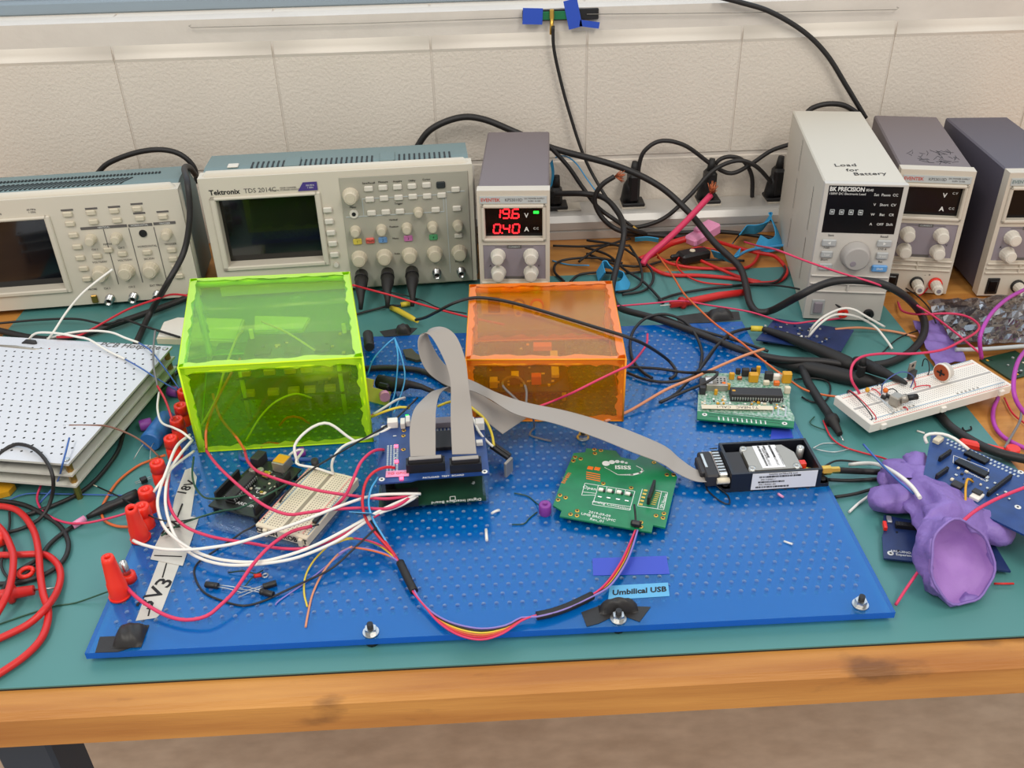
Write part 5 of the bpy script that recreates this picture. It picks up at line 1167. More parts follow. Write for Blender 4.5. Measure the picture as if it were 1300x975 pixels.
# ---- boards inside the boxes
t = thing('circuit_board_stack', 'dark green circuit boards on posts inside the lime box', 'circuit board', (-.243, .785, BZ), .04)
for z, w, d in ((.026, .105, .09), (.050, .110, .085)):
    slab(t, [(0, 0), (w, 0), (w, d), (0, d)], 'pcb_dark_green', z=z)
    for k, x in enumerate((.008, .032, .052, .068, .088)): part(t, 'connector', x, .006, z+.0016, .011, .007, .0055, 'cap_yellow')
    scatter(t, 16, .006, w-.006, .018, d-.006, z+.0016, int(z*1000), ('chip', 'cap_yellow', 'solder'), .007)
    for k in range(3): part(t, 'chip', .02+.03*k, d*.55, z+.0016, .016, .012, .003, 'chip')
for x, y in ((.004, .004), (.10, .004), (.004, .08), (.10, .08)): MB().cyl((x, y, .0002), (x, y, .062), .0022, n=10).build('standoff', 'bread_old', t)
t = thing('circuit_board', 'dense circuit board standing inside the orange box', 'circuit board', (.0, .80, BZ+.002), -.05)
slab(t, [(0, 0), (.085, 0), (.085, .10), (0, .10)], 'pcb_dark_green', z=.010)
for x, y in ((.004, .004), (.08, .004), (.004, .095), (.08, .095)): MB().cyl((x, y, -.0018), (x, y, .010), .0024, n=10).build('standoff', 'bread_old', t)
for x, y, w, d, h_, m_ in ((.012, .05, .014, .02, .006, 'chip'), (.032, .03, .014, .034, .008, 'chip'), (.030, .02, .008, .012, .009, 'bread_old'), (.052, .016, .010, .008, .010, 'cap_orange'), (.05, .06, .018, .018, .003, 'chip'), (.008, .012, .008, .01, .008, 'bread_old'), (.072, .05, .008, .05, .004, 'bread_old'), (.06, .085, .02, .01, .006, 'cap_orange'), (.018, .085, .02, .012, .005, 'chip')): part(t, 'chip', x, y, .0116, w, d, h_, m_)
scatter(t, 40, .004, .08, .006, .095, .0116, 17, ('cap_yellow', 'solder', 'chip', 'bread_old'), .005)
tag(MB().prism([tuple(v.xy) for v in [P(0, 612, .006), P(20, 618, .006), P(12, 627, .006), P(0, 630, .006), P(-15, 628, .006), P(-15, 612, .006)]], .0035, .009).build('yellow_case', 'cap_yellow'), 'yellow plastic case lying under the hotplate front edge', 'case')
# ============================================================ cables and wires, one object each
for nm, rgb in (('w_white', (234, 230, 222)), ('w_red', (204, 36, 52)), ('w_pink', (214, 54, 96)), ('w_orange', (212, 104, 52)), ('w_peach', (212, 142, 104)), ('w_brown', (126, 84, 66)), ('w_green', (34, 78, 56)), ('w_blue', (58, 98, 170)), ('w_cyan', (78, 166, 220)), ('w_yellow', (222, 196, 60)), ('w_purple', (176, 60, 168)), ('w_lav', (138, 120, 190)), ('w_grey', (120, 116, 116)), ('w_black', (30, 28, 30))): M(nm, rgb, .42)
Bz, Mz = BZ+.0015, .0045
def path(pts, z, y):
    out = []
    for p in pts:
        if len(p) == 4: out.append(PY(p[0], p[1], p[3]))
        elif len(p) == 3: out.append(P(*p))
        elif y is not None: out.append(PY(p[0], p[1], y))
        else: out.append(P(p[0], p[1], z))
    return out
def cable(name, label, mat, r, pts, z=Bz, y=None, cat='wire', ends=None, n=7, group=None):
    o = path(pts, z, y)[0]; q = [p-o for p in smooth_path(path(pts, z, y), .004)]
    t = tag(MB().tube(q, r, n).build(name, mat, None, tuple(o)), label, cat, group)
    if ends:      # bare wire at one end: (which, length, radius, material)
        for w, L, rr, m_ in ends:
            a, d = (q[0], (q[0]-q[1]).normalized()) if w == 0 else (q[-1], (q[-1]-q[-2]).normalized())
            MB().tube([a, a+d*L], rr, 6).build('bare_end', m_, t)
    return t
def cord(label, r, pts, z=Mz, y=None, name='power_cable', mat='cable_black', **k): return cable(name, label, mat, r, pts, z, y, 'cable', n=10, **k)
Y = lambda u, v, y: (u, v, None, y)
# --- cords at the wall
cord('thick black cord rising behind the big oscilloscope and crossing to the electronic load front', .0044, [Y(524, 196, 1.262), Y(545, 166, 1.262), Y(580, 150, 1.262), Y(612, 151, 1.262), Y(655, 168, 1.255), Y(701, 188, 1.25), Y(781, 210, 1.235), Y(835, 235, 1.22), Y(874, 269, 1.19), (907, 308, .035), (938, 338, .022), (947, 363, .016), (952, 385, .012), (962, 396, .010), (980, 394, .014), Y(1012, 377, .925), Y(1040, 363, .92), Y(1069, 356, .915), Y(1114, 359, .91), Y(1146, 374, .91), (1167, 395, .018), (1174, 412, .014), (1170, 430, .010), (1154, 448, .009), (1130, 460, .009), (1108, 464, .009)])
cord('black cord arching over the gap between the two oscilloscopes', .0036, [Y(122, 222, 1.25), Y(138, 207, 1.25), Y(172, 194, 1.25), Y(204, 190, 1.25), Y(229, 196, 1.25), Y(246, 212, 1.25), Y(250, 232, 1.25)])
cord('black cord hanging over the older oscilloscope corner down to the mat', .0036, [Y(248, 222, 1.20), Y(240, 212, 1.17), Y(234, 214, 1.12), Y(238, 232, 1.075), Y(241, 273, 1.062), Y(234, 318, 1.05), Y(214, 357, 1.02), (192, 395, .018), (180, 420, .009), (172, 438, .008)])
cord('black cord arching behind the electronic load top', .0036, [Y(1020, 150, 1.268), Y(1030, 138, 1.268), Y(1050, 132, 1.268), Y(1072, 134, 1.268), Y(1092, 146, 1.268)])
cord('long black cord dropping diagonally from the window sill behind the electronic load', .0034, [Y(912, -4, 1.278), Y(940, 3, 1.278), Y(978, 15, 1.278), Y(1020, 40, 1.278), Y(1050, 70, 1.278), Y(1075, 110, 1.275), Y(1099, 150, 1.27)])
cord('thin black coax hanging from the antenna connector to the power strip', .0023, [Y(702, 33, 1.275), Y(703, 60, 1.276), Y(710, 95, 1.278), Y(722, 140, 1.276), Y(740, 195, 1.268), Y(760, 235, 1.25), Y(785, 272, 1.225), Y(803, 288, 1.218)], name='coax_cable', ends=[(1, .012, .003, 'gold')])
cord('black cord arching from the strip plug right across to the electronic load', .003, [Y(811, 226, 1.262), Y(811, 212, 1.262), Y(818, 192, 1.262), Y(839, 179, 1.262), Y(870, 185, 1.262), Y(905, 210, 1.262), Y(928, 220, 1.26), Y(951, 210, 1.258), Y(978, 192, 1.255), Y(1003, 183, 1.25)])
cord('black cord loop standing on the strip behind the crossing cords', .003, [Y(904, 222, 1.268), Y(910, 206, 1.268), Y(924, 199, 1.268), Y(942, 203, 1.268), Y(954, 222, 1.268), Y(955, 250, 1.268)])
cord('black cord sweeping from the strip front up and over to the rightmost plug', .003, [Y(797, 287, 1.222), Y(812, 288, 1.22), Y(843, 277, 1.222), Y(874, 250, 1.235), Y(905, 217, 1.25), Y(935, 204, 1.25), Y(958, 210, 1.25), Y(976, 228, 1.255), Y(982, 240, 1.26)])
def brush(t, c, d, n=26, L=.012, sp=.6, seed=1):
    r = random.Random(seed); b = MB()
    for i in range(n):
        e = (Vector(d).normalized()+Vector((r.uniform(-sp, sp), r.uniform(-sp, sp), r.uniform(-sp, sp)))).normalized(); b.tube([c, c+e*L*.5, c+e*L*(.7+.5*r.random())+Vector((0, 0, r.uniform(-.002, .002)))], .0005, 4)
    b.build('copper_strands', 'copper', t)
t = cord('black cord with frayed copper end curling up beside the lit power supply', .0034, [Y(780, 224, 1.205), Y(764, 235, 1.205), Y(755, 251, 1.205), Y(759, 268, 1.205), Y(772, 284, 1.20), (790, 294, .025), (815, 297, .012), (850, 300, .010), (900, 303, .009)]); brush(t, Vector((0, 0, 0)), (1, -.1, -.05), L=.014)
cord('black cord running down from behind the lit power supply to the coax end', .003, [Y(698, 186, 1.24), Y(721, 211, 1.238), Y(739, 237, 1.235), Y(758, 262, 1.225), Y(776, 276, 1.218), (797, 289, .03), (820, 297, .014)])
cord('thick black cord from the squat plug bending down behind the orange box to the probes', .0040, [Y(704, 246, 1.24), Y(741, 246, 1.225), Y(768, 252, 1.21), Y(786, 272, 1.18), (792, 291, .055), (790, 311, .04), (784, 334, .03), (778, 360, .02), (778, 378, .016), (789, 392, .017), (835, 405, .021), (891, 425, .021), (940, 444, .021), (990, 456, .020), (1045, 459, .018), (1088, 466, .016)])
# --- thin black tangle behind the orange box
tg = [('nearly straight thin black lead below the power strip', [(702, 312, .006), (741, 313, .006), (772, 311, .008), (800, 312, .007)]), ('thin black lead looping beside the lit power supply foot', [(716, 357, .006), (704, 345, .006), (708, 333, .006), (731, 328, .007), (762, 328, .007), (790, 334, .007)]), ('thin black lead rising from the orange box back edge', [(724, 358, .006), (735, 349, .006), (758, 346, .007), (793, 347, .008), (815, 345, .007)]), ('thin black lead running diagonally to the white wire end', [(743, 314, .009), (772, 324, .010), (793, 342, .011), (817, 358, .009), (834, 375, .007), (842, 385, .006)]), ('thin black lead in the outermost loop of the tangle', [(745, 305, .012), (782, 311, .014), (805, 324, .014), (825, 340, .011), (829, 356, .008), (817, 369, .006), (790, 374, .006)]), ('thin black lead in the inner loop of the tangle', [(800, 313, .014), (812, 334, .014), (815, 356, .009), (805, 367, .007), (782, 371, .006)]), ('thin black lead crossing low from the supply foot to the velcro tie', [(735, 332, .010), (757, 317, .012), (782, 308, .012), (800, 303, .012)]), ('thin black lead under the red thick cables', [(745, 322, .006), (780, 335, .007), (815, 338, .007), (850, 330, .006), (900, 330, .006), (945, 331, .006)]), ('thin black lead along the mat to the thick cord', [(836, 381, .006), (861, 373, .006), (903, 366, .006), (955, 361, .006), (985, 358, .008), (997, 343, .009), (992, 332, .008)]), ('thin black lead falling in front of the electronic load side', [(930, 362, .008), (967, 361, .008), (1010, 366, .02), (1045, 377, .03), (1068, 391, .022)]), ('black lead lying along the power strip base', [(795, 298, .008), (850, 296, .007), (905, 294, .007), (945, 297, .008), (985, 303, .008)])]
for i, (l_, q) in enumerate(tg): cord(l_, .0017 if i < 9 else .0012 if i == 9 else .003, q, name='thin_lead')
cable('hookup_wire', 'thin light blue wire arching behind the lit power supply shoulder', 'w_cyan', .0010, [Y(705, 200, 1.25), Y(717, 198, 1.25), Y(731, 207, 1.25), Y(745, 227, 1.25), Y(758, 244, 1.245), Y(768, 252, 1.24)])
cable('hookup_wire', 'thin light blue wire on the wood below the power strip', 'w_cyan', .0010, [(701, 331, .002), (722, 336, .002), (748, 337, .006)])
cable('hookup_wire', 'light blue cord from the velcro curl toward the black block', 'w_cyan', .0020, [(934, 327, .012), (950, 318, .012), (975, 314, .012), (1000, 311, .01)])
# --- red heavy cables
t = cable('power_cable', 'thick red cable with frayed copper end pointing up past the pink connector', 'w_pink', .0042, [(816, 336, .012), (822, 326, .020), (845, 306, .036), (869, 283, .052), Y(902, 248, 1.19)], cat='cable', n=10); brush(t, Vector(P(0, 0, 0))*0+(PY(902, 248, 1.19)-Vector(t.location)), (.4, .1, .9), L=.016, seed=4)
cable('power_cable', 'thick red cable running into the pink connector boot', 'red_cable', .0045, [(812, 330, .012), (830, 322, .014), (850, 310, .017), (872, 303, .021)], cat='cable', n=10)
cable('power_cable', 'red cable curving from under the velcro curl back to the black block', 'red_cable', .0022, [(962, 312, .006), (963, 323, .006), (952, 338, .006), (926, 341, .006), (880, 340, .006), (850, 334, .007), (835, 326, .010)], cat='cable')
cable('power_cable', 'red cable in the widest loop beside the electronic load', 'red_cable', .0026, [(905, 305, .007), (935, 314, .008), (962, 321, .008), (983, 325, .008), (996, 338, .008), (998, 349, .007), (985, 358, .006), (960, 359, .006), (935, 354, .006), (890, 350, .006), (850, 349, .006), (830, 342, .008), (818, 334, .010)], cat='cable')
cable('power_cable', 'thin red cable lying in a flat curve before the black block', 'red_cable', .0012, [(912, 317, .014), (885, 314, .018), (868, 322, .014), (859, 333, .010), (866, 346, .007), (890, 358, .006), (930, 362, .006)], cat='cable')
cable('power_cable', 'red cable crossing from the block to the wide loop end', 'red_cable', .0022, [(890, 331, .010), (915, 342, .009), (940, 352, .007), (965, 358, .006)], cat='cable')
def probe(label, mat, prof, tipmat='steel', tip=None, name='test_probe', cat='probe', extra=None):
    t = thing(name, label, cat, tuple(P(*prof[0][:3]))); o = Vector(t.location); pts = [P(*p[:3])-o for p in prof]; rr = [p[3] for p in prof]
    MB().tube(pts, rr, 14).build('handle', mat, t)
    if tip: MB().tube([pts[-1], P(*tip)-o], .0008, 6).build('tip', tipmat, t)
    if extra:
        for a, b_, r, m_ in extra: MB().tube([P(*a)-o, P(*b_)-o], r, 12).build('band', m_, t)
    return t
probe('red test probe handle lying on the mat behind the blue board', 'red_cable', [(945, 371, .009, .0042), (913, 375, .009, .0046), (880, 382, .009, .0048), (868, 384, .009, .0050), (867.5, 384.3, .009, .0078), (864, 385, .009, .0078), (863.5, 385.2, .009, .0045), (851, 387, .009, .0040)], 'white_wire', (838, 388, .009))
probe('red test probe at the left mat edge with its needle pointing right', 'red_cable', [(-12, 757, .010, .0042), (5, 755, .010, .0044), (12, 754, .010, .0044), (13, 754, .010, .0085), (18, 753, .010, .0075), (19, 753, .010, .0046), (43, 749, .010, .0040)], 'steel', (72, 746, .008))
probe('black probe with pink band lying toward the 5V binding posts', 'black_plastic', [(110, 657, .007, .0020), (120, 652, .008, .0030), (138, 643, .009, .0048), (146, 640, .009, .0042), (165, 632, .009, .0056), (175, 627, .009, .0052)], 'pink_plastic', (180, 624, .009), extra=[((92, 668, .006), (108, 658, .007), .0032, 'pink_plastic')])
probe('black probe handle with yellow band lying on the dark blue board', 'black_rubber', [(964, 417, .016, .0026), (974, 419, .016, .0036), (1000, 428, .017, .0050), (1020, 436, .018, .0062), (1050, 449, .018, .0072), (1075, 461, .018, .0080), (1086, 466, .018, .0060)], extra=[((953, 417, .016), (968, 417.5, .016), .0033, 'w_yellow')])
probe('thick black probe body lying lowest toward the white breadboard', 'black_rubber', [(974, 456, .012, .0040), (990, 459, .012, .0066), (1020, 466, .012, .0078), (1060, 475, .012, .0084), (1100, 484, .012, .0080), (1122, 489, .012, .0060)])
probe('black probe tapering to a tip on the white breadboard', 'black_rubber', [(1086, 458, .022, .0050), (1092, 461, .024, .0076), (1110, 468, .027, .0066), (1130, 477, .030, .0042), (1146, 484, .031, .0026), (1151, 487, .0305, .0018)])
probe('black probe with collar and needle pointing to the red thin wire', 'black_rubber', [(1017, 466, .016, .0034), (1022, 476, .014, .0042), (1026, 486, .012, .0046), (1040, 508, .010, .0044), (1051, 524, .009, .0044), (1055, 531, .009, .0048), (1055.2, 531.5, .009, .0072), (1057.5, 535.5, .009, .0070), (1058, 536, .009, .0050), (1066, 551, .008, .0030)], tip=(1071, 560, .006))
t = thing('probe_clip', 'upright black clip standing between the probe bodies by the breadboard corner', 'clip', tuple(P(1089, 490, .005))); MB().box((0, 0, .014), (.008, .008, .026), bev=.002).build('body', 'black_rubber', t); MB().rings([((0, 0, .026), .004), ((.001, .002, .034), .0028)], 10).build('neck', 'black_rubber', t)
cord('black lead from the yellow banded probe curving over the blue board', .0016, [(953, 417, .016), (940, 419, .018), (926, 424, .02), (912, 437, .022), (900, 454, .022), (889, 468, .022), (876, 481, .02), (858, 500, .018), (839, 511, .016)], name='probe_lead')
cord('black lead lying over the orange box and coiling beside it', .0017, [(528, 406, .03), (540, 403, .05), (556, 395, .075), (578, 384, .0895), (603, 378, .0895), (635, 381, .0895), (672, 390, .0895), (722, 405, .0895), (768, 419, .0900), (788, 425, .0905), (802, 430, .088), (818, 437, .072), (836, 448, .040), (850, 459, .02), (858, 470, .017), (857, 477, .0165), (850, 481, .0165)], name='probe_lead')
probe('yellow sleeved black lead end behind the ribbon loop', 'w_yellow', [(497, 391, .006, .0030), (505, 394, .008, .0036), (523, 404, .012, .0034), (530, 408, .015, .0020)])
t = thing('cable_tag', 'small yellow tag on the thin black lead below the oscilloscope plugs', 'tag', tuple(P(515, 386, .008))); MB().tube([(-.006, -.0015, 0), (.006, .0015, 0)], .0032, 10).build('sleeve', 'w_yellow', t)
cord('thin black lead running from the lime box past the yellow tag', .0014, [(452, 399, .006), (475, 393, .006), (495, 388, .007), (508, 388, .008), (520, 383, .008), (530, 380, .007)], name='probe_lead')
for l_, a in (('black probe plug under the yellow channel button of the oscilloscope', (459, 349)), ('black probe plug under the blue channel button of the oscilloscope', (492, 347)), ('black probe plug under the pink channel button of the oscilloscope', (523, 345))):
    p = PY(*a, 1.073); t = thing('probe_plug', l_, 'plug', tuple(p), .055, 'black probe plugs on the oscilloscope'); MB().rings([((0, .002, 0), .0080), ((0, -.010, -.001), .0088), ((0, -.012, -.001), .0086)], 14).build('collar', 'black_plastic', t)
    MB().tube([(0, -.010, -.001), (0, -.022, -.003), (-.001, -.032, -.008), (-.001, -.042, -.016), (-.002, -.048, -.024)], [.0082, .0078, .0056, .0034, .0024], 12).build('boot', 'black_rubber', t)
cord('wide black loop of lead on the far part of the blue board', .0017, [(889, 467, .017), (891, 447, .018), (883, 425, .022), (869, 408, .024), (845, 399, .026), (822, 403, .024), (806, 417, .02), (800, 436, .018), (804, 458, .017), (817, 473, .0165), (828, 480, .0165)], name='probe_lead')
cord('black lead folding back in a hairpin over the transmitter board', .0016, [(796, 466, .017), (835, 468, .018), (872, 473, .02), (900, 472, .034), (911, 473, .036), (906, 480, .034), (891, 488, .030), (869, 497, .022), (837, 511, .017)], name='probe_lead')
cord('black lead swinging low from the orange box to the yellow banded probe', .0016, [(796, 473, .017), (817, 481, .017), (841, 485, .017), (863, 483, .019), (883, 475, .022), (894, 460, .024), (909, 440, .024), (928, 424, .022), (945, 418, .018)], name='probe_lead')
cord('black lead crossing beside the thick cord on the board back edge', .0017, [(838, 400, .02), (875, 415, .019), (905, 424, .019), (940, 434, .019), (975, 446, .019)], name='probe_lead')
cord('thin black lead lying in a ring on the mat beside the transmitter board', .0010, [(1008, 482, .006), (1030, 480, .006), (1050, 484, .006), (1054, 497, .005), (1046, 510, .005), (1030, 510, .005), (1018, 504, .005)], name='thin_lead')
# --- right side
cable('hookup_wire', 'long thin red wire from the orange box back to the electronic load jack', 'w_pink', .0011, [(780, 389, .02), (829, 385, .018), (866, 382, .018), (903, 388, .016), (952, 396, .014), (1000, 410, .016), (1030, 408, .022), Y(1052, 406, .94), Y(1067, 404, .952)])
cable('hookup_wire', 'thin red wire crossing the electronic load front and ending at the purple wire', 'w_pink', .0012, [(945, 307, .02), (962, 312, .03), Y(985, 317, .96), Y(1025, 332, .93), Y(1069, 347, .92), Y(1114, 361, .905), (1147, 378, .045), (1182, 399, .03), (1215, 424, .028), (1248, 452, .02)])
cable('hookup_wire', 'orange brown wire slanting from the power strip across to the white breadboard', 'w_orange', .0012, [(834, 322, .014), (854, 350, .02), (867, 371, .022), (883, 388, .024), (909, 412, .026), (940, 434, .028), (964, 454, .03), (996, 478, .02), (1020, 494, .012), (1044, 501, .010), (1067, 504, .012)])
cable('hookup_wire', 'peach wire rising from the orange box corner to the probe handles', 'w_peach', .0016, [(768, 535, BZ+.002), (800, 521, BZ+.004), (845, 495, .024), (880, 480, .028), (915, 464, .030), (946, 451, .032), (970, 443, .03)])
cable('hookup_wire', 'peach wire lying behind the white arcs in front of the electronic load', 'w_peach', .0015, [(1060, 418, .012), (1090, 416, .012), (1120, 419, .008), (1140, 422, .006), (1164, 428, .005)])
cable('hookup_wire', 'white wire arc, taller of two in front of the electronic load', 'w_white', .0014, [(1028, 424, .015), (1032, 415, .025), (1046, 402, .036), (1068, 392, .044), (1084, 393, .044), (1100, 402, .036), (1123, 415, .02)])
cable('hookup_wire', 'white wire arc, lower of two in front of the electronic load', 'w_white', .0014, [(1026, 428, .015), (1040, 412, .030), (1056, 401, .036), (1072, 399, .036), (1090, 403, .032), (1110, 414, .022), (1124, 430, .012), (1133, 443, .006)])
cable('hookup_wire', 'red wire rising from the white breadboard and doubling back over the antistatic bag', 'w_pink', .0014, [(1091, 499, .028), (1081, 482, .045), (1082, 464, .050), (1094, 453, .050), (1120, 449, .046), (1160, 449, .042), (1196, 444, .038), (1222, 432, .034), (1240, 421, .03), (1242, 412, .028), (1228, 402, .026), (1206, 398, .024), (1166, 399, .016), (1146, 395, .008), (1140, 384, .004)], ends=[(1, .006, .0005, 'copper')])
cable('hookup_wire', 'thin dark wire curving on the wood behind the thick black cord loop', 'w_black', .0008, [(1120, 448, .005), (1140, 430, .006), (1165, 420, .006), (1190, 417, .006)])
cable('hookup_wire', 'thin black wire hanging from the supply terminal to the flattened glove', 'w_black', .0009, [(1150, 366, .012), (1165, 376, .012), (1180, 392, .012), (1188, 410, .012)])
cable('hookup_wire', 'short red wire under the white supply terminals', 'w_red', .0009, [(1184, 352, .02), (1176, 368, .008), (1165, 377, .003)])
cable('test_lead', 'purple lead arching up over the antistatic bag to the dark supply', 'w_purple', .0022, [(1246, 455, .02), (1244, 430, .045), (1251, 410, .055), (1263, 393, .055), (1281, 378, .05), (1306, 365, .04)], cat='cable')
cable('test_lead', 'purple lead dropping past the end of the white breadboard', 'w_purple', .0022, [(1306, 440, .03), (1294, 456, .04), (1288, 475, .045), (1287, 497, .04), (1293, 514, .03), (1306, 530, .02)], cat='cable')
cable('test_lead', 'purple lead curving on the wood beneath the white breadboard', 'w_purple', .0022, [(1267, 505, .004), (1261, 521, .004), (1262, 538, .004), (1271, 552, .004), (1286, 562, .004), (1306, 571, .004)], cat='cable')
cable('hookup_wire', 'grey wire bending from the purple lead to the red round connector', 'w_grey', .0013, [(1297, 521, .012), (1295, 534, .010), (1287, 549, .008), (1275, 569, .006)])
cable('hookup_wire', 'thin red wire on the wood between the purple leads', 'w_red', .0010, [(1275, 505, .003), (1286, 525, .003), (1306, 541, .003)])
cord('thick black cord emerging under the white breadboard toward the bench corner', .0044, [(1184, 512, .0075), (1193, 526, .0075), (1206, 541, .0075), (1228, 556, .008), (1252, 569, .012), (1275, 577, .014), (1306, 584, .014)])
t = thing('alligator_clip', 'red plastic clip under the edge of the large blue circuit board', 'clip', tuple(P(1245, 572, .006)), -.5); MB().box((0, 0, .004), (.040, .008, .008), bev=.002).build('jaw_cover', 'red_plastic', t); MB().rings([((.026, .002, .0), .007), ((.026, .002, .010), .006)], 14).build('pivot', 'red_plastic', t)
cable('hookup_wire', 'red wire bending over the large blue circuit board', 'w_pink', .0015, [(1222, 662, .056), (1239, 648, .054), (1260, 636, .05), (1280, 627, .05), (1306, 617, .05)])
cable('hookup_wire', 'red wire slanting from the board corner to the glove', 'w_pink', .0012, [(1137, 768, .006), (1152, 745, .012), (1169, 721, .02), (1180, 706, .022)])
cable('hookup_wire', 'white wire draped over the glove fingers', 'w_white', .0018, [(1078, 590, .012), (1098, 588, .020), (1116, 590, .030), (1139, 602, .042), (1157, 617, .044), (1168, 632, .046)])
cable('hookup_wire', 'white wire loop standing at the corner of the large blue circuit board', 'w_white', .0015, [(1177, 563, .036), (1174, 555, .040), (1180, 551, .043), (1196, 551, .043), (1212, 557, .041), (1230, 571, .037)])
cable('hookup_wire', 'dark blue wire pointing up from the glove fingers', 'w_blue', .0010, [(1096, 564, .040), (1116, 586, .040), (1137, 607, .042), (1160, 627, .042)])
cable('hookup_wire', 'thin red wire on the mat from the needle probe to the glove', 'w_red', .0009, [(1045, 534, .005), (1055, 555, .005), (1071, 567, .005), (1096, 575, .005), (1120, 581, .006), (1140, 590, .02)])
cord('black coax from the gold connector of the radio tray to the glove', .0030, [(1058, 597, .022), (1085, 598, .012), (1110, 599, .009), (1136, 600, .008)], name='coax_cable')
cord('thin black lead from the radio tray corner, upper one above the coax', .0010, [(1045, 593, .012), (1062, 585, .008), (1085, 586, .006), (1108, 589, .006)], name='thin_lead'); cord('black lead below the coax reaching under the glove', .0017, [(1052, 609, .008), (1075, 610, .006), (1100, 609, .006), (1128, 607, .006)], name='thin_lead'); cord('black lead furthest below the coax reaching under the glove', .0015, [(1060, 631, .006), (1085, 627, .006), (1110, 620, .006), (1126, 615, .006)], name='thin_lead')
cable('bare_wire', 'bare bent wire on the mat, upper of two beside the radio tray', 'solder', .0006, [(1032, 569, .005), (1045, 563, .006), (1062, 563, .005)]); cable('bare_wire', 'bare bent wire on the mat, lower of two beside the radio tray', 'solder', .0006, [(1034, 570, .005), (1058, 574, .006), (1078, 570, .005)]); cable('bare_wire', 'bare wire curl with tiny green bead beside the needle probe', 'w_green', .0006, [(1034, 529, .005), (1028, 536, .005), (1034, 541, .005), (1048, 546, .005)])
cable('hookup_wire', 'thin black wire kinked over the ribbon end beside the radio tray', 'w_black', .0007, [(900, 603, .027), (909, 616, BZ+.004), (924, 629, BZ+.001), (926, 640, BZ+.001), (914, 636, BZ+.001), (898, 622, BZ+.001), (896, 614, BZ+.001)])
# --- left side
cord('thick red lead in the outer loop at the left mat edge', .0029, [(-10, 642, .008), (5, 643, .008), (20, 647, .008), (33, 658, .009), (44, 677, .010), (49, 701, .011), (51, 728, .011), (55, 755, .010), (61, 773, .008), (60, 792, .007), (51, 813, .007), (29, 835, .007), (-8, 860, .007)], name='test_lead', mat='red_cable')
cord('thick red lead in the inner loop at the left mat edge', .0029, [(-10, 705, .007), (27, 704, .007), (56, 704, .006), (72, 715, .007), (77, 731, .007), (72, 752, .008), (58, 772, .013), (35, 793, .008), (-10, 815, .007)], name='test_lead', mat='red_cable')
cord('thick red lead bowing tightly over the red probe handle', .0029, [(-8, 662, .014), (4, 675, .014), (12, 690, .014), (17, 707, .014), (15, 733, .016), (8, 757, .018), (-8, 786, .012)], name='test_lead', mat='red_cable')
cord('black lead curving in a wide bow inside the red loops', .0021, [(-8, 635, .006), (27, 640, .006), (53, 652, .007), (77, 669, .006), (87, 691, .006), (80, 712, .006), (59, 728, .006), (27, 739, .006), (-8, 742, .006)], name='test_lead')
cord('black lead looping off the hotplate top down to the mat', .0017, [(-8, 584, .047), (4, 572, .048), (20, 564, .050), (40, 568, .052), (57, 583, .050), (67, 605, .042), (66, 630, .02), (55, 654, .008), (35, 668, .006), (10, 676, .006), (-8, 678, .006)], name='test_lead')
cord('black lead joined to the pink banded probe', .0020, [(3, 752, .006), (12, 735, .006), (28, 722, .006), (50, 708, .006), (63, 691, .006), (78, 678, .006), (93, 668, .006)], name='probe_lead')
cord('thin black lead twisting under the red loops', .0011, [(12, 650, .006), (12, 668, .006), (5, 700, .006), (2, 720, .006), (14, 736, .006), (30, 730, .006), (44, 718, .006)], name='thin_lead')
cord('thick black cord behind the hotplate running up to the oscilloscope', .0040, [(-8, 418, .008), (36, 428, .008), (70, 431, .008), (97, 426, .008), (120, 420, .009), (144, 412, .010), (190, 396, .010), (225, 383, .010), (245, 374, .012)])
cord('thin black lead behind the hotplate kinked toward the lime box', .0014, [(-8, 411, .012), (51, 406, .012), (97, 405, .014), (130, 411, .015), (145, 409, .018), (156, 405, .018), (180, 413, .016), (205, 421, .015), (228, 428, .015)], name='thin_lead')
cord('black cable skirting the hotplate right edge to the mat front', .0020, [(228, 470, .007), (205, 492, .006), (180, 515, .006), (159, 546, .006), (149, 574, .006), (123, 608, .006), (97, 628, .006), (64, 643, .006), (30, 655, .006)], name='test_lead')
cord('black cable behind the hotplate corner next to the beads', .0019, [(230, 462, .014), (214, 474, .008), (190, 497, .006), (170, 522, .006), (160, 540, .006)], name='test_lead')
t = cable('hookup_wire', 'white wire across the hotplate top turning blue, lower of two', 'w_white', .0013, [(35, 433, .046), (46, 423, .055), (72, 423, .058), (100, 428, .055), (113, 431, .053), (138, 446, .05), (159, 456, .049)]); 
cable('hookup_wire', 'blue wire end leading from the hotplate to the lime box, lower of two', 'w_blue', .0008, [(159, 456, .049), (180, 468, .052), (200, 481, .045), (231, 499, .03)])
cable('hookup_wire', 'white wire across the hotplate top turning blue, upper of two', 'w_white', .0013, [(60, 430, .046), (87, 423, .052), (115, 420, .055), (141, 422, .055), (159, 429, .053), (176, 435, .05)])
cable('hookup_wire', 'blue wire end leading from the hotplate to the lime box, upper of two', 'w_blue', .0008, [(176, 435, .05), (190, 444, .052), (205, 462, .048), (231, 498, .03)])
cable('hookup_wire', 'white wire reaching up in front of the older oscilloscope knobs', 'w_white', .0013, [(60, 432, .046), (69, 420, .055), (84, 397, .065), (103, 374, .08), (123, 357, .09), (143, 342, .10)])
cable('hookup_wire', 'red wire from the hotplate back corner past the oscilloscope to the lime box', 'w_red', .0013, [(72, 428, .05), (95, 427, .05), (113, 420, .05), (160, 394, .045), (192, 382, .04), (217, 374, .04), (238, 375, .045)])
cable('hookup_wire', 'red wire running from the lime box back across to the orange box', 'w_red', .0013, [(448, 362, .06), (470, 368, .045), (500, 376, .035), (540, 388, .03), (592, 402, .03), (640, 412, .03)])
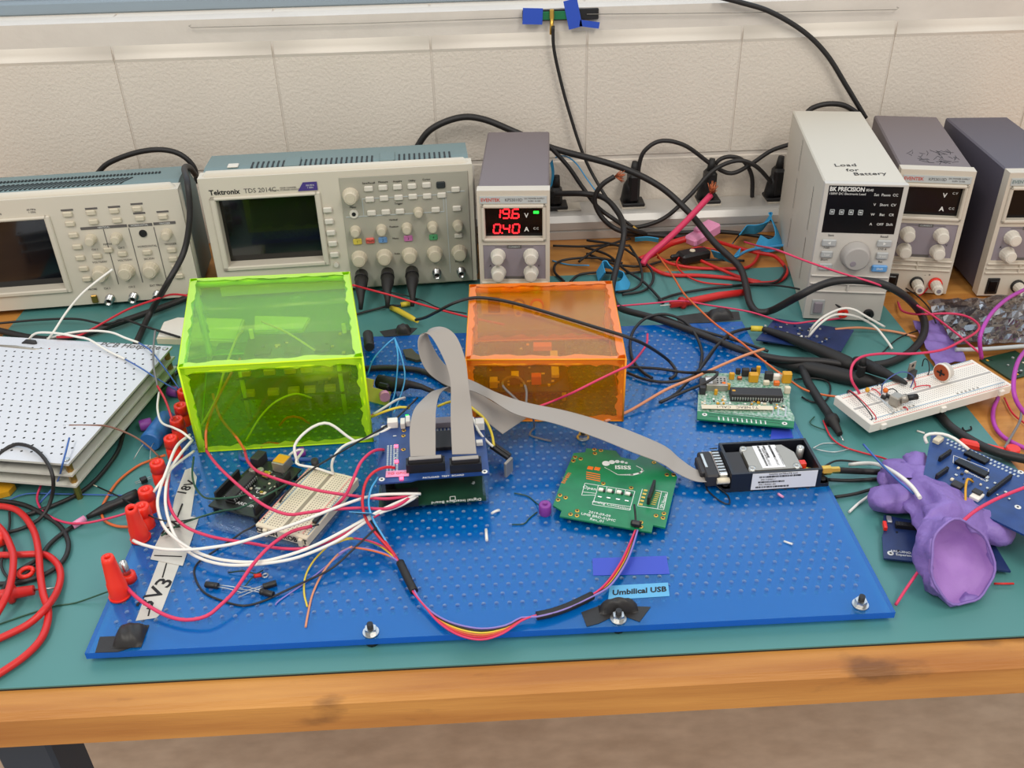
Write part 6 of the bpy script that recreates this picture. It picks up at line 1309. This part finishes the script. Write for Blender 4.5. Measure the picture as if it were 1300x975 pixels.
cable('hookup_wire', 'thin black wire from the oscilloscope plugs to the orange box', 'w_black', .0008, [(455, 366, .03), (500, 372, .02), (535, 381, .012), (560, 392, .012), (592, 398, .02)])
probe('black capped stub lying on the hotplate top edge', 'chip', [(28, 436, .047, .001), (34, 434, .048, .003), (44, 435, .048, .003), (46, 436, .048, .001)], name='cap_stub', cat='cap')
t = probe('metal tweezers lying on the hotplate back edge with red tips', 'tin', [(-8, 439, .0465, .0016), (20, 441, .0468, .0022), (45, 444, .0466, .0016), (58, 443, .0462, .0009)], 'red_plastic', (70, 442, .0465), name='tweezers', cat='tweezers')
cable('hookup_wire', 'dark grey wire hanging beside the hotplate corner, turning red', 'w_grey', .0011, [(197, 420, .06), (195, 440, .055), (195, 464, .05), (200, 490, .045)]); cable('hookup_wire', 'red wire dropping to the binding posts behind the blue capacitor', 'w_red', .0012, [(200, 490, .045), (210, 508, .042), (219, 533, .042)])
cable('hookup_wire', 'white wire curving round the blue capacitor into the lime box corner', 'w_white', .0012, [(202, 498, .040), (200, 518, .036), (205, 536, .036), (220, 543, .042), (232, 549, .044), (243, 558, .040)])
cable('hookup_wire', 'brown wire from the hotplate holes to the red binding post', 'w_brown', .0009, [(88, 540, .047), (112, 540, .047), (136, 541, .048), (164, 551, .05), (185, 564, .045), (203, 581, .035)], ends=[(0, .006, .0004, 'solder')])
cable('hookup_wire', 'orange wire curving on the mat left of the binding posts', 'w_orange', .0013, [(209, 578, .02), (190, 585, .008), (174, 592, .005), (151, 610, .005), (136, 631, .005), (129, 648, .005), (133, 661, .005), (148, 668, .005), (164, 669, .006)])
cable('hookup_wire', 'thin blue wire standing up from the hotplate front corner', 'w_blue', .0009, [(88, 556, .055), (80, 587, .05), (72, 613, .02), (51, 638, .006)]); cable('hookup_wire', 'thin blue wire running straight on the mat in front of the hotplate', 'w_blue', .0007, [(5, 638, .005), (33, 627, .006), (77, 627, .006), (120, 628, .006), (158, 629, .006)])
cable('hookup_wire', 'pink wire bowing on the mat from the hotplate to the binding posts', 'w_pink', .0011, [(52, 616, .012), (47, 633, .006), (56, 651, .006), (82, 663, .010), (108, 664, .012), (138, 658, .010), (164, 650, .012), (180, 640, .022)])
cable('hookup_wire', 'thin dark green wire on the mat reaching the 3V3 plug', 'w_green', .0007, [(-8, 795, .004), (38, 779, .004), (72, 769, .004), (97, 765, .004), (140, 750, .012)])
cable('hookup_wire', 'thin black wire crossing the 5V tape from the mat', 'w_black', .0007, [(124, 618, .006), (150, 630, .010), (175, 645, .024), (195, 657, .03), (215, 662, .025), (240, 660, .02), (275, 651, .02), (304, 645, .03)], ends=[(0, .012, .0005, 'bread_old')])
t = thing('pin_connector', 'small black two pin connector beside the red binding posts', 'connector', tuple(P(183, 611, .006)), .55); MB().box((0, 0, .0015), (.006, .006, .005), bev=.0006).build('body', 'black_plastic', t)
for k in (-1, 1): MB().cyl((-.008, k*.0013, .0015), (.014, k*.0013, .0015), .0004, n=6).build('pin', 'solder', t)
probe('red plug half under the red loops at the left mat edge', 'red_plastic', [(-6, 683, .010, .007), (2, 685, .010, .0068), (7, 686, .010, .004)], name='banana_plug', cat='banana plug')
tag(MB().tube([P(34, 729, .006)+Vector((.0055*cos(a*pi/8), .0055*sin(a*pi/8), .002)) for a in range(17)], .002, 8).build('hook_clip', 'red_plastic'), 'small red round clip lying between the red loops', 'clip')
# --- wires over the blue board
WW = [((246, 573, .03), (222, 591, .04), (207, 608, .04), (195, 625, .034)), ]
cable('hookup_wire', 'short white wire from the lime box corner to a binding post', 'w_white', .0013, WW[0])
cable('hookup_wire', 'white wire sweeping from the lime box round the board front, lower of the pair', 'w_white', .0014, [(244, 559, .035), (228, 578, .042), (215, 599, .04), (210, 627, .034), (212, 652, .028), (222, 680, .024), (235, 697, .022), (257, 710, .022), (286, 717, .022), (320, 717, .024), (365, 711, .028), (399, 700, .03), (433, 684, .034), (456, 668, .036), (481, 652, .036), (508, 642, .034), (530, 630, .032)])
cable('hookup_wire', 'white wire sweeping from the lime box round the board front, upper of the pair', 'w_white', .0014, [(241, 552, .035), (224, 567, .046), (211, 599, .044), (203, 621, .036), (200, 642, .03), (208, 668, .026), (228, 688, .024), (257, 704, .024), (290, 712, .024), (330, 713, .026), (372, 703, .03), (405, 690, .034), (440, 672, .036), (470, 655, .038), (500, 640, .036), (527, 629, .034)])
cable('hookup_wire', 'white wire from the 5V plug rising across the cream breadboard to the board stack', 'w_white', .0014, [(169, 686, .03), (180, 691, .03), (205, 697, .03), (235, 698, .03), (260, 696, .032), (298, 690, .034), (331, 680, .038), (377, 664, .042), (410, 651, .044), (444, 638, .044), (475, 629, .042), (510, 627, .038), (534, 627, .034)])
cable('hookup_wire', 'red wire from the lime box front over the controller board to the board stack', 'w_pink', .0014, [(262, 572, .03), (272, 586, .04), (286, 601, .046), (313, 625, .048), (338, 643, .046), (365, 653, .042), (388, 651, .042), (417, 647, .042), (456, 645, .04), (490, 646, .038), (508, 640, .036), (522, 630, .034)])
cable('hookup_wire', 'red wire from under the lime box over the cream breadboard to the board stack', 'w_pink', .0014, [(311, 574, .03), (315, 586, .036), (325, 597, .042), (343, 605, .046), (370, 614, .046), (406, 623, .044), (438, 628, .042), (480, 633, .04), (505, 632, .036), (520, 629, .034)])
cable('hookup_wire', 'pink wire from the 3V3 plug curving over the board to the cream breadboard', 'w_pink', .0015, [(160, 745, .02), (172, 757, .022), (185, 767, .022), (210, 781, .02), (236, 787, .02), (262, 782, .022), (280, 768, .024), (298, 750, .026), (320, 718, .03), (343, 693, .034), (370, 675, .034), (396, 668, .032)], ends=[(1, .006, .0008, 'chip')])
cable('hookup_wire', 'pink wire from the binding posts dipping below the cream breadboard to the stack', 'w_pink', .0014, [(216, 592, .036), (213, 615, .034), (213, 633, .03), (221, 654, .026), (236, 669, .024), (260, 679, .022), (286, 685, .022), (320, 690, .024), (354, 696, .026), (388, 696, .028), (422, 685, .032), (449, 670, .034), (475, 656, .036), (500, 640, .034)])
cable('hookup_wire', 'red wire rising from the cream breadboard to the blue stack board', 'w_pink', .0014, [(421, 647, .034), (438, 630, .05), (449, 607, .062), (458, 587, .066), (470, 575, .062), (480, 571, .056), (487, 571, .050)])
cable('hookup_wire', 'red wire bending from the stack lights down into the umbilical bundle', 'w_red', .0013, [(501, 594, .051), (491, 593, .055), (475, 599, .058), (464, 613, .054), (460, 636, .046), (463, 655, .04), (470, 668, .034), (482, 683, .028), (497, 700, .022), (509, 716, .018)])
cable('hookup_wire', 'light blue wire from the stack corner down into the umbilical bundle', 'w_cyan', .0009, [(480, 606, .048), (471, 621, .048), (468, 640, .044), (474, 660, .038), (487, 682, .028), (500, 704, .020), (510, 718, .018)])
t = thing('tape_flag', 'light blue tape flag lettered on the wires beside the board stack', 'tape', tuple(P(460, 652, .044)), -.15)
MB().box((0, 0, 0), (.018, .0005, .018)).build('flag', 'tape_cyan', t, (0, 0, 0), (.75, 0, 0)); o = text('REDCA', .0048, 'ink_black', t, (-.004, -.0012, .0002), (pi/2-.75+.0, -pi/2, 0), name='handwriting') if False else text('REDCA\nGND', .0050, 'ink_black', t, (0, -.0009, .0006), (pi/2+.75-.0, 0, 0), name='handwriting')
cable('hookup_wire', 'thin black wire looping wide on the blue board from the cream breadboard', 'w_black', .0009, [(336, 658, .028), (322, 668, .020), (309, 675, BZ+.004), (290, 688, BZ+.003), (270, 701, BZ+.002), (250, 716, BZ+.001), (247, 731, BZ+.001), (259, 752, BZ+.001), (286, 764, BZ+.001), (309, 769, BZ+.001), (332, 764, BZ+.001), (356, 753, BZ+.002), (388, 738, BZ+.004), (422, 721, .022), (451, 695, .028), (480, 668, .034)])
cable('hookup_wire', 'black wire from the lime box corner down to the cream breadboard', 'w_black', .0009, [(498, 536, .05), (478, 548, .05), (456, 560, .05), (422, 580, .048), (399, 594, .046), (377, 612, .040), (362, 628, .034), (355, 638, .029)])
cable('hookup_wire', 'dark green wire bowing from the binding posts to the controller board', 'w_green', .0009, [(246, 580, .03), (244, 600, .024), (247, 616, .022), (256, 629, .026), (268, 633, .036), (298, 631, .042), (320, 625, .042)]); cable('hookup_wire', 'dark green wire from the 5V tape over the controller board edge', 'w_green', .0009, [(205, 680, .02), (230, 665, .018), (275, 650, .024), (304, 645, .034), (325, 635, .040), (345, 625, .042), (368, 612, .038)])
cable('hookup_wire', 'white wire loop rising in front of the lime box', 'w_white', .0014, [(379, 590, .03), (375, 578, .04), (374, 566, .046), (382, 554, .052), (397, 542, .056), (412, 537, .058), (424, 541, .054), (441, 554, .044), (452, 561, .04)]); cable('hookup_wire', 'white wire from the lime box foot down into the cream breadboard', 'w_white', .0013, [(500, 540, .05), (484, 549, .048), (466, 556, .044), (448, 561, .044), (434, 568, .044), (424, 580, .044), (421, 592, .036), (423, 601, .029)]); cable('hookup_wire', 'white wire along the cream breadboard back edge', 'w_white', .0012, [(366, 580, .03), (372, 574, .034), (385, 571, .034), (376, 588, .036), (400, 594, .034), (424, 602, .029)])
tag(MB().tube([P(305, 574, BZ+.004), P(306, 582, BZ+.004), P(310, 583, BZ+.004), P(405, 583, BZ+.004)], .0021, 8).build('blue_rod', 'w_blue'), 'bent bright blue rod lying along the lime box front', 'rod')
# umbilical bundle
um = [('w_pink', 0), ('w_red', 1), ('w_orange', 2), ('w_yellow', 3), ('w_black', 4), ('w_lav', 5)]
cn = ('pink', 'red', 'orange', 'yellow', 'black', 'lavender'); rn = random.Random(11)
for m_, k in um:
    f = (k-2.5)/2.5; zz = lambda b_: BZ+.0022+abs(f)*.002+b_
    cable('umbilical_wire', cn[k]+' wire of the umbilical bundle sagging along the board front', m_, .0008, [(509+f*1.2, 714, zz(.004)), (517+f*1.5, 733, zz(.003)), (526+f*1.2, 752, zz(.002)), (538-f*1.5, 768-f*2, zz(.001)), (556-f*2, 786-f*5, zz(0)), (580-f*2, 799-f*7, zz(0)), (611, 805-f*7, zz(0)), (640+f*1.5, 799-f*5, zz(0)), (662, 786-f*2, zz(.001)), (681, 782+f, zz(.002)), (715, 773+f, zz(.002)), (752, 756+f*1.2, zz(.002)), (772+f*2, 742+f*2, zz(.002)), (788+f*3, 720+f, zz(.003)), (798+f*3, 700, zz(.005)), (808+f*1.5, 673, zz(.007))], group='umbilical wires')
    s0 = [((449, 683), (470, 687), (492, 697)), ((480, 672), (490, 688), (500, 702)), ((449, 695), (472, 699), (494, 706)), ((417, 693), (447, 684), (480, 692)), ((470, 660), (485, 684), (499, 702)), ((430, 703), (450, 695), (484, 701))][k]
    cable('hookup_wire', cn[k]+' wire fanning out of the umbilical sleeve toward the stack', m_, .0008, [(*s0[0], .028), (*s0[1], .026), (*s0[2], .021), (509+f*1.2, 715, zz(.004))])
for l_, q in (('short black sleeve gathering the umbilical wires beside the board stack', [(508, 714, BZ+.007), (517, 733, BZ+.006), (526, 751, BZ+.005)]), ('long black sleeve gathering the umbilical wires below the green board', [(681, 782, BZ+.0045), (700, 778, BZ+.0045), (725, 769, BZ+.0045), (752, 756, BZ+.0045)])): cable('cable_sleeve', l_, 'black_rubber', .0034, q, cat='sleeve', n=10)
cable('hookup_wire', 'pale yellow wire hanging loose in a bow on the blue board', 'w_yellow', .0008, [(447, 683, .028), (430, 685, .024), (417, 693, .020), (399, 711, BZ+.003), (388, 731, BZ+.001), (386, 752, BZ+.001), (390, 770, BZ+.001)]); cable('hookup_wire', 'salmon wire hanging loose beside the pale yellow one', 'w_peach', .0009, [(447, 694, .028), (429, 704, .022), (410, 727, BZ+.003), (397, 754, BZ+.001), (391, 779, BZ+.001), (388, 796, BZ+.001)]); cable('hookup_wire', 'thin lavender wire hanging loose beside the salmon one', 'w_lav', .0006, [(440, 698, .026), (415, 718, BZ+.003), (390, 738, BZ+.001), (355, 762, BZ+.001), (350, 768, BZ+.001)])
# around the stack and the orange box
cable('hookup_wire', 'yellow wire arching from behind the ribbon to the black sockets', 'w_yellow', .0013, [(556, 516, .052), (572, 510, .06), (590, 512, .062), (603, 521, .06), (616, 533, .054), (624, 550, .046), (627, 566, .040)]); cable('hookup_wire', 'white wire arching beside the yellow one to the black sockets', 'w_white', .0012, [(600, 530, .056), (608, 548, .052), (618, 560, .044), (626, 567, .040)])
t = thing('pin_socket', 'pair of black pin sockets hanging at the right side of the board stack', 'connector', tuple(P(634, 574, .034)), -.6); MB().box((0, 0, 0), (.020, .003, .004), bev=.0004).box((0, .004, 0), (.020, .003, .004), bev=.0004).build('housing', 'black_plastic', t, (0, 0, 0), (0, .35, 0)); MB().box((.012, -.004, -.010), (.003, .012, .016), bev=.0006).build('latch', 'tin', t)
cable('hookup_wire', 'grey wire loop standing before the orange box front', 'w_grey', .0012, [(668, 514, .045), (668, 494, .055), (661, 481, .060), (649, 478, .062), (639, 483, .060), (639, 491, .056), (648, 500, .052), (660, 511, .046)]); cable('hookup_wire', 'grey wire hanging out below the ribbon onto the board', 'w_grey', .0010, [(677, 530, .04), (678, 543, BZ+.002), (672, 552, BZ+.001), (690, 558, BZ+.001), (700, 560, BZ+.001)])
cable('hookup_wire', 'red wire slanting across the orange box front to the coiled leads', 'w_pink', .0012, [(684, 516, .045), (705, 508, .05), Y(728, 498, .735), Y(760, 482, .738), Y(785, 470, .740), Y(800, 463, .752), (813, 449, .056), (821, 436, .05), (822, 424, .048)])
cable('hookup_wire', 'black wire lying over the stack from the lime box corner', 'w_black', .0009, [(530, 505, .05), (515, 520, .054), (498, 536, .05)])
for l_, q in (('thin light blue wire, left of three by the power jack', [(466, 478, .03), (474, 456, .05), (490, 438, .06), (501, 429, .06)]), ('thin light blue wire, middle of three by the power jack', [(501, 429, .06), (505, 450, .055), (504, 475, .04), (501, 500, .03), (494, 520, .03)]), ('thin light blue wire, right of three by the power jack', [(501, 429, .06), (509, 450, .055), (514, 475, .04), (511, 495, .03), (500, 524, .03)])): cable('hookup_wire', l_, 'w_cyan', .0008, q)
cord('thick black power lead behind the board stack entering the jack', .0034, [(462, 468, BZ+.004), (495, 467, BZ+.004), (530, 470, BZ+.004), (552, 478, BZ+.004), (570, 490, BZ+.004), (590, 505, BZ+.004)]); probe('black barrel plug pushed into the jack on the yellow bracket', 'black_rubber', [(480, 484, BZ+.012, .0072), (500, 488, BZ+.012, .0074), (512, 489, BZ+.011, .0066), (520, 488, BZ+.010, .0042), (535, 491, BZ+.008, .0030), (556, 500, BZ+.005, .0022)], name='barrel_plug', cat='plug')
cable('hookup_wire', 'pale yellow wire bundle with bare copper ends beside the lime box edge', 'w_yellow', .0013, [(464, 532, .03), (475, 528, .04), (490, 522, .05), (508, 517, .052), (520, 518, .05)]); cable('hookup_wire', 'white wire ending beside the yellow bracket', 'w_white', .0013, [(474, 526, .036), (490, 516, .04), (503, 508, .04), (514, 505, .036)], ends=[(0, .01, .001, 'copper')])
t = thing('foil_scrap', 'crumpled brown translucent scrap on the blue board beside the ribbon loop', 'scrap', tuple(P(520, 452, BZ+.001))); MB().prism([(-.008, .010), (.002, .012), (.008, .0), (.020, -.012), (.008, -.014), (-.004, -.006)], 0, .003).build('film', 'dark_olive', t)
cable('hookup_wire', 'red wire from the supply terminal curling under the lime box left side', 'w_orange', .0013, [(270, 500, .05), (280, 530, .04), (300, 555, .03), (311, 572, .03)]); cable('hookup_wire', 'orange wire rising inside the left of the lime box', 'w_orange', .0013, [(262, 570, .03), (262, 545, .04), (272, 515, .06), (290, 480, .075), (305, 455, .08)]); cable('hookup_wire', 'yellow wire crossing under the lime box lid', 'w_yellow', .0012, [(256, 540, .04), (275, 505, .06), (285, 470, .08), (300, 430, .085), (308, 420, .07)]); cable('hookup_wire', 'yellow wire slanting over the card in the lime box', 'w_yellow', .0011, [(332, 408, .07), (360, 420, .075), (385, 435, .075), (400, 445, .07)])
cable('hookup_wire', 'green wire arching before the boards in the lime box', 'w_yellow', .0010, [(312, 560, .02), (330, 530, .04), (350, 510, .055), (375, 500, .06), (395, 505, .05)]); cable('hookup_wire', 'red wire curled low at the front in the lime box', 'w_red', .0012, [(331, 568, BZ+.002), (340, 562, BZ+.003), (360, 564, BZ+.003), (375, 560, BZ+.003)]); cable('hookup_wire', 'red wire arched in the middle of the lime box floor', 'w_red', .0012, [(355, 540, .018), (365, 530, .03), (380, 530, .03), (393, 538, .018)])
